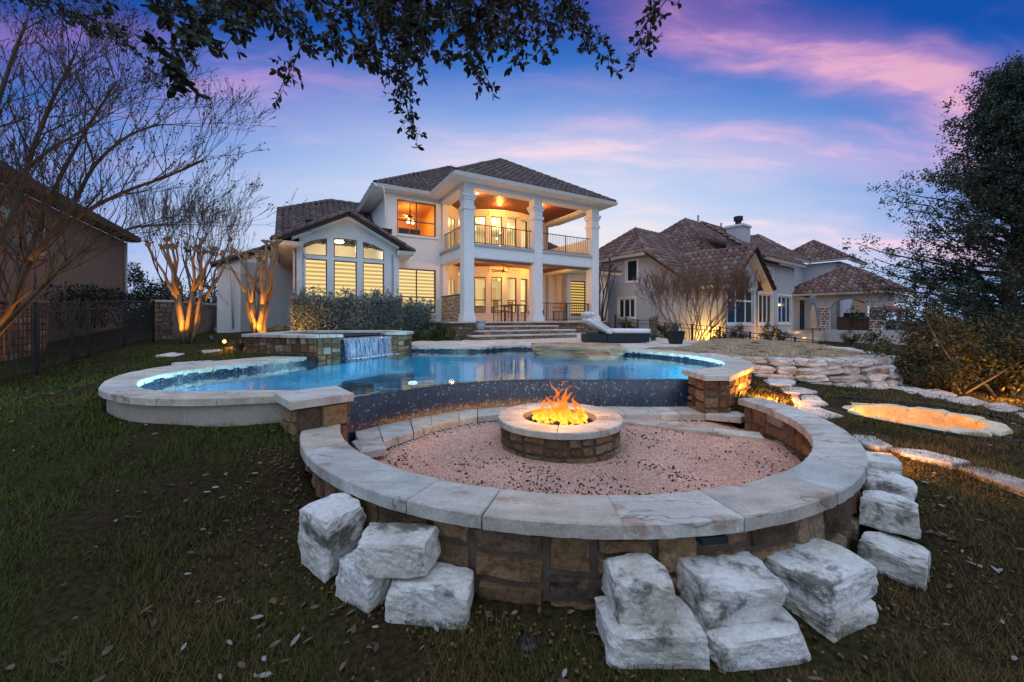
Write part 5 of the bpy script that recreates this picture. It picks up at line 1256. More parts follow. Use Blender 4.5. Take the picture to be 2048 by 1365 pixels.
# ------------------------------------------------------------------ deck
deck = thing('pool_deck', 'pale irregular flagstone deck between the pool and the house', 'deck', (1, 12, .8)); deck['kind'] = 'structure'
del deck['category']
mb = MB(); mb.add([(x, y, .80) for x, y in DECK], [tuple(range(len(DECK)))]); mb.build('bedding', MORTAR, deck)
def clip(poly, a, b, c):          # keep a*x+b*y<=c
    out = []
    for i in range(len(poly)):
        p, q = poly[i], poly[(i + 1) % len(poly)]; fp_, fq = a * p[0] + b * p[1] - c, a * q[0] + b * q[1] - c
        if fp_ <= 0: out.append(p)
        if fp_ * fq < 0: t = fp_ / (fp_ - fq); out.append((p[0] + (q[0] - p[0]) * t, p[1] + (q[1] - p[1]) * t))
    return out
def flagstones(region, n, z0, z1, parent, material, seed, gap=.012, keep=None):
    rg = random.Random(seed); xs = [p[0] for p in region]; ys = [p[1] for p in region]; pts = []
    tries = 0
    A_ = (max(xs) - min(xs)) * (max(ys) - min(ys)); r = .75 * math.sqrt(A_ / n / 1.6)
    while tries < 6000 and len(pts) < n * 2:
        tries += 1; p = (rg.uniform(min(xs) - .3, max(xs) + .3), rg.uniform(min(ys) - .3, max(ys) + .3))
        if all(math.dist(p, q) > r for q in pts): pts.append(p)
    for i, p in enumerate(pts):
        if not bool(inpoly(np.array([p[0]]), np.array([p[1]]), region)[0]): continue
        cell = [(p[0] - 2, p[1] - 2), (p[0] + 2, p[1] - 2), (p[0] + 2, p[1] + 2), (p[0] - 2, p[1] + 2)]
        for j, q in enumerate(pts):
            if i == j or math.dist(p, q) > 3: continue
            a, b = q[0] - p[0], q[1] - p[1]; l = math.hypot(a, b); a /= l; b /= l
            cell = clip(cell, a, b, a * p[0] + b * p[1] + l / 2 - gap / 2)
        if len(cell) < 3 or (keep and not keep(p)): continue
        slab(cell, z0, z1, parent, material, 'flagstone', rng=rg, jit=.012, tilt=.001)
mask = [(x, y + .25) for x, y in FARP] + DECK[len(FARP):]
flagstones(mask, 190, .805, .848, deck, DECKS, 3, keep=lambda p: (p[1] - 15) * .869 - (p[0] + 1.831) * .495 < -1.1 or p[0] > 4.6)
# ------------------------------------------------------------------ neighbouring houses
NA = math.atan2(.604, .797)
Nn = Frame((10.1, 18.5), NA)
DGL = mat('dark_window_glass', [(.010, .022, .024), (.022, .05, .052)], 1.2, .12, 0, spec=.28)
nh = thing('neighbour_house', 'grey stucco house with russet barrel-tile hips and a tall chimney', 'house', (*Nn.p(6, 4), .2))
nq = Nn.q
mb = MB()
wall_holes(mb, Nn.p(0, 9), Nn.p(0, 4.04), -.2, 5.2, .2, [(3.4, 4.11, 3.8, 5.02), (2.8, 3.98, 1.66, 2.83)])
mb.add([nq(0, 4.04, -.2), nq(0, 1.28, -.2), nq(0, 1.28, 3.15), nq(0, 4.04, 5.2)], [(0, 1, 2, 3)])
wall_holes(mb, Nn.p(0, 1.28), Nn.p(0, 0), -.2, 3.2, .2, [])
wall_holes(mb, Nn.p(0, 0), Nn.p(3.65, 0), -.2, 3.2, .2, [(.14, 3.1, 1.36, 3.1)])
mb.add([nq(0, 0, 3.2), nq(3.65, 0, 3.2), nq(3.65, 0, 3.84), nq(2.07, 0, 5.1), nq(0, 0, 3.48)], [(0, 1, 2, 3, 4)])
wall_holes(mb, Nn.p(3.65, 0), Nn.p(3.65, .5), -.2, 3.2, .2, [])
wall_holes(mb, Nn.p(3.65, .5), Nn.p(10.6, .5), -.2, 4.9, .2, [(1.55, 3.35, 3.35, 4.55), (1.4, 3.35, 1.35, 3.05), (4.2, 6.4, 1.35, 3.05)])
wall_holes(mb, Nn.p(11.3, 6), Nn.p(11.3, 1.6), -.2, 5.7, .2, []); wall_holes(mb, Nn.p(11.3, 1.6), Nn.p(15.9, 1.6), -.2, 5.7, .2, [(.5, 2.55, 3.9, 5.45)])
wall_holes(mb, Nn.p(15.9, 1.6), Nn.p(15.9, -.6), -.2, 5.7, .2, []); wall_holes(mb, Nn.p(15.9, -.6), Nn.p(19, -.6), -.2, 5.7, .2, [])
wall_holes(mb, Nn.p(10.6, .5), Nn.p(13.6, .5), -.2, 3.1, .2, [(1.0, 2.0, .9, 2.9)])
mb.build('wall', GREYST, nh)
window(Nn.p(0, 9), Nn.p(0, 4.04), 3.4, 4.11, 3.8, 5.02, nh, PAINTW, pane=DGL, casing=PAINTW, cw=.1)
window(Nn.p(0, 9), Nn.p(0, 4.04), 2.8, 3.98, 1.66, 2.83, nh, PAINTW, vs=(3.2, 3.6), pane=DGL, casing=PAINTW, cw=.08, fw=.09)
window(Nn.p(0, 0), Nn.p(3.65, 0), .14, 3.1, 1.36, 3.1, nh, PAINTW, vs=(1.15, 2.25), hs=(2.52,), pane=DGL, casing=PAINTW, cw=.08, fw=.09)
w5 = (Nn.p(3.65, .5), Nn.p(10.6, .5))
window(*w5, 1.55, 3.35, 3.35, 4.55, nh, PAINTW, vs=(2.45,), pane=DGL, casing=PAINTW, fw=.09); window(*w5, 1.4, 3.35, 1.35, 3.05, nh, PAINTW, vs=(2.1, 2.7), pane=DGL, casing=PAINTW, fw=.09); window(*w5, 4.2, 6.4, 1.35, 3.05, nh, PAINTW, vs=(4.95, 5.7), pane=DGL, casing=PAINTW, fw=.09)
window(Nn.p(11.3, 1.6), Nn.p(15.9, 1.6), .5, 2.55, 3.9, 5.45, nh, PAINTW, vs=(1.18, 1.86), pane=DGL, casing=PAINTW, fw=.09)
window(Nn.p(10.6, .5), Nn.p(13.6, .5), 1.0, 2.0, .9, 2.9, nh, BLACKM, vs=(1.5,), pane=DGL, fw=.12)
nr = Roof(nh, ROOFN, scale=1.12)
# left hip end with catslide front
zE = 5.27; A_ = nq(2.05, 6.45, zE + .82 * 2.5); A2_ = nq(8, 6.45, zE + .82 * 2.5)
nr.face([nq(-.45, 8.95, zE), nq(-.45, 3.95, zE), A_]); nr.face([nq(-.45, 1.0, 3.1), nq(4.6, 1.0, 3.1), A2_, A_, nq(-.45, 3.95, zE)])
nr.hip(nq(-.45, 3.95, zE), A_); nr.hip(nq(-.45, 8.95, zE), A_); nr.hip(A_, A2_); nr.hip(nq(-.47, 1.0, 3.13), nq(-.47, 3.95, zE + .02))
B_ = nq(8.0, 6.45, 8.85); B2_ = nq(14.5, 6.45, 8.85)
nr.face([nq(3.7, 10.7, 5.3), nq(3.7, 2.15, 5.3), B_]); nr.face([nq(3.7, 2.15, 5.3), nq(14.5, 2.15, 5.3), B2_, B_]); nr.hip(nq(3.7, 2.15, 5.3), B_); nr.hip(B_, B2_); nr.hip(nq(3.7, 10.7, 5.3), B_)
# gable wing roof
gA, gB = nq(2.07, -.45, 5.2), nq(2.07, 5.2, 5.2)
nr.face([nq(-.45, 1.3, 3.2), nq(-.45, -.45, 3.2), gA, gB]); nr.face([nq(4.55, -.45, 3.2), nq(4.55, .5, 3.2), gB, gA]); nr.hip(gA, gB); nr.hip(nq(-.45, -.42, 3.22), gA); nr.hip(nq(4.55, -.42, 3.22), gA)
# middle block
nr.face([nq(3.9, .0, 5.0), nq(10.9, .0, 5.0), nq(10.9, 3.2, 7.4), nq(3.9, 3.2, 7.4)])
# tall right block
C_ = nq(13.4, 3.65, 7.9); nr.face([nq(10.85, 8, 5.85), nq(10.85, 1.1, 5.85), C_, nq(13.4, 8, 7.9)]); nr.face([nq(10.85, 1.1, 5.85), nq(15.95, 1.1, 5.85), C_]); nr.hip(nq(10.85, 1.1, 5.85), C_); nr.hip(nq(15.95, 1.1, 5.85), C_); nr.hip(C_, nq(13.4, 8, 7.9))
D_ = nq(18, 1.5, 7.7); nr.face([nq(15.5, 4, 5.85), nq(15.5, -1.1, 5.85), D_]); nr.face([nq(15.5, -1.1, 5.85), nq(20.5, -1.1, 5.85), D_]); nr.hip(nq(15.5, -1.1, 5.85), D_); nr.hip(nq(15.5, 4, 5.85), D_); nr.hip(nq(20.5, -1.1, 5.85), D_)
# porch roof
P1, P2 = nq(12.9, -1.3, 4.85), nq(12.9, -2.0, 4.85)
nr.face([nq(10.3, 1.2, 3.2), nq(10.3, -4.4, 3.2), P2, P1]); nr.face([nq(10.3, -4.4, 3.2), nq(15.6, -4.4, 3.2), P2]); nr.face([nq(15.6, 1.2, 3.2), nq(10.3, 1.2, 3.2), P1]); nr.hip(nq(10.3, -4.4, 3.2), P2); nr.hip(nq(10.3, 1.2, 3.2), P1); nr.hip(P1, P2); nr.hip(nq(15.6, -4.4, 3.2), P2)
nr.finish(300)
for a, b in ((nq(-.45, 8.9, zE), nq(-.45, 3.95, zE)), (nq(10.85, 6, 5.85), nq(10.85, 1.1, 5.85)), (nq(10.85, 1.1, 5.85), nq(15.95, 1.1, 5.85)), (nq(15.5, 1.1, 5.85), nq(15.5, -1.1, 5.85)), (nq(15.5, -1.1, 5.85), nq(20.5, -1.1, 5.85)), (nq(10.3, 1.2, 3.2), nq(10.3, -4.4, 3.2)), (nq(10.3, -4.4, 3.2), nq(15.6, -4.4, 3.2)), (nq(4.6, 0, 5.0), nq(10.9, 0, 5.0)), (nq(-.45, 1.2, 3.2), nq(-.45, -.45, 3.2))):
    gutter(nh, a, b)
for s0 in (-.45, 4.55):
    m = MB(); a, b = Vector(nq(s0, -.42, 3.13)), Vector(nq(2.07, -.42, 5.12)); off = Vector(nq(0, .42, 0)) - Vector(nq(0, 0, 0))
    m.hexa([a - Vector((0, 0, .12)), b - Vector((0, 0, .12)), b - Vector((0, 0, .12)) + off, a - Vector((0, 0, .12)) + off, a, b, b + off, a + off]); m.build('fascia', TRIM, nh)
m = MB(); Nn.box(m, 4.75, 5.75, 1.2, 2.1, 4.4, 6.95); m.build('chimney', GREYST, nh)
m = MB(); Nn.box(m, 4.68, 5.82, 1.13, 2.17, 6.95, 7.07); m.build('chimney_crown', TRIM, nh)
m = MB(); c = nq(5.25, 1.65, 7.07); m.lathe([(.0, 0), (.16, 0), (.16, .3), (.24, .3), (.24, .55), (0, .6)], c, 14); m.build('chimney_cap', DARKP, nh)
for p_ in (nq(9.6, 6.3, 8.6), nq(13.0, 6.2, 8.5)):
    m = MB(); m.tube([p_, (p_[0], p_[1], p_[2] + .8)], .08, 8); m.build('vent_pipe', GREYST, nh)
# arcade porch on stone piers
m = MB()
def arcade(k0, k1, n=12):
    cc, hw_ = (k0 + k1) / 2, (k1 - k0) / 2
    for i in range(n):
        a, b = k0 + (k1 - k0) * i / n, k0 + (k1 - k0) * (i + 1) / n; f = lambda k: 2.35 + .45 * math.sqrt(max(0, 1 - ((k - cc) / hw_) ** 2))
        m.hexa([nq(10.7, a, f(a)), nq(10.7, b, f(b)), nq(11.05, b, f(b)), nq(11.05, a, f(a)), nq(10.7, a, 3.1), nq(10.7, b, 3.1), nq(11.05, b, 3.1), nq(11.05, a, 3.1)])
arcade(-3.05, -1.35)
Nn.box(m, 10.7, 11.05, -1.35, -.6, 2.35, 3.1); Nn.box(m, 10.7, 11.05, -4.1, -3.05, 2.35, 3.1); Nn.box(m, 10.7, 15.2, -4.1, -3.8, 2.6, 3.1); Nn.box(m, 10.6, 10.95, -6.5, -1.0, .0, .95)
m.build('arcade', GREYST, nh)
PST = mat('brown_pier_stone', [(.16, .11, .08), (.26, .19, .13)], 5, .9, .4, 25, palette=[(.2, .14, .1), (.28, .2, .14), (.15, .1, .07), (.34, .28, .22)], pmix=.7)
for k0, k1 in ((-1.28, -.72), (-3.65, -3.1)):
    m = MB(); Nn.box(m, 10.72, 11.03, k0 + .02, k1 - .02, .9, 2.35); m.build('pier_core', PAINTW, nh)
    fn, Lw = planar(Nn.p(10.72, k1), Nn.p(10.72, k0), .92); lay(courses(Lw, 1.4, R, .16, .26), fn, nh, PST, R, name='pier_stone', proud=.03, gap=.014)
m = MB(); Nn.box(m, 10.75, 15, -4, .4, .7, .9); m.build('porch_slab', GREYST, nh)
nst = thing('neighbour_steps', 'lit stone steps leading up to the neighbouring porch', 'steps', nq(9.5, -1, .3))
for k in range(4):
    m = MB(); Nn.box(m, 10.4 - .35 * (k + 1), 10.4 - .35 * k, -1.1, 1.4, -.1, .88 - .19 * k); m.build('tread', DECKS, nst)
for kk in (0, .6):
    lamp('step_lamp', nq(9.9 - kk, .2 - kk, .75 - kk * .4), 1.2, (1, .55, .15), .04)
lamp('terrace_lamp', nq(10.2, -6.6, .7), 45, (1, .5, .08), .05)
lamp('terrace_lamp', nq(11.8, -.6, 2.6), 14, (1, .6, .2), .05)
gc = thing('grill_cart', 'black barbecue cart standing under the arcade porch', 'grill', nq(11.6, -2.2, .9))
m = MB(); Nn.box(m, 11.4, 12.0, -3.0, -1.5, .9, 1.75); m.build('cabinet', BLACKM, gc)
m = MB(); Nn.box(m, 11.42, 11.98, -2.7, -1.8, 1.75, 2.0); m.build('lid', DARKP, gc)
um = thing('closed_umbrella', 'closed beige patio umbrella beside the neighbouring porch steps', 'umbrella', nq(7.6, -1.3, .2))
uc = nq(7.6, -1.3, .2); m = MB(); m.tube([uc, (uc[0], uc[1], 2.5)], .03, 8); m.build('pole', BRONZE, um)
m = MB(); m.lathe([(.03, 0), (.22, .1), (.17, .7), (.10, 1.2), (.02, 1.45)], (uc[0], uc[1], 1.0), 10); m.build('canopy', mat('beige_canvas', [(.34, .27, .22), (.42, .34, .28)], 4, .9, .3, 20), um, False)
# far house with a red roof
fh = thing('far_house', 'distant house with a red barrel-tile hip roof beyond the grey house', 'house', (40, 46, 0))
FF = Frame((36, 44), .5); m = MB(); FF.box(m, 0, 9, 0, 7, -.5, 5.2); m.build('wall', TANST, fh)
fr2 = Roof(fh, ROOFR, scale=1.5); q_ = FF.q
fr2.face([q_(-.6, 8, 5.2), q_(-.6, -.6, 5.2), q_(3.6, 3.5, 8.2)]); fr2.face([q_(-.6, -.6, 5.2), q_(9.6, -.6, 5.2), q_(6.5, 3.5, 8.2), q_(3.6, 3.5, 8.2)]); fr2.hip(q_(-.6, -.6, 5.2), q_(3.6, 3.5, 8.2)); fr2.hip(q_(3.6, 3.5, 8.2), q_(6.5, 3.5, 8.2)); fr2.finish(60)
fp_ = thing('garden_pavilion', 'low pavilion with a red tile roof seen through the porch arch', 'pavilion', (32, 31, 0))
FF = Frame((29.0, 30.5), .6); m = MB(); FF.box(m, 0, .3, 0, .3, -.5, 2.2); m.build('post', GREYST, fp_); m = MB(); FF.box(m, 5, 5.3, 0, .3, -.5, 2.2); m.build('post', GREYST, fp_)
fr3 = Roof(fp_, ROOFR, scale=1.2); q_ = FF.q; fr3.face([q_(-.4, -.4, 2.2), q_(5.7, -.4, 2.2), q_(5.7, 2.5, 3.6), q_(-.4, 2.5, 3.6)]); fr3.finish(60)
# house on the left
lh = thing('left_house', 'dark tan stucco house behind the black fence and bare branches', 'house', (-17, 13, .6))
LF = Frame((-18.8, 19.0), HA); lq = LF.q            # wall runs towards -b
mb = MB(); wall_holes(mb, LF.p(0, 0), LF.p(0, 0.001), .6, .7, .1, [])
mb = MB(); LF.box(mb, -7, 0, -14, 0, .6, 5.35); mb.build('wall', TANST, lh)
for b0, b1, z0, z1 in ((-9.9, -8.9, 3.6, 4.7), (-8.3, -7.3, 3.6, 4.7), (-12.6, -11.6, 2.2, 3.6)):
    m = MB(); LF.box(m, -.02, .05, b0 - .1, b1 + .1, z0 - .1, z1 + .1); w_ = m.build('window', TANST, lh); m = MB(); LF.box(m, .05, .058, b0, b1, z0, z1); m.build('pane', DGL, w_)
lr = Roof(lh, ROOFT); lr.face([lq(.5, -14.5, 5.5), lq(.5, .1, 5.5), lq(-3.5, -3.9, 8.0), lq(-3.5, -14.5, 8.0)]); lr.hip(lq(.5, .1, 5.5), lq(-3.5, -3.9, 8.0)); lr.finish(120)
gutter(lh, lq(.5, -14.5, 5.5), lq(.5, .1, 5.5), material=TANST); m = MB(); LF.box(m, 0, .46, -14.4, .08, 5.36, 5.38); m.build('soffit', TANST, lh)
pipe(lh, [lq(.08, -.1, 5.3), lq(.08, -.1, .8)], .05)

# ------------------------------------------------------------------ fences and garden walls
def fence(name, label, pts, height, step=.122, hz=None, group=None):
    """pts: (x,y,z of ground)"""
    f_ = thing(name, label, 'fence', pts[0], group)
    pm = mesh_from('picket', *_bar(.0135, height - .12), BLACKM); po = mesh_from('post', *_bar(.055, height + .06), BLACKM)
    for a, b in zip(pts[:-1], pts[1:]):
        a, b = Vector(a), Vector(b); d_ = b - a; L_ = d_.to_2d().length; u_ = d_ / L_; rz = math.atan2(d_.y, d_.x)
        inst('post', po, f_, Matrix.Translation(a - Vector((0, 0, .03))) @ Matrix.Rotation(rz, 4, 'Z'))
        for h_ in (.09, height - .2, height - .03):
            m = MB(); s_ = Vector((-u_.y, u_.x, 0)) * .014; q0, q1 = a + Vector((0, 0, h_)), b + Vector((0, 0, h_)); t_ = Vector((0, 0, .028))
            m.hexa([q0 - s_ , q1 - s_, q1 + s_, q0 + s_, q0 - s_ + t_, q1 - s_ + t_, q1 + s_ + t_, q0 + s_ + t_]); m.build('rail', BLACKM, f_)
        n_ = max(1, int(L_ / step))
        for i in range(1, n_): inst('picket', pm, f_, Matrix.Translation(a + d_ * (i / n_) + Vector((0, 0, .06))) @ Matrix.Rotation(rz, 4, 'Z'))
    inst('post', po, f_, Matrix.Translation(Vector(pts[-1]) - Vector((0, 0, .03))))
    return f_
fence('metal_fence', 'black metal picket fence along the lawn by the bare tree', [(-8.0, 5.3, .41), (-9.2, 7.56, .47), (-10.0, 8.9, .56), (-10.5, 9.7, .60), (-11.4, 11.5, .72), (-12.55, 13.7, .80)], 1.42)
def fpt(px, d, zt): return ((px - 1024) / F * d, d, zt - 1.3)
fence('garden_fence', 'black metal fence between the pool garden and the grey house', [fpt(1230, 22, 1.85), fpt(1252, 20.5, 1.68), fpt(1276, 19.5, 1.56), fpt(1300, 19.5, 1.56), fpt(1330, 18.5, 1.42), fpt(1385, 17.5, 1.36), fpt(1440, 16.5, 1.27), fpt(1500, 15.5, 1.07), fpt(1590, 14.2, .92), fpt(1690, 13, .76), fpt(1770, 11.6, .55), fpt(1860, 10.2, .35)], 1.3)
fence('side_fence', 'short run of black fence meeting the grey house wall', [fpt(1300, 19.6, 1.62), fpt(1322, 22, 1.98), fpt(1338, 24, 2.05)], 1.3)
gw_ = thing('stone_garden_wall', 'rough stone retaining wall behind the black picket fence', 'wall', (-11.5, 9.5, .4))
wa, wb = (-9.0, 5.4), (-12.35, 11.3)
dv_ = (Vector(wb) - Vector(wa)).normalized(); nv_ = Vector((-dv_.y, dv_.x))
wa, wb = tuple(Vector(wa) + nv_ * .75), tuple(Vector(wb) + nv_ * .75)
mb = MB(); mb.prism([wa, wb, tuple(Vector(wb) + nv_ * .4), tuple(Vector(wa) + nv_ * .4)], .2, 2.0); mb.build('wall_core', MORTAR, gw_)
fn, Lw = planar(wa, wb, .4); lay(courses(Lw, 1.6, R, .17, .36), fn, gw_, STONED, R, proud=.03)
mb = MB(); mb.prism([tuple(Vector(wa) - nv_ * .05), tuple(Vector(wb) - nv_ * .05), tuple(Vector(wb) + nv_ * .45), tuple(Vector(wa) + nv_ * .45)], 2.0, 2.09); mb.build('cap', STONED, gw_)
sw_ = thing('stucco_garden_wall', 'weathered stucco garden wall with stone end at the fence corner', 'wall', (-12.4, 14.5, .8))
Pw = [(-12.72, 13.95), (-12.2, 14.1), (-13.8, 19.2), (-14.3, 19.1)]
mb = MB(); mb.prism(Pw, .5, 2.2); mb.build('wall_body', PATCHST, sw_)
mb = MB(); mb.prism([(-12.8, 13.85), (-12.1, 14.05), (-13.75, 19.3), (-14.4, 19.2)], 2.2, 2.28); mb.build('cap', COPING, sw_)
fn, Lw = planar((-12.72, 13.93), (-12.2, 14.08), .7); lay(courses(Lw, 1.45, R, .16, .26), fn, sw_, STONED, R, proud=.03)
w2 = thing('rear_stucco_wall', 'pale stucco wall running behind the uplit crape myrtle', 'wall', (-14, 19, 1))
mb = MB(); mb.prism([(-15.2, 18.6), (-12.5, 20.2), (-12.6, 20.4), (-15.3, 18.8)], .7, 2.4); mb.build('wall_body', PATCHST, w2)
gt = thing('garden_gate', 'dark arched wooden gate beside the air conditioner', 'gate', (-13, 21, 1.2))
for k in range(6):
    m = MB(); m.box((-15.2 + .17 * k * 1.6, 21.0, 1.9 + .06 * math.sin(k / 5 * math.pi)), (.26, .05, 1.6 + .12 * math.sin(k / 5 * math.pi))); m.build('board', DARKP, gt)
ac = thing('air_conditioner', 'grey outdoor air conditioner unit with louvred sides', 'air conditioner', (-13.1, 18.3, 1.2))
ACM = mat('grey_ac_metal', [(.13, .13, .14), (.17, .17, .18)], 5, .5, .05)
axc = atd(467, 655, 17.6); az0 = axc[2]
m = MB(); m.box((axc[0], axc[1], az0 + .46), (.84, .84, .86), .5); m.build('coil_core', BLACKM, ac)
for k in range(11):
    m = MB(); m.box((axc[0], axc[1], az0 + .08 + k * .075), (.94, .94, .03), .5); m.build('louvre', ACM, ac)
for sx in (-1, 1):
    for sy in (-1, 1):
        m = MB(); c_, s_ = math.cos(.5), math.sin(.5); m.box((axc[0] + .46 * (sx * c_ - sy * s_), axc[1] + .46 * (sx * s_ + sy * c_), az0 + .46), (.05, .05, .92), .5); m.build('corner_post', ACM, ac)
m = MB(); m.box((axc[0], axc[1], az0 + .93), (1.0, 1.0, .04), .5); m.build('top_cover', ACM, ac)
m = MB(); m.box((axc[0], axc[1], az0 - .12), (1.2, 1.2, .24), .5); m.build('pad', GREYST, ac)

# ------------------------------------------------------------------ dry-stacked wall and upper lawn edge
rw_ = thing('dry_stone_wall', 'curved dry-stacked limestone retaining wall of weathered boulders', 'wall', (6, 7.2, .3))
cur = smooth_poly([(4.12, 8.0), (4.32, 7.5), (4.75, 7.22), (5.6, 7.02), (6.6, 7.2), (7.45, 7.75), (7.95, 8.8), (8.4, 10.0)], 5)
fn, Lw = curvemap(cur, 0.0)
rg = random.Random(17); zt = .86; hcs = [.13, .15, .12, .14, .12, .13]
for ci, h_ in enumerate(hcs):
    u = -rg.uniform(0, .2)
    while u < Lw:
        w_ = rg.uniform(.28, .72); c_ = fn(min(Lw, u + w_ / 2), 0, 0); gzz = gz(c_[0], c_[1]) - .05
        if zt - h_ * .4 > gzz:
            p0_, p1_ = fn(max(0, u), 0, 0), fn(min(Lw, u + w_), 0, 0); rz = math.atan2(p1_[1] - p0_[1], p1_[0] - p0_[0])
            o_ = fn(min(Lw, u + w_ / 2), 0, .02 + .025 * ci + rg.uniform(-.03, .03))
            rock('boulder', (o_[0] , o_[1] + .16, zt - h_ / 2), (w_ * 1.04, .44, h_ * 1.08), rz, LIMEW, rw_, rg, tilt=(rg.uniform(-.05, .05), rg.uniform(-.06, .06)), sub=2, square=.86, amp=.18, fine=.06)
        u += w_
    zt -= h_
# stepping stones
def stepping(pxpoly, z, label, h=.05):
    cx0, cy0 = np.mean(np.array(pxpoly), 0)
    for _ in range(6): q0 = at(cx0, cy0, z); z = float(carve(np.array([q0[0]]), np.array([q0[1]]))[0]) + .012
    P = [at(x, y, z)[:2] for x, y in pxpoly]; c_ = np.mean(np.array(P), 0)
    P2 = []
    for i in range(len(P)):
        a, b = P[i], P[(i + 1) % len(P)]; l = math.dist(a, b); k = max(1, int(l / .12))
        for j in range(k): P2.append((a[0] + (b[0] - a[0]) * j / k + R.uniform(-.012, .012), a[1] + (b[1] - a[1]) * j / k + R.uniform(-.012, .012)))
    o = slab(P2, z - h, z + .012, None, LIMEW, 'stepping_stone', bev=.012, jit=.004)
    tag(o, label, 'stepping stone', 'stepping stones across the lawn')
zz = lambda x, y: .45
stepping([(1518, 760), (1555, 755), (1592, 763), (1585, 771), (1540, 769)], .47, 'pale stepping stone nearest the foot of the dry-stacked wall')
stepping([(1513, 752), (1530, 748), (1556, 752), (1545, 757)], .50, 'small pale slab between the lit pool wall and the dry-stacked wall')
stepping([(1561, 777), (1600, 775), (1634, 784), (1625, 789), (1570, 786)], .46, 'narrow stepping stone second along the path from the dry-stacked wall')
stepping([(1582, 790), (1632, 792), (1656, 810), (1620, 813), (1588, 806)], .455, 'broad stepping stone third along the path from the dry-stacked wall')
stepping([(1588, 812), (1640, 816), (1686, 834), (1650, 838), (1610, 828)], .45, 'long stepping stone just behind the seat wall coping')
stepping([(1705, 870), (1745, 874), (1786, 894), (1760, 898), (1722, 888)], .425, 'tan stepping slab close against the outside of the seat wall')
stepping([(1778, 897), (1850, 902), (1936, 924), (1900, 929), (1815, 913)], .41, 'long tan slab midway along the path edging toward the frame edge')
stepping([(1903, 931), (1970, 938), (2090, 975), (2070, 990), (1960, 955)], .39, 'pale slab farthest along the path, cut by the picture edge')
stepping([(310, 712), (345, 706), (372, 708), (350, 714)], .80, 'thin pale slab on the mulch below the uplit crape myrtle')
stepping([(402, 702), (440, 699), (446, 703), (408, 706)], .82, 'thin pale slab beside the glowing flood lamp')
stepping([(345, 727), (420, 722), (440, 725), (400, 731)], .82, 'tan slab lying against the pool coping on the lawn')
for i, (x, y) in enumerate(((1705, 752), (1765, 760), (1830, 770), (1890, 785), (1960, 797), (2030, 815))):
    stepping([(x, y + 12), (x + 45, y + 9), (x + 85, y + 21), (x + 60, y + 29), (x + 20, y + 25)], .27, ['pale edging slab at the end of the dry-stacked wall', 'pale edging slab second out from the dry-stacked wall', 'pale edging slab under the first stems of the big shrub', 'pale edging slab behind the middle stems of the big shrub', 'pale edging slab behind the thickest stems of the big shrub', 'last pale edging slab under the big shrub'][i])
# planting well lined with lit blocks
WELLST = mat('amber_tinted_limestone', [(.50, .40, .25), (.68, .57, .38), (.74, .66, .50)], 4, .95, .7, 18, dist=.04, spec=.1, grain=.2)  # amber lamp glow put into the colour; the limestone itself is pale
well = thing('planting_well', 'sunken round well lined with glowing limestone blocks', 'planter', (WELL[0], WELL[1], .1))
for c_, (z_, n_, r_) in enumerate(((.33, 11, .63), (.19, 12, .60))):
    for i in range(n_):
        a = 2 * math.pi * (i + .5 * c_) / n_
        rock('block', (WELL[0] + r_ * math.cos(a), WELL[1] + r_ * math.sin(a), z_), (2 * math.pi * r_ / n_ * 1.0, .17, .17 if c_ else .21), a + math.pi / 2, WELLST, well, R, sub=2, square=.9, amp=.12)
lamp('well_lamp', (WELL[0] - .26, WELL[1] + .10, .26), 24, (1.0, .36, .0), .04)
m = MB(); m.tube([(WELL[0] - .40, WELL[1] + .30, .10), (WELL[0] - .40, WELL[1] + .30, .22)], .03, 8); m.tube([(WELL[0] - .43, WELL[1] + .32, .22), (WELL[0] - .37, WELL[1] + .28, .25)], .035, 8); m.build('well_light', BLACKM, well)
ed = smooth_poly([(3.95, 5.35), (4.3, 5.75), (5.0, 5.65), (5.7, 5.4), (6.0, 4.9), (5.7, 4.2), (5.2, 3.85), (4.6, 3.85), (4.1, 4.4), (3.95, 5.0)], 6)
m = MB(); m.tube([(x, y, gz(x, y) + .012) for x, y in ed], .018, 6); tag(m.build('garden_edging', mat('black_rubber', [(.015, .015, .016), (.03, .03, .03)], 8, .8), None, True), 'black rubber edging looping round the lit planting well', 'edging')

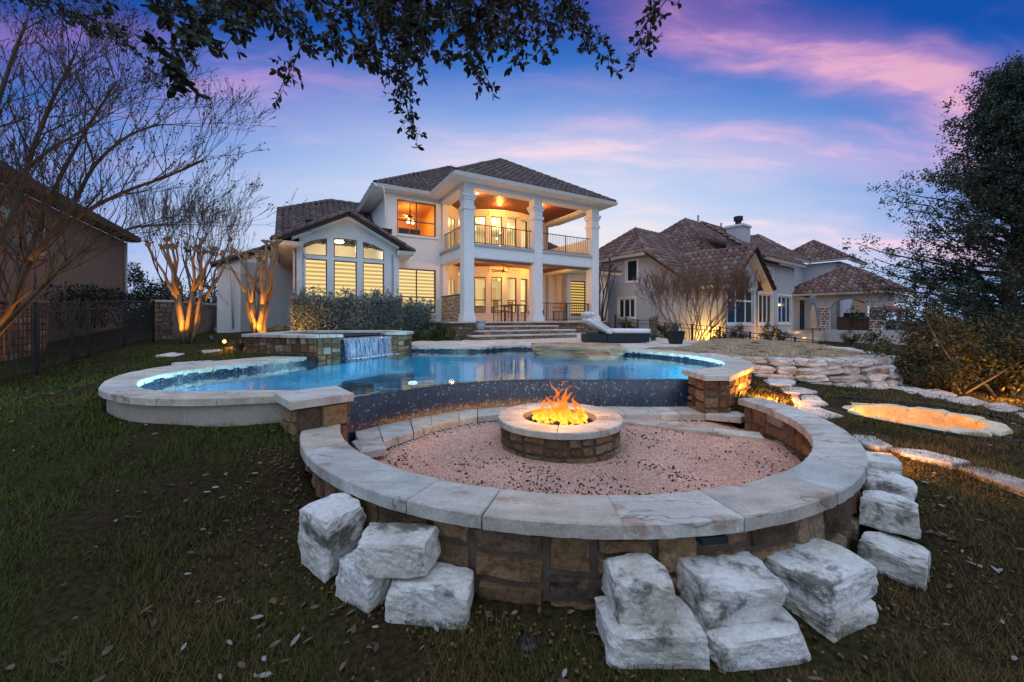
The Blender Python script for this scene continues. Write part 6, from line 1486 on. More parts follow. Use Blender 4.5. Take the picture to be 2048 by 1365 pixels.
# ------------------------------------------------------------------ limestone blocks round the seat wall
def block_mesh(w, dp, h, rng, n=9):
    """hewn block: warped box with broken edges"""
    cor = {(i, j, k): Vector((rng.uniform(-.13, .10), rng.uniform(-.13, .10), rng.uniform(-.12, .08))) for i in (-1, 1) for j in (-1, 1) for k in (-1, 1)}
    idx = {}; V = []; Fs = []; sd = rng.uniform(0, 99)
    chops = []
    for _ in range(6):
        nv = Vector((rng.choice((-1, 1)) * rng.uniform(.3, 1), rng.choice((-1, 1)) * rng.uniform(.3, 1), rng.uniform(-.5, 1))).normalized()
        chops.append((nv, (abs(nv.x) + abs(nv.y) + abs(nv.z)) * rng.uniform(.76, .92)))
    def vert(p):
        key = tuple(round(c * 1000) for c in p)
        if key in idx: return idx[key]
        v = Vector(p); o = Vector()
        for (i, j, k), c in cor.items(): o += Vector((c.x * i, c.y * j, c.z * k)) * ((1 + i * p[0]) * (1 + j * p[1]) * (1 + k * p[2]) / 8)
        q = v + o
        ed = sorted(abs(c) for c in p)[1]                       # 1 at an edge
        q *= 1 - .022 * max(0, ed - .7) / .3
        for nv, dd_ in chops:
            e_ = q.dot(nv) - dd_
            if e_ > 0: q -= nv * e_ * .92
        qm = Vector((q.x * w, q.y * dp, q.z * h)) * 7.0
        q *= 1 + .05 * mnoise.noise(q * 1.2 + Vector((sd, 0, 0))) + (.045 if abs(p[2]) < .99 else .03) * mnoise.noise(qm * 1.6 + Vector((0, sd, 0))) + .04 * mnoise.noise(qm * 4.0 + Vector((0, 0, sd)))
        idx[key] = len(V); V.append((q.x * w / 2, q.y * dp / 2, q.z * h / 2)); return idx[key]
    g = [-1 + 2 * i / n for i in range(n + 1)]
    for ax in range(3):
        for s_ in (-1, 1):
            for i in range(n):
                for j in range(n):
                    Q = []
                    for a, b in ((g[i], g[j]), (g[i + 1], g[j]), (g[i + 1], g[j + 1]), (g[i], g[j + 1])):
                        p = [0, 0, 0]; p[ax] = s_; p[(ax + 1) % 3] = a; p[(ax + 2) % 3] = b; Q.append(vert(p))
                    Fs.append(tuple(Q if s_ > 0 else Q[::-1]))
    return V, Fs
def block(x, y, z0, w, h, dp, label, tilt=(0, 0), seed=1, rz=None):
    if rz is None: rz = math.atan2(y - FC[1], x - FC[0]) + math.pi / 2
    V, Fs = block_mesh(w * .97, dp * .98, h * 1.05, random.Random(seed))
    mw = Matrix.Translation((x, y, z0 + h / 2)) @ Matrix.Rotation(rz, 4, 'Z') @ Matrix.Rotation(tilt[0], 4, 'X') @ Matrix.Rotation(tilt[1], 4, 'Y')
    o = link(bpy.data.objects.new('limestone_block', mesh_from('limestone_block', V, Fs, LIME)), None, mw)
    tag(o, label, 'stone block', 'loose limestone blocks')
block(-1.04, 2.25, .18, .29, .18, .24, 'lower limestone block of the stack farthest toward the lawn', seed=2)
block(-1.02, 2.23, .36, .31, .15, .24, 'clean white limestone block topping the stack farthest toward the lawn', (.03, .05), 3)
block(-.75, 2.03, .14, .27, .20, .23, 'small lower block at the lawn side under the lichen-stained block', seed=4)
block(-.385, 1.93, .11, .40, .20, .23, 'large lower block beside the lichen-stained block, pitted on top', (.0, .05), 5, rz=-.12)
block(-.585, 1.99, .33, .38, .15, .23, 'lichen-stained limestone block with a dark mossy broken corner', (.0, -.05), 6, rz=-.1)
block(.60, 1.73, .09, .46, .18, .28, 'broad lower block of the stack nearest the sprinkler head', seed=7)
block(.58, 1.79, .27, .28, .16, .25, 'narrow upright block topping the stack nearest the sprinkler head', (.04, .0), 8)
block(1.05, 1.76, .07, .45, .17, .29, 'lower block of the middle stack on the near side', seed=9)
block(1.02, 1.84, .24, .43, .15, .28, 'rough-topped block on the middle stack on the near side', (.0, .03), 10)
block(1.57, 1.95, .05, .42, .15, .28, 'lower block under the widest flat-topped limestone block', seed=11)
block(1.56, 2.0, .20, .46, .15, .33, 'widest flat-topped limestone block with a stained front', (.03, -.04), 12)
block(2.24, 2.29, .08, .36, .17, .30, 'lowest tilted block at the bend of the seat wall', (.06, .10), 13)
block(2.43, 2.52, .25, .31, .165, .28, 'grey-stained block resting above the lowest tilted block', (.0, .05), 14)
block(2.73, 2.86, .28, .29, .15, .28, 'thin stained slab-like block third up along the outside of the wall', (.03, 0), 15)
block(2.90, 3.12, .32, .28, .155, .28, 'last white block, highest along the outside of the wall', seed=16)
sp_ = thing('sprinkler_head', 'black round pop-up sprinkler head in the bare soil', 'sprinkler', (.07, 1.72, .13))
cpt = at(1057, 1287, .14); m = MB(); m.lathe([(0, 0), (.05, 0), (.05, .012), (.03, .02), (0, .02)], (cpt[0], cpt[1], .135), 16); m.build('body', BLACKM, sp_, True)
m = MB(); m.lathe([(0, 0), (.02, 0), (.02, .008), (0, .01)], (cpt[0], cpt[1], .155), 12); m.build('nozzle', DARKP, sp_, True)
hl = thing('hardscape_lamp', 'small dark flat lamp under the seat wall coping', 'lamp', (.97, 1.9, .5))
m = MB(); a_ = math.atan2(1.9 - FC[1], .98 - FC[0]); m.box((FC[0] + 2.585 * math.cos(a_), FC[1] + 2.585 * math.sin(a_), .50), (.14, .05, .03), a_ + math.pi / 2); m.build('housing', DARKP, hl)
# ------------------------------------------------------------------ plants
def leaf_arrays(P, size, rg, aspect=.42, up=.25, dirs=None):
    """folded diamond leaves (2 quads-as-tris) at points P"""
    n = len(P)
    d = rg.normal(0, 1, (n, 3)); d[:, 2] += up
    if dirs is not None: d = d * .55 + dirs
    d /= np.linalg.norm(d, axis=1)[:, None]
    w = np.cross(d, rg.normal(0, 1, (n, 3))); w /= np.linalg.norm(w, axis=1)[:, None] + 1e-9
    s = np.asarray(size).reshape(-1, 1) * np.ones((n, 1))
    nn_ = np.cross(d, w)
    V = np.stack([P, P + d * s * .5 + w * s * aspect * .5 + nn_ * s * .06, P + d * s, P + d * s * .5 - w * s * aspect * .5 + nn_ * s * .06], 1)
    Fq = np.arange(n * 4).reshape(n, 4)
    return V.reshape(-1, 3), Fq
def leaves(name, P, size, material, parent, seed, kind=None, **k):
    rg = np.random.RandomState(seed); V, Fq = leaf_arrays(np.asarray(P, float), size, rg, **k)
    o = link(bpy.data.objects.new(name, np_mesh(name, V, Fq, material)), parent)
    if kind: o['kind'] = kind
    return o
def clump_points(centers, radii, per, rg, shell=.5):
    out = []
    for c, r in zip(centers, radii):
        v = rg.normal(0, 1, (per, 3)); v /= np.linalg.norm(v, axis=1)[:, None]; q = (shell + (1 - shell) * rg.uniform(0, 1, (per, 1))) * r
        out.append(np.asarray(c) + v * q)
    return np.concatenate(out)
def wob(p, q, n, amp, rng):
    p, q = Vector(p), Vector(q); L_ = (q - p).length; out = [p]
    for i in range(1, n): 
        t = i / n; out.append(p.lerp(q, t) + Vector((rng.uniform(-1, 1), rng.uniform(-1, 1), rng.uniform(-.6, .6))) * amp * L_)
    return out + [q]
def grow(mb, p, d, L_, r, lev, rng, spread=.55, up=.15, seg=3, shrink=.72, kids=(2, 3), tips=None, kmin=3, fl=.0):
    r = max(r, fl); p = Vector(p); d = Vector(d).normalized(); path = [p]; rad = [r]; cur = p.copy(); dd = d.copy()
    for i in range(seg):
        dd = (dd + Vector((rng.uniform(-1, 1), rng.uniform(-1, 1), rng.uniform(-1, 1))) * .16 + Vector((0, 0, up * .35))).normalized(); cur = cur + dd * L_ / seg; path.append(cur.copy()); rad.append(r * (1 - .35 * (i + 1) / seg))
    mb.tube(path, rad, max(kmin, 3 + (lev > 2) + 2 * (lev > 3)), False)
    if lev <= 0:
        if tips is not None: tips.append(cur)
        return
    for k in range(rng.randint(*kids)):
        nd = (dd + Vector((rng.uniform(-1, 1), rng.uniform(-1, 1), rng.uniform(-.5, 1))) * spread + Vector((0, 0, up))).normalized()
        b = path[-1] if k < 2 else path[rng.randint(1, len(path) - 2)] if len(path) > 2 else path[-1]
        grow(mb, b, nd, L_ * rng.uniform(shrink * .8, shrink * 1.1), rad[-1] * rng.uniform(.6, .85), lev - 1, rng, spread, up, seg, shrink, kids, tips, kmin, fl)
# --- pruned crape myrtles with knuckled stubs
def pruned(name, label, base, height, n, seed, mat_=None, spread=.34, r0=.055, lean=(0, 0), twigs=0):
    rng = random.Random(seed); t_ = thing(name, label, 'tree', base); mat_ = mat_ or BARKC; bz = Vector(base); tm_ = MB()
    for i in range(n):
        a = 2 * math.pi * i / n + rng.uniform(-.4, .4); rr_ = .05 + .05 * rng.random()
        p0 = bz + Vector((math.cos(a) * rr_, math.sin(a) * rr_, -.05)); sp_ = spread * rng.uniform(.5, 1.25)
        f1 = bz + Vector((math.cos(a) * (rr_ + sp_ * .25 * height) + lean[0] * .4, math.sin(a) * (rr_ + sp_ * .25 * height) + lean[1] * .4, height * rng.uniform(.38, .52)))
        m = MB(); pa = wob(p0, f1, 4, .03, rng); r_ = r0 * rng.uniform(.8, 1.15); m.tube(pa, [r_ * (1.25 - .12 * k) for k in range(len(pa))], 8)
        for k in range(rng.choice((1, 2, 2))):
            a2 = a + rng.uniform(-.7, .7)
            f2 = bz + Vector((math.cos(a2) * sp_ * height * rng.uniform(.55, .95) + lean[0], math.sin(a2) * sp_ * height * rng.uniform(.55, .95) + lean[1], height * rng.uniform(.86, 1.05)))
            pb = wob(f1, f2, 4, .045, rng); m.tube(pb, [r_ * (.72 - .07 * j) for j in range(len(pb))], 7)
            m.blob(tuple(f2), r_ * 1.15, rng.uniform(0, 50), 1, .5)
            for _ in range(twigs): grow(tm_, f2, Vector((rng.uniform(-.6, .6), rng.uniform(-.6, .6), 1)), rng.uniform(.5, .8), .009, 3, rng, .38, .2, 3, .7, (2, 3), None, 3, .005)
            for j in range(rng.randint(2, 4)):
                dv = Vector((rng.uniform(-1, 1), rng.uniform(-1, 1), rng.uniform(.2, 1))).normalized() * rng.uniform(.07, .16); m.tube([f2, f2 + dv], [r_ * .5, r_ * .42], 5); m.blob(tuple(f2 + dv), r_ * .62, rng.uniform(0, 50), 1, .5)
        m.build('stem', mat_, t_, True)
    if twigs: tm_.build('twigs', TWIG, t_)['kind'] = 'stuff'
    return t_
WARM = (1.0, .40, .045)
def spot_fixture(name, label, loc, aim, e, ang=70, r=.03, glow=True):
    t_ = thing(name, label, 'spotlight', (loc[0], loc[1], loc[2] - .18)); d_ = (Vector(aim) - Vector(loc)).normalized(); l = Vector(loc)
    m = MB(); m.tube([l - Vector((0, 0, .3)), l - Vector((0, 0, .02))], .012, 6); m.build('stake', BLACKM, t_)
    m = MB(); m.tube([l - d_ * .1, l + d_ * .08], [.05, .075], 12); m.build('housing', BLACKM, t_)
    m = MB(); m.tube([l + d_ * .081, l + d_ * .09], [.05, .045], 14); m.build('lens', emis('flood_lens', (1.0, .50, .10), 5) if 'flood_lens' not in MATS else MATS['flood_lens'], t_)
    lamp('spotlight_lamp', l + d_ * .13, e, WARM, r, 'SPOT', d_, math.radians(ang), .7)
    return t_
b1 = (-10.95, 13.2, gz(-10.95, 13.2)); pruned('crape_myrtle', 'uplit pruned crape myrtle with knuckled stubs standing by the stucco wall', b1, 3.55, 9, 5, r0=.07, lean=(.1, 0), twigs=4)
lamp('assumed_uplight', (b1[0] + .15, b1[1] - .75, b1[2] + .08), 330, WARM, .04, 'SPOT', (.02, .35, 1), math.radians(75), .8)  # assumed unseen ground lamp causing the orange glow on the stems
b2 = (-7.75, 11.95, gz(-7.75, 11.95)); pruned('crape_myrtle', 'uplit pruned crape myrtle rising behind the spa wall', b2, 2.95, 7, 9, spread=.36, r0=.062, lean=(.05, 0))
lamp('assumed_uplight', (b2[0] + .12, b2[1] - .55, b2[2] + .12), 240, WARM, .04, 'SPOT', (.02, .32, 1), math.radians(75), .8)  # another unseen ground lamp, assumed from the glowing stems
b3 = (*H.p(8.35, 1.6), 1.0); pruned('crape_myrtle', 'small knuckled crape myrtle between the last column and the grey house', b3, 3.6, 5, 12, BARK, spread=.2, r0=.045, lean=(.3, 0))
spot_fixture('flood_lamp', 'glowing flood lamp on a stake in the lawn left of the spa', (-8.2, 11.1, .95), (-5.6, 9.8, 1.15), 130, 95)
spot_fixture('stake_lamp', 'small stake lamp at the edge of the mulch near the uplit tree', (-8.9, 11.6, 1.0), (-10.9, 13.2, 2.5), 45)
# --- tall bare tree at the picture edge
bt = thing('bare_tree', 'large bare crape myrtle with orange-lit limbs overhanging the fence', 'tree', (-9.2, 6.0, .4))
rng = random.Random(6); mt = MB(); tips = []
LIMBS = [([(-75, 740), (-10, 660), (28, 600), (62, 520), (130, 450), (240, 388), (330, 355), (405, 322)], 6.6, .085),
         ([(-75, 740), (10, 640), (38, 590), (60, 500), (108, 380), (170, 265), (232, 165)], 6.9, .075),
         ([(-95, 730), (-30, 560), (30, 420), (62, 310), (105, 200), (150, 110)], 6.3, .08),
         ([(-75, 740), (40, 620), (110, 550), (185, 490), (270, 455), (350, 450)], 6.2, .055),
         ([(-110, 720), (-70, 450), (-20, 260), (20, 130), (55, 40)], 6.6, .08),
         ([(60, 520), (140, 420), (190, 330), (260, 270), (320, 250)], 6.8, .05),
         ([(-30, 560), (-10, 420), (60, 330), (150, 270), (200, 240)], 6.1, .045)]
for pts, dep, r_ in LIMBS:
    P = smooth_poly([tuple(atd(x, y, dep + .12 * i)) for i, (x, y) in enumerate(pts)], 3); n_ = len(P)
    r_ *= .66; rad = [r_ * (1 - .85 * i / n_) + .006 for i in range(n_)]
    m = MB(); m.tube(P, rad, 8); m.build('limb', BARK, bt, True)
    for i in range(n_ // 4, n_, 1):
        if rng.random() < .85:
            t_ = Vector(P[min(i + 1, n_ - 1)]) - Vector(P[i - 1]); t_.normalize()
            for _ in range(2):
                dv = t_ * .75 + Vector((rng.uniform(-.9, .9), rng.uniform(-.9, .9), rng.uniform(-.2, 1.0)))
                grow(mt, P[i], dv, rng.uniform(.5, .8), max(.007, rad[i] * .42), 4, rng, .5, .06, 2, .72, (2, 3), tips, 3, .0035)
tw = mt.build('twigs', TWIG, bt); tw['kind'] = 'stuff'
mp2 = MB()
for t_ in tips:
    if rng.random() < .35: mp2.blob(tuple(t_), rng.uniform(.010, .018), rng.uniform(0, 9), 0, .2)
o = mp2.build('seed_pods', TWIG, bt); o['kind'] = 'stuff'
lamp('assumed_uplight', (-8.6, 6.6, .55), 330, WARM, .05, 'SPOT', (.18, .05, 1), math.radians(85), .9)  # unseen lamp assumed from the limbs being lit from below
# --- background bare trees and dark thickets on the left
def bare(name, label, base, h, seed, mat_=TWIG, stems=7, lev=4, spread=.4, up=.22, r=.05, cat='tree', shrink=.72, kids=(2, 3)):
    rng = random.Random(seed); t_ = thing(name, label, cat, base); tp = []; mm = MB()
    for i in range(stems):
        a = 2 * math.pi * i / stems + rng.uniform(-.3, .3); m = MB()
        d_ = Vector((math.cos(a) * spread, math.sin(a) * spread, 1)).normalized(); p0 = Vector(base) + Vector((math.cos(a), math.sin(a), 0)) * .08
        e = p0 + d_ * h * .33; pa = wob(p0, e, 3, .03, rng); m.tube(pa, [r, r * .85, r * .75, r * .65], 6); m.build('stem', mat_, t_, True)
        for _ in range(2): grow(mm, e, d_ + Vector((rng.uniform(-.3, .3), rng.uniform(-.3, .3), 0)), h * .25, r * .55, lev, rng, .45, up, 3, shrink, kids, tp, 3, .0065)
    o = mm.build('twigs', mat_, t_); o['kind'] = 'stuff'
    return t_
pB = atd(375, 640, 19.5); bare('leafless_tree', 'leafless tree with fine upright twigs behind the uplit crape myrtle', (pB[0], pB[1], 1.2), 6.8, 3, stems=8, lev=4)
pB = atd(455, 640, 23); bare('leafless_tree', 'smaller leafless tree near the rear gate', (pB[0], pB[1], 1.2), 5.0, 8, stems=6, lev=4)
rgn = np.random.RandomState(2)
def bush(name, label, c, rad, n, size, material, seed, cat='shrub', clumps=24, shell=.35, stems=True, aspect=.45):
    """clumped foliage filling an ellipsoid that rests on the ground"""
    rg = np.random.RandomState(seed); t_ = thing(name, label, cat, c)
    v = rg.normal(0, 1, (clumps, 3)); v /= np.linalg.norm(v, axis=1)[:, None]; v *= rg.uniform(.35, .86, (clumps, 1)); cc = np.array(c) + v * np.array(rad) + np.array([0, 0, rad[2] * .9])
    P = clump_points(cc, rg.uniform(.22, .5, clumps) * min(rad), n // clumps, rg, shell); P = P[P[:, 2] > c[2] - .02]
    leaves('foliage', P, rg.uniform(.6, 1.3, len(P)) * size, material, t_, seed, aspect=aspect)
    if stems:
        r2 = random.Random(seed); m = MB()
        for k in range(7):
            q = cc[k % clumps]; m.tube(wob(Vector(c) - Vector((0, 0, .05)), Vector(q), 3, .08, r2), [.02 * min(rad) + .008] * 3 + [.006], 5, False)
        m.build('stems', TWIG, t_)
    return t_
for i, (px, d_, h_, w_, lab) in enumerate(((262, 21, 2.0, 1.4, 'dark evergreen tree behind the end of the left hedge'), (320, 22, 1.6, 1.5, 'dark evergreen tree behind the stucco garden wall'), (505, 22, 2.2, 1.3, 'dark evergreen tree beside the white gable wing'), (440, 25, 1.6, 2.0, 'low dark evergreen beyond the rear gate'))):
    p_ = atd(px, 640, d_); bush('evergreen_tree', lab, (p_[0], p_[1], .9), (w_, w_, h_ * 1.1), 5000, .14, LEAFD, 40 + i, 'tree', 40)
def hedge(name, label, p, q, w, h, n, size, material, seed, z0=None, sprigs=0, cat='hedge'):
    rg = np.random.RandomState(seed); a, b = np.array(p, float), np.array(q, float); L_ = np.hypot(*(b - a)[:2]); d_ = (b - a)[:2] / L_; nn_ = np.array([-d_[1], d_[0]])
    t_ = thing(name, label, cat, ((a[0] + b[0]) / 2, (a[1] + b[1]) / 2, a[2]))
    u = rg.uniform(0, L_, n); v = rg.uniform(-1, 1, n); z = rg.uniform(0, 1, n) ** .8
    # push towards the surface
    k = rg.uniform(0, 1, n) < .7; v = np.where(k, np.sign(v) * (.72 + .28 * rg.uniform(0, 1, n)), v)
    bump = np.array([mnoise.noise(Vector((x * 1.6, y * 2, s * 2.0 + seed))) for x, y, s in zip(u, v, z)])
    top = 1 + .10 * np.array([mnoise.noise(Vector((x * 1.3, seed, 0))) for x in u])
    x = a[0] + d_[0] * u + nn_[0] * v * w / 2 * (1 + .35 * bump); y = a[1] + d_[1] * u + nn_[1] * v * w / 2 * (1 + .35 * bump)
    zz_ = a[2] + (b[2] - a[2]) * u / L_ + z * h * top * (1 - .12 * np.abs(v) ** 3)
    keep = bump > -.32
    P = np.c_[x, y, zz_][keep]
    if sprigs:
        S = []
        for _ in range(sprigs):
            uu = rg.uniform(0, L_); vv = rg.uniform(-.6, .6); hh = rg.uniform(.12, .38); m_ = 26
            S.append(np.c_[a[0] + d_[0] * uu + nn_[0] * vv * w / 2 + rg.normal(0, .03, m_), a[1] + d_[1] * uu + nn_[1] * vv * w / 2 + rg.normal(0, .03, m_), a[2] + h * .95 + rg.uniform(0, hh, m_)])
        P = np.concatenate([P] + S)
    leaves('foliage', P, rg.uniform(.6, 1.3, len(P)) * size, material, t_, seed, aspect=.5)
    r2 = random.Random(seed); m = MB()
    for _ in range(int(L_ * 4)):
        uu = r2.uniform(0, L_); c_ = Vector((a[0] + d_[0] * uu, a[1] + d_[1] * uu, a[2] - .05)); m.tube(wob(c_, c_ + Vector((r2.uniform(-.3, .3), r2.uniform(-.3, .3), h * .8)), 3, .06, r2), [.02, .016, .012, .008], 5, False)
    m.build('stems', TWIG, t_)
    return t_
hedge('sage_hedge', 'silvery green hedge in front of the gabled wing, lit orange at one end', H.q(-5.75, .55, .95), H.q(-2.35, .35, .95), 1.0, 1.45, 34000, .085, LEAFS, 3, sprigs=40)
hedge('sage_shrub', 'loose silvery shrub before the lit ground-floor window', H.q(-2.15, .75, .95), H.q(-1.0, .75, .95), .8, 1.25, 10000, .082, LEAFS, 5, sprigs=12, cat='shrub')
lamp('assumed_hedge_uplight', H.q(-5.95, -.55, 1.05), 120, WARM, .04)  # lamp assumed from the hedge end glowing orange; no fixture built
for i, px in enumerate((557, 628, 690, 742, 793)):
    p_ = atd(px, 668, 12.4 + .1 * i)
    bush('boxwood', ['clipped boxwood mound behind the spa nearest the uplit tree', 'second clipped boxwood mound from the uplit tree', 'middle clipped boxwood mound below the sage hedge', 'fourth clipped boxwood mound from the uplit tree', 'clipped boxwood mound nearest the porch steps'][i], (p_[0], p_[1], .88), (.40, .36, .30), 2600, .035, LEAFB, 60 + i, clumps=30, shell=.2)
hedge('dark_hedge', 'dark hedge on the bank below the tan house, nearer the frame edge', (-14.6, 12.4, 1.3), (-16.6, 16.2, 1.4), 1.2, 1.5, 5000, .10, LEAFD, 7)
hedge('dark_hedge', 'dark hedge on the bank meeting the stucco garden wall', (-16.0, 16.0, 1.2), (-14.5, 20.5, 1.3), 1.2, 1.5, 5000, .10, LEAFD, 8)
# grasses and bed plants by the steps
def tuft(name, label, c, n, L_, material, seed, cat='plant', w=.012, lean=.5):
    rg = np.random.RandomState(seed); t_ = thing(name, label, cat, c); V = []; Fs = []
    for i in range(n):
        a = rg.uniform(0, 6.283); l = L_ * rg.uniform(.6, 1.1); ln = lean * rg.uniform(.2, 1); b0 = np.array(c) + np.array([math.cos(a), math.sin(a), 0]) * rg.uniform(0, .07)
        sd = np.array([-math.sin(a), math.cos(a), 0]) * w; k = len(V)
        for t in (0, .35, .7): 
            p_ = b0 + np.array([math.cos(a) * ln * l * t * t, math.sin(a) * ln * l * t * t, l * t * (1 - .25 * ln * t)]); V += [tuple(p_ - sd * (1 - .5 * t)), tuple(p_ + sd * (1 - .5 * t))]
        t = 1; V.append(tuple(b0 + np.array([math.cos(a) * ln * l, math.sin(a) * ln * l, l * (1 - .28 * ln)])))
        Fs += [(k, k + 1, k + 3, k + 2), (k + 2, k + 3, k + 5, k + 4), (k + 4, k + 5, k + 6)]
    link(bpy.data.objects.new('blades', mesh_from('blades', V, Fs, material)), t_); return t_
for i, (px, py, d_, L_) in enumerate(((885, 672, 14.0, .75), (905, 674, 13.6, .6), (868, 672, 14.2, .5), (835, 676, 13.6, .45), (858, 678, 13.4, .4))):
    p_ = atd(px, py, d_); tuft('ornamental_grass', ['tall grass clump beside the porch column base', 'grass clump touching the bottom porch step', 'grass clump at the corner of the stone base', 'low clump at the end of the bed by the boxwoods', 'low clump at the front of the bed by the deck'][i], (p_[0], p_[1], .82), 90, L_, LEAFY if i % 2 else LEAFB, 70 + i)
tuft('dead_grass_clump', 'brown spiky clump at the outer corner of the spa wall', (*atd(478, 706, 9.2)[:2], .82), 120, .32, mat('straw', [(.12, .07, .05), (.2, .13, .09)], 5, .9), 81, lean=.9)
for i, (px, py, z) in enumerate(((1475, 806, .44), (1498, 808, .44), (1455, 800, .44))):
    p_ = at(px, py, z); tuft('lily_clump', ['leafy green clump glowing at the foot of the lit pool wall', 'leafy clump at the end of the seat wall', 'leafy clump tucked behind the lit pool wall corner'][i], (p_[0], p_[1], z - .02), 46, .17, LEAFY, 90 + i, w=.016, lean=.9)
lamp('assumed_wall_uplight', (3.58, 5.44, .52), 75, WARM, .03)  # assumed lamp, inferred from the lit stone wing
wl = thing('assumed_stake_lamp', 'assumed hidden stake lamp lighting the stone wing of the pool', 'lamp', (3.62, 5.42, .44)); m = MB(); m.tube([(3.66, 5.38, .40), (3.66, 5.38, .5)], .02, 8); m.build('housing', BLACKM, wl)  # added housing for that assumed lamp, itself unseen
wl['label'] = 'small assumed stake lamp at the foot of the glowing pool wall'
# --- right: russet crape myrtles, bushes along the fence
pB = atd(1382, 690, 15.2); bare('russet_crape_myrtle', 'vase-shaped leafless crape myrtle with russet twigs before the grey house', (pB[0], pB[1], .25), 3.5, 21, TWIGR, 15, 5, .66, .14, .024, shrink=.72)
pB = atd(1418, 690, 14.6); bare('russet_crape_myrtle', 'slimmer leafless crape myrtle next to the glowing wall corner', (pB[0], pB[1], .3), 3.1, 22, TWIGR, 6, 5, .4, .2, .020, shrink=.72)
pu = atd(1380, 690, 14.6); lamp('assumed_uplight', (pu[0], pu[1], .4), 60, WARM, .04)  # assumed garden lamp, unseen, under the russet twigs
cx_ = Nn.q(-.55, .75, .55); lamp('assumed_uplight', cx_, 200, (1.0, .52, .06), .05)  # unseen lamp assumed from the yellow glow at the wall corner
cx_ = Nn.q(4.2, -.5, .5); lamp('assumed_uplight', cx_, 110, (1.0, .46, .07), .05)  # assumed unseen lamp for the orange light under the gable eave
for i, (px, py, d_, r_, mt_, lab) in enumerate(((1255, 655, 21.5, .5, LEAFD, 'round dark shrub behind the fence nearest the white house'), (1330, 665, 17.6, .55, LEAFD, 'dark shrub under the first fence panels beside the planter'), (1440, 680, 15.6, .45, LEAFD, 'dark bush between the two russet crape myrtles'), (1480, 668, 16.6, .55, LEAFR, 'rose bush with dry blooms under the big gable window'), (1540, 664, 17.5, .5, LEAFG, 'round green bush beside the closed umbrella'), (1562, 672, 17, .35, LEAFR, 'small flowering bush by the terracotta pots'), (1700, 675, 19, .5, LEAFG, 'low leafy planting lit by a garden lamp near the white wall'))):
    p_ = atd(px, py, d_); bush('garden_bush', lab, (p_[0], p_[1], p_[2] - r_ * .7), (r_, r_, r_ * .8), 1500, .07, mt_, 100 + i, clumps=16)
p_ = atd(1545, 655, 17); tl = lamp('bed_lamp', (p_[0], p_[1], .9), 9, (1, .55, .1), .04)
p_ = atd(1738, 678, 18.2); lamp('bed_lamp', (p_[0], p_[1], .9), 7, (1, .6, .12), .04)
# tall evergreen at the frame edge
ev = thing('evergreen_oak', 'tall dark evergreen tree filling the far side of the sky', 'tree', (16.0, 12.8, -.2))
rng = random.Random(15); rg = np.random.RandomState(15)
m = MB(); m.tube(wob((16.4, 12.8, -.4), (16.6, 12.9, 9.7), 7, .012, rng), [.24, .22, .2, .17, .14, .1, .06, .02], 9); m.build('trunk', BARK, ev, True)
mb = MB(); CC = []; RR = []; zz_ = .9
while zz_ < 9.7:
    Rm = (5.7 if zz_ > 2.4 else 4.3) * (1 - (zz_ - .4) / 9.8) ** .95 + .12
    for k in range(9):
        a = rng.uniform(0, 6.283); l = Rm * rng.uniform(.35, 1.08); up_ = rng.uniform(.05, .45)
        e = Vector((16.5 + math.cos(a) * l, 12.85 + math.sin(a) * l * .8, zz_ + l * up_)); s0_ = Vector((16.5, 12.85, max(.4, zz_ - .5)))
        pa = wob(s0_, e, 6, .05, rng); mb.tube(pa, [.032 * (1 - t / 7) * (1 + Rm / 8) + .004 for t in range(7)], 4, False)
        for q in pa[2:]:
            for _ in range(3):
                CC.append(np.array(q) + rg.normal(0, .26, 3) * np.array([1, 1, .8])); RR.append(rng.uniform(.12, .36))
    zz_ += rng.uniform(.24, .40)
o = mb.build('branches', BARK, ev); 
P = clump_points(CC, RR, 34, rg, .1)
leaves('crown', P, rg.uniform(.055, .105, len(P)), LEAFJ, ev, 15, aspect=.55)
# big shrub below it
sh = thing('big_shrub', 'spreading multi-stemmed shrub with bronze-green leaves at the frame edge', 'shrub', (8.6, 7.4, .2)); CC = []; RR = []; mb = MB()
for k in range(34):
    bx, by = rng.choice(((7.9, 7.0), (8.8, 6.9), (9.6, 7.5))); e = Vector((bx + rng.uniform(-.75, 2.0), by + rng.uniform(-.5, 1.2), rng.uniform(.6, 1.85)))
    pa = wob((bx + rng.uniform(-.12, .12), by + rng.uniform(-.12, .12), .1), e, 5, .06, rng); mb.tube(pa, [.022, .02, .017, .013, .01, .006], 5, False)
    for q in pa[2:]:
        for _ in range(3): CC.append(np.array(q) + rg.normal(0, .18, 3)); RR.append(rng.uniform(.12, .30))
mb.build('stems', BARKC, sh)
leaves('foliage', clump_points(CC, RR, 70, rg, .1), .07, LEAFG, sh, 25, aspect=.5)
lamp('assumed_shrub_uplight', (8.0, 6.3, .5), 45, WARM, .04); lamp('assumed_shrub_uplight', (9.6, 6.4, .5), 40, WARM, .04)  # unseen lamps assumed from the orange-lit leaves
for an_ in (-.42,):
    hx, hy = FC[0] + 2.60 * math.cos(an_), FC[1] + 2.60 * math.sin(an_)
    hl_assumed = thing('hardscape_lamp', 'assumed small dark flat lamp under the coping above the highest white block', 'lamp', (hx, hy, .5)); m = MB(); m.box((hx, hy, .508), (.14, .05, .022), an_ + math.pi / 2); m.build('housing', DARKP, hl_assumed)  # added housing; a lamp here is only assumed, none is seen
    lamp('assumed_hardscape_light', (FC[0] + 2.66 * math.cos(an_), FC[1] + 2.66 * math.sin(an_), .495), 42, WARM, .03, 'SPOT', (math.cos(an_), math.sin(an_), -.22), math.radians(125), .8)  # assumed source for the orange-lit grass beside the wall
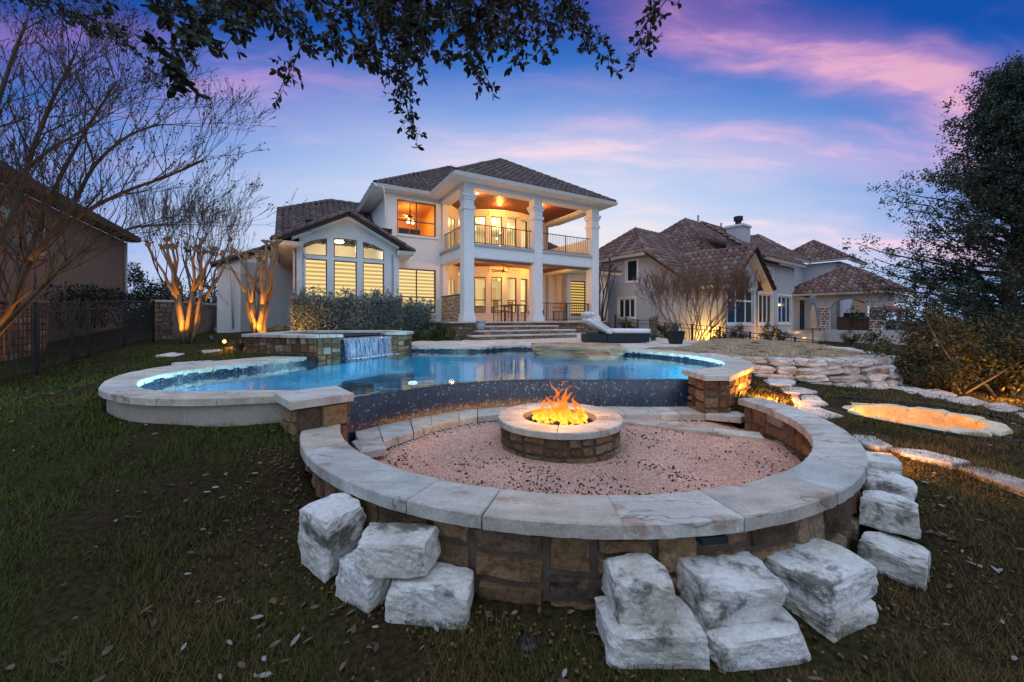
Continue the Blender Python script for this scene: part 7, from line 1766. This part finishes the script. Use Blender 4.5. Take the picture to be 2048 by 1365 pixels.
# --- live oak overhead: trunk behind the camera, twigs hanging into view
oak = thing('live_oak', 'live oak whose leafy twigs hang across the top of the view', 'tree', (2.4, -3.4, .1))
rng = random.Random(77); rg = np.random.RandomState(77)
m = MB(); m.tube([(2.4, -3.4, 0), (2.45, -3.3, .6), (2.2, -3.0, 1.8), (1.8, -2.4, 3.0), (1.3, -1.6, 3.9), (.6, -.6, 4.6), (-.2, .6, 5.0), (-1.0, 2.2, 5.0), (-1.6, 3.6, 4.8)], [.42, .33, .29, .26, .22, .17, .12, .08, .04], 12); m.build('trunk', BARK, oak, True)
TW_ = []      # hanging twigs: (px0,py0) -> (px1,py1), depth, leaf size
def hang(n, x0, x1, y0, dx, dmin, dmax, lmin, lmax, drop):
    for _ in range(n):
        sx = rng.uniform(x0, x1); TW_.append((sx, y0 + rng.uniform(-60, 0), sx + rng.uniform(-dx, dx), rng.uniform(*drop), rng.uniform(dmin, dmax), rng.uniform(lmin, lmax)))
hang(26, 430, 1130, -20, 130, 3.0, 4.2, .062, .085, (10, 120)); hang(12, 560, 1000, -20, 90, 3.2, 4.2, .058, .078, (100, 175)); hang(8, 1000, 1150, -20, 120, 3.4, 4.4, .055, .072, (30, 105)); hang(14, 480, 1080, -40, 160, 3.0, 4.0, .06, .08, (-20, 50))
TW_ += [(760, 60, 832, 285, 3.7, .06), (800, 90, 822, 250, 3.7, .055), (620, 60, 555, 195, 3.4, .058), (1090, -30, 1232, 140, 3.9, .058), (1120, -10, 1215, 95, 3.9, .055), (1340, -60, 1270, 125, 3.6, .06), (1352, -50, 1300, 60, 3.6, .06), (930, 40, 985, 185, 3.6, .06), (340, -40, 350, 160, 2.5, .085), (325, -60, 372, 60, 2.6, .085), (90, -30, 240, 95, 4.2, .055), (140, -40, 345, 190, 4.3, .045), (60, -20, 200, 60, 4.4, .055), (200, -40, 230, 60, 4.2, .06), (450, -20, 470, 45, 3.2, .075), (500, -30, 485, 60, 3.3, .07), (10, -20, 120, 30, 4.4, .055)]
LP = []; LD_ = []; LS = []; mtw = MB()
def add_leaf(p, v, l):
    v = np.array(v); LP.append(np.array(p)); LD_.append(v / (np.linalg.norm(v) + 1e-9)); LS.append(l)
def shoot(p, dv, L_, ls):
    p = Vector(p); dv = Vector(dv).normalized(); e = p + dv * L_; mtw.tube([p, p.lerp(e, .5) + Vector((rng.uniform(-1, 1), rng.uniform(-1, 1), rng.uniform(-1, 1))) * .008, e], [.0022, .0017, .001], 3, False)
    k = rng.randint(4, 7)
    for i in range(k):
        t = (i + .6) / k; q = p.lerp(e, t); s_ = rg.normal(0, 1, 3); s_ -= np.array(dv) * s_.dot(np.array(dv)) * .6; add_leaf(q, s_ * .8 + np.array(dv) * .55 + np.array([0, 0, -.25]), ls * rng.uniform(.55, 1.2))
    for _ in range(rng.randint(2, 4)): add_leaf(e, rg.normal(0, .5, 3) + np.array(dv), ls * rng.uniform(.7, 1.3))
for x0, y0, x1, y1, d_, ls in TW_:
    a, b = Vector(atd(x0, y0, d_ + .25)), Vector(atd(x1, y1, d_)); n_ = max(5, int((b - a).length / .07)); pa = wob(a, b, n_, .03, rng)
    mtw.tube(pa, [.006 * (1 - .7 * i / n_) + .0012 for i in range(n_ + 1)], 4, False)
    md = (b - a).normalized()
    for i, q in enumerate(pa[:-1]):
        for _ in range(rng.choice((1, 1, 2))):
            s_ = Vector((rng.uniform(-1, 1), rng.uniform(-1, 1), rng.uniform(-.7, .35))); shoot(q, md * .45 + s_, rng.uniform(.06, .17), ls)
    shoot(pa[-1], md, .06, ls)
br = mtw.build('branch', TWIG, oak)
LP, LD_, LS = np.array(LP), np.array(LD_), np.array(LS)
def oak_leaf_mesh():
    V = []; pr = [(0, .0), (.12, .10), (.35, .20), (.62, .21), (.85, .12), (1, 0)]
    for t, w in pr: V += [(t, w, -.10 * t * t + .35 * w * .4), (t, 0, -.10 * t * t), (t, -w, -.10 * t * t + .35 * w * .4)]
    Fs = []
    for i in range(len(pr) - 1):
        k = i * 3; Fs += [(k, k + 1, k + 4, k + 3), (k + 1, k + 2, k + 5, k + 4)]
    return V, Fs
olm = mesh_from('leaf', *oak_leaf_mesh(), LEAFO, True); ov = np.array([v[:] for v in (x.co for x in olm.vertices)]); of = np.array([tuple(p.vertices) for p in olm.polygons])
def frame_of(d_, rg):
    w = np.cross(d_, rg.normal(0, 1, 3)); w /= np.linalg.norm(w); return np.stack([d_, w, np.cross(d_, w)], 1)
px_size = LS / LP[:, 1]; inview = (LP[:, 2] - CAMZ) / LP[:, 1] < .81
order = np.argsort(-(px_size * inview)); big = set(order[:290].tolist()); AV = []; 
for i in range(len(LP)):
    M3 = frame_of(LD_[i], rg)
    if i in big:
        mw = Matrix.Identity(4)
        for r_ in range(3):
            for c_ in range(3): mw[r_][c_] = M3[r_, c_] * LS[i]
            mw[r_][3] = LP[i, r_]
        inst('leaf', olm, br, mw)
    else: AV.append(ov * LS[i] @ M3.T + LP[i])
AV = np.array(AV); Fq = (of[None] + (np.arange(len(AV)) * len(ov))[:, None, None]).reshape(-1, 4)
o = link(bpy.data.objects.new('leaves', np_mesh('leaves', AV.reshape(-1, 3), Fq, LEAFO, True)), br); o['kind'] = 'stuff'
n_ = 26000; P = np.c_[rg.uniform(-8.0, 8.0, n_), rg.uniform(-7.5, 3.2, n_), rg.uniform(1.5, 6.6, n_)]
cl_ = np.array([mnoise.noise(Vector(p) * .8) for p in P]); P = P[(P[:, 2] > 1.57 + .86 * P[:, 1] + .25) & (P[:, 2] > 2.2 - .9 * (P[:, 1] + 2.2)) & (P[:, 2] > 1.5) & ((P[:, 1] < -1.4) | (P[:, 2] > 3.3)) & (np.hypot(P[:, 0], P[:, 1]) > 1.2) & (cl_ > np.where(P[:, 1] > -.9, 9, -.25)) & (P[:, 0] > -6.5)]
leaves('crown', P, rg.uniform(.14, .24, len(P)), LEAFO, oak, 78, aspect=.5)  # oak's unseen crown behind the camera, extended low to shade the foreground
m = MB(); r2 = random.Random(9)
for k in range(14):
    a0 = Vector((2.0, -2.7, 2.4)).lerp(Vector((1.0, -1.2, 4.1)), r2.random()); e = Vector((r2.uniform(-6.5, 6.5), r2.uniform(-6.5, .5), r2.uniform(3.2, 5.8)))
    if e.z > 1.57 + .86 * e.y + .3: m.tube(wob(a0, e, 5, .05, r2), [.11, .09, .07, .05, .03, .015], 7, False)
m.build('limbs', BARK, oak)

# ------------------------------------------------------------------ furniture and pots
def lounger(label, c, rz):
    t_ = thing('sun_lounger', label, 'sun lounger', c, 'sun loungers on the pool deck'); mw = Matrix.Translation(c) @ Matrix.Rotation(rz, 4, 'Z')
    def pt(name, mb_, mt_, sm=False): return mb_.build(name, mt_, t_, sm, mw)
    m = MB(); m.box((.28, 0, .16), (1.34, .66, .26)); pt('base', m, WICK); m = MB(); m.box((-.72, 0, .16), (.62, .66, .26)); pt('base', m, WICK)
    for x in (-.95, .9):
        for y in (-.28, .28): m = MB(); m.box((x, y, .015), (.07, .07, .03)); pt('foot', m, PAINTW)
    def pad(x0, z0, x1, z1, th_, name):
        d_ = Vector((x1 - x0, 0, z1 - z0)); L_ = d_.length; d_.normalize(); n2 = Vector((-d_.z, 0, d_.x)); m = MB(); V = []; k = 8
        for i in range(k + 1):
            t = i / k; c_ = Vector((x0, 0, z0)) + d_ * L_ * t; e = .88 if i in (0, k) else 1
            for y, zq in ((-.34 * e, .0), (.34 * e, .0), (.35 * e, th_ * .5), (.31 * e, th_ * (1.0 + .04 * math.sin(i * 2.2))), (0, th_ * 1.06), (-.31 * e, th_ * (1 + .04 * math.sin(i * 1.7))), (-.35 * e, th_ * .5)): p_ = c_ + n2 * zq; V.append((p_.x, y, p_.z))
        m.add(V, [(i * 7 + j, i * 7 + (j + 1) % 7, (i + 1) * 7 + (j + 1) % 7, (i + 1) * 7 + j) for i in range(k) for j in range(7)] + [tuple(range(6, -1, -1)), tuple(k * 7 + j for j in range(7))]); pt(name, m, FABW, True)
    pad(-.22, .31, 1.0, .30, .11, 'seat_cushion'); pad(-.20, .31, -.98, .78, .11, 'back_cushion')
    m = MB(); m.tube([(-.98, -.30, .90), (-.98, .30, .90)], [.075, .075], 10); pt('head_roll', m, FABW, True)
    m = MB()
    for y in (-.3, .3): m.tube([(-.16, y, .28), (-.97, y, .74)], .018, 6); m.tube([(-.62, y, .54), (-.42, y, .28)], .014, 6)
    pt('back_frame', m, BLACKM)
lounger('nearer sun lounger with white cushions and dark wicker base on the deck', (3.28, 12.35, .85), .12)
lounger('farther sun lounger with white cushions, half hidden behind the other', (3.62, 13.3, .85), .12)
pp = at(1351, 688, .85); pl = thing('planter_pot', 'square black planter pot with a spiky agave by the lawn corner', 'planter', pp)
m = MB(); m.add([(pp[0] + x * .14, pp[1] + y * .14, .85) for x, y in ((-1, -1), (1, -1), (1, 1), (-1, 1))] + [(pp[0] + x * .21, pp[1] + y * .21, 1.23) for x, y in ((-1, -1), (1, -1), (1, 1), (-1, 1))] + [(pp[0] + x * .18, pp[1] + y * .18, 1.23) for x, y in ((-1, -1), (1, -1), (1, 1), (-1, 1))] + [(pp[0] + x * .17, pp[1] + y * .17, 1.17) for x, y in ((-1, -1), (1, -1), (1, 1), (-1, 1))],
      [(3, 2, 1, 0), (12, 13, 14, 15)] + [(k + i, k + (i + 1) % 4, k + 4 + (i + 1) % 4, k + 4 + i) for k in (0, 4, 8) for i in range(4)]); m.build('pot', DARKP, pl)
tuft('agave', 'spiky blue-green agave growing in the square black pot', (pp[0], pp[1], 1.17), 38, .42, LEAFAG, 120, w=.026, lean=.85)
tuft('agave', 'low agave beside the fence behind the loungers', (*atd(1307, 682, 13.6)[:2], .82), 34, .42, LEAFAG, 121, w=.03, lean=.9)
uq = H.q(.35, -.75, 1.18); ur = thing('ceramic_urn', 'blue-grey ceramic urn standing on the steps below the first column', 'urn', uq)
m = MB(); m.lathe([(.05, 0), (.12, .02), (.17, .12), (.175, .22), (.15, .30), (.19, .33), (.19, .36), (.14, .36), (.12, .30), (0, .28)], uq, 20); m.build('body', mat('blue_grey_glaze', [(.24, .29, .34), (.34, .39, .44)], 4, .35, .05, coat=.3), ur, True)
fq = at(1166, 681, .85); fb = thing('side_cube', 'low white side table cube between the steps and the loungers', 'side table', fq)
m = MB(); m.box((fq[0], fq[1], .95), (.34, .30, .20), .3); m.build('body', PAINTW, fb); m = MB(); m.box((fq[0], fq[1], 1.058), (.36, .32, .016), .3); m.build('top', TRIM, fb)
# porch table and chairs
tq = H.q(2.95, 1.1, ZP); pt_ = thing('porch_table', 'dark square porch table near the middle column', 'table', tq)
def hb(name, mt_, par, *a):
    m = MB(); H.box(m, *a); return m.build(name, mt_, par)
hb('table_top', BRONZE, pt_, 2.5, 3.3, .8, 1.5, 2.2, 2.24)
for s_ in (2.53, 3.23):
    for t_ in (.83, 1.44): hb('leg', BRONZE, pt_, s_, s_ + .05, t_, t_ + .05, ZP, 2.2)
def chair(label, s_, t_, f):
    c_ = thing('porch_chair', label, 'chair', H.q(s_, t_, ZP))
    hb('seat', BRONZE, c_, s_ - .22, s_ + .22, t_ - .22, t_ + .22, ZP + .44, ZP + .48)
    for a in (-.21, .18):
        for b in (-.21, .18): hb('leg', BRONZE, c_, s_ + a, s_ + a + .03, t_ + b, t_ + b + .03, ZP, ZP + .44)
    bs = s_ + .20 * f
    for k in range(4): hb('back_slat', MATS['honey_wood'], c_, bs - .012, bs + .012, t_ - .2, t_ + .2, ZP + .56 + k * .09, ZP + .63 + k * .09)
    for b in (-.21, .18): hb('back_post', BRONZE, c_, bs - .016, bs + .016, t_ + b, t_ + b + .03, ZP + .48, ZP + .93)
    for b in (-.23, .2): hb('arm', BRONZE, c_, s_ - .2, s_ + .2, t_ + b, t_ + b + .03, ZP + .66, ZP + .69)
chair('porch chair on the steps side of the dark table', 2.15, 1.15, -1); chair('porch chair tucked behind the dark table', 2.9, 1.9, 1); chair('porch chair behind the ground-floor railing', 4.05, 1.3, 1); chair('porch chair by the blind-covered window', 5.6, 1.5, 1)
lq_ = H.q(4.25, 1.2, ZP + .55); lt = thing('table_lantern', 'glowing yellow lantern behind the porch railing', 'lantern', lq_)
hb('stand', BRONZE, lt, 4.1, 4.4, 1.05, 1.35, ZP, ZP + .52); m = MB(); H.box(m, 4.14, 4.36, 1.1, 1.3, ZP + .53, ZP + .86); m.build('glass', emis('lantern_glow', (1.0, .72, .12), 1.6), lt); hb('lid', BRONZE, lt, 4.12, 4.38, 1.08, 1.32, ZP + .86, ZP + .89)
# ------------------------------------------------------------------ lawn blades and litter
def turf_mat():
    m, N, L = newmat('grass_blade')
    tc = N.new('ShaderNodeTexCoord'); n = N.new('ShaderNodeTexNoise'); n.inputs['Scale'].default_value = .75; n.inputs['Detail'].default_value = 5; L.new(tc.outputs['Object'], n.inputs['Vector'])
    ge = N.new('ShaderNodeNewGeometry'); a = N.new('ShaderNodeMath'); a.operation = 'MULTIPLY_ADD'; L.new(ge.outputs['Random Per Island'], a.inputs[0]); a.inputs[1].default_value = .30; L.new(n.outputs['Fac'], a.inputs[2])
    sp_ = N.new('ShaderNodeSeparateXYZ'); L.new(tc.outputs['Object'], sp_.inputs[0])
    # the turf is browner towards the right-hand slope and under the oak
    mr = N.new('ShaderNodeMapRange'); mr.inputs[1].default_value = -2.5; mr.inputs[2].default_value = 2.0; mr.inputs[3].default_value = .10; mr.inputs[4].default_value = -.16; L.new(sp_.outputs[0], mr.inputs[0])
    b = N.new('ShaderNodeMath'); b.operation = 'ADD'; L.new(a.outputs[0], b.inputs[0]); L.new(mr.outputs[0], b.inputs[1])
    my = N.new('ShaderNodeMapRange'); my.inputs[1].default_value = 1.5; my.inputs[2].default_value = 3.2; my.inputs[3].default_value = -.14; my.inputs[4].default_value = .02; L.new(sp_.outputs[1], my.inputs[0])
    b2_ = N.new('ShaderNodeMath'); b2_.operation = 'ADD'; L.new(b.outputs[0], b2_.inputs[0]); L.new(my.outputs[0], b2_.inputs[1]); b = b2_
    r = N.new('ShaderNodeValToRGB'); set_ramp(r, [(.34, (.15, .088, .035)), (.48, (.115, .08, .025)), (.60, (.062, .070, .010)), (.78, (.036, .068, .005)), (.95, (.11, .115, .02))]); L.new(b.outputs[0], r.inputs[0])
    p = N.new('ShaderNodeBsdfPrincipled'); p.inputs['Roughness'].default_value = .7; p.inputs['Specular IOR Level'].default_value = .2; L.new(r.outputs[0], p.inputs['Base Color'])
    o = N.new('ShaderNodeOutputMaterial'); L.new(p.outputs[0], o.inputs[0]); return m
TURF = turf_mat()
def not_built(x, y):
    k = ~inpoly(x, y, LOUT + LIN[::-1]) & ~inpoly(x, y, POOL) & ~inpoly(x, y, SPA) & ~inpoly(x, y, DECK) & ~inpoly(x, y, ROUT + RIN[::-1]) & ~inpoly(x, y, GRAVEL)
    a = np.arctan2(y - FC[1], x - FC[0]); r = np.hypot(x - FC[0], y - FC[1])
    k &= ~((r < 2.58) & (y < 5.4)) & (np.hypot(x - WELL[0], y - WELL[1]) > .75)
    return k & ~inpoly(x, y, PIER) & ~inpoly(x, y, [(2.4, 5), (2.8, 5.0), (3.8, 6.2), (3.6, 6.6), (2.5, 5.7)])
def blades(n, x0, x1, y0, y1, hmin, hmax, w, seed, thr, zf=None, mask=None):
    rg = np.random.RandomState(seed); x = rg.uniform(x0, x1, n); y = y0 * (y1 / y0) ** rg.uniform(0, 1, n)
    k = not_built(x, y) & (np.abs(x) < 1.42 * y + .3)
    if mask is not None: k &= mask(x, y)
    x, y = x[k], y[k]
    nz = np.array([mnoise.noise(Vector((a * 1.1, b * 1.1, 5))) + .5 * mnoise.noise(Vector((a * 4, b * 4, 9))) for a, b in zip(x, y)])
    # bare soil close to the seat wall's near side
    r = np.hypot(x - FC[0], y - FC[1]); near = np.clip((3.15 - r) / .5, 0, 1) * (y < 3.2)
    k = nz > thr + near * .9 + rg.uniform(-.25, .25, len(x)); x, y = x[k], y[k]; n = len(x)
    z = (zf(x, y) if zf else gz_raw(x, y)) - .004
    nz2 = np.array([mnoise.noise(Vector((p_ * 3.1, q_ * 3.1, 31))) for p_, q_ in zip(x, y)]); a = rg.uniform(0, 6.283, n); h = rg.uniform(hmin, hmax, n) * np.clip(.85 + 1.1 * nz2, .4, 1.7); ln = rg.uniform(.2, 1.3, n) * h; sc = np.clip(y / 3.0, .7, 2.2); hw_ = w * sc
    b0 = np.c_[x, y, z]; sd = np.c_[-np.sin(a), np.cos(a), np.zeros(n)] * hw_[:, None]; tip = b0 + np.c_[np.cos(a) * ln, np.sin(a) * ln, h]
    V = np.stack([b0 - sd, b0 + sd, tip], 1).reshape(-1, 3); return V
VS = [blades(210000, -6.5, 6.0, 1.25, 4.6, .025, .07, .0022, 1, -.62), blades(110000, -11.5, 9.0, 3.6, 12.5, .025, .06, .003, 2, -.5)]
STRAW = mat('dormant_turf', [(.55, .42, .27), (.68, .53, .37)], 2, .8, 0, palette=[(.60, .44, .29), (.70, .52, .37), (.46, .35, .21), (.62, .45, .32), (.42, .38, .19)], pmix=.8)
Vu = blades(150000, 3.2, 9.4, 7.0, 15.0, .02, .05, .0022, 3, -.9, lambda x, y: np.full(len(x), .84), lambda x, y: inpoly(x, y, ULAWN))
o = link(bpy.data.objects.new('dormant_grass', np_mesh('dormant_grass', Vu, np.arange(len(Vu)).reshape(-1, 3), STRAW))); tag(o, 'tan dormant grass on the raised lawn behind the dry-stacked wall', 'grass', kind='stuff')
V = np.concatenate(VS); o = link(bpy.data.objects.new('grass', np_mesh('grass', V, np.arange(len(V)).reshape(-1, 3), TURF))); tag(o, 'short patchy green and brown lawn grass around the pool', 'grass', kind='stuff')
LITM = mat('dry_leaf', [(.16, .10, .065), (.30, .22, .16)], 5, .75, .1, palette=[(.07, .042, .028), (.13, .085, .055), (.20, .155, .12), (.09, .055, .033), (.26, .245, .23), (.11, .078, .05)], pmix=.85)
rg = np.random.RandomState(31); n_ = 5200; x = rg.uniform(-8, 7, n_); y = 1.3 * (9.0 / 1.3) ** rg.uniform(0, 1, n_) 
k = not_built(x, y) & (np.abs(x) < 1.4 * y + .2); nz = np.array([mnoise.noise(Vector((a * .9, b * .9, 20))) for a, b in zip(x, y)]); r = np.hypot(x - FC[0], y - FC[1]); k &= (nz + .6 * np.clip((3.3 - r), 0, .8) * (y < 3) > rg.uniform(-.35, .55, n_)); x, y = x[k], y[k]; n_ = len(x)
P = np.c_[x, y, gz_raw(x, y) + .022]; a = rg.uniform(0, 6.283, n_); dirs = np.c_[np.cos(a), np.sin(a), rg.uniform(-.15, .25, n_)]; w = np.c_[-np.sin(a), np.cos(a), rg.uniform(-.5, .5, n_)]; s = (rg.uniform(.018, .05, n_) * np.clip(1.35 - y * .07, .7, 1.3))[:, None]
V = np.stack([P, P + dirs * s * .3 + w * s * .17 + [0, 0, .003], P + dirs * s * .7 + w * s * .15 + [0, 0, .002], P + dirs * s, P + dirs * s * .7 - w * s * .15, P + dirs * s * .3 - w * s * .17], 1).reshape(-1, 3)
o = link(bpy.data.objects.new('leaf_litter', np_mesh('leaf_litter', V, np.arange(len(V)).reshape(-1, 6), LITM))); tag(o, 'dry fallen oak leaves scattered over the lawn and soil', 'leaf litter', kind='stuff')
# acorns
ACO = mat('acorn', [(.07, .035, .015), (.15, .075, .03)], 5, .4, 0, palette=[(.06, .03, .015), (.13, .065, .028), (.18, .10, .045), (.09, .045, .02)], pmix=.8)
rr_ = random.Random(3); mA = MB(); cnt = 0
while cnt < 900:
    a = rr_.uniform(math.radians(205), math.radians(345)); r = 2.62 + abs(rr_.gauss(0, .22)); x_, y_ = FC[0] + r * math.cos(a), FC[1] + r * math.sin(a)
    if y_ < 1.3 or abs(x_) > 1.35 * y_: continue
    Vv, Ff = ICO[0]; s_ = rr_.uniform(.006, .009); an = rr_.uniform(0, 6.28); cz = gz(x_, y_) + .012
    mA.add([(x_ + (vx * 1.5 * math.cos(an) - vy * math.sin(an)) * s_, y_ + (vx * 1.5 * math.sin(an) + vy * math.cos(an)) * s_, cz + vz * s_) for vx, vy, vz in Vv], Ff); cnt += 1
o = mA.build('acorns', ACO, None, True); tag(o, 'fallen acorns lying in the soil along the seat wall', 'acorns', kind='stuff')
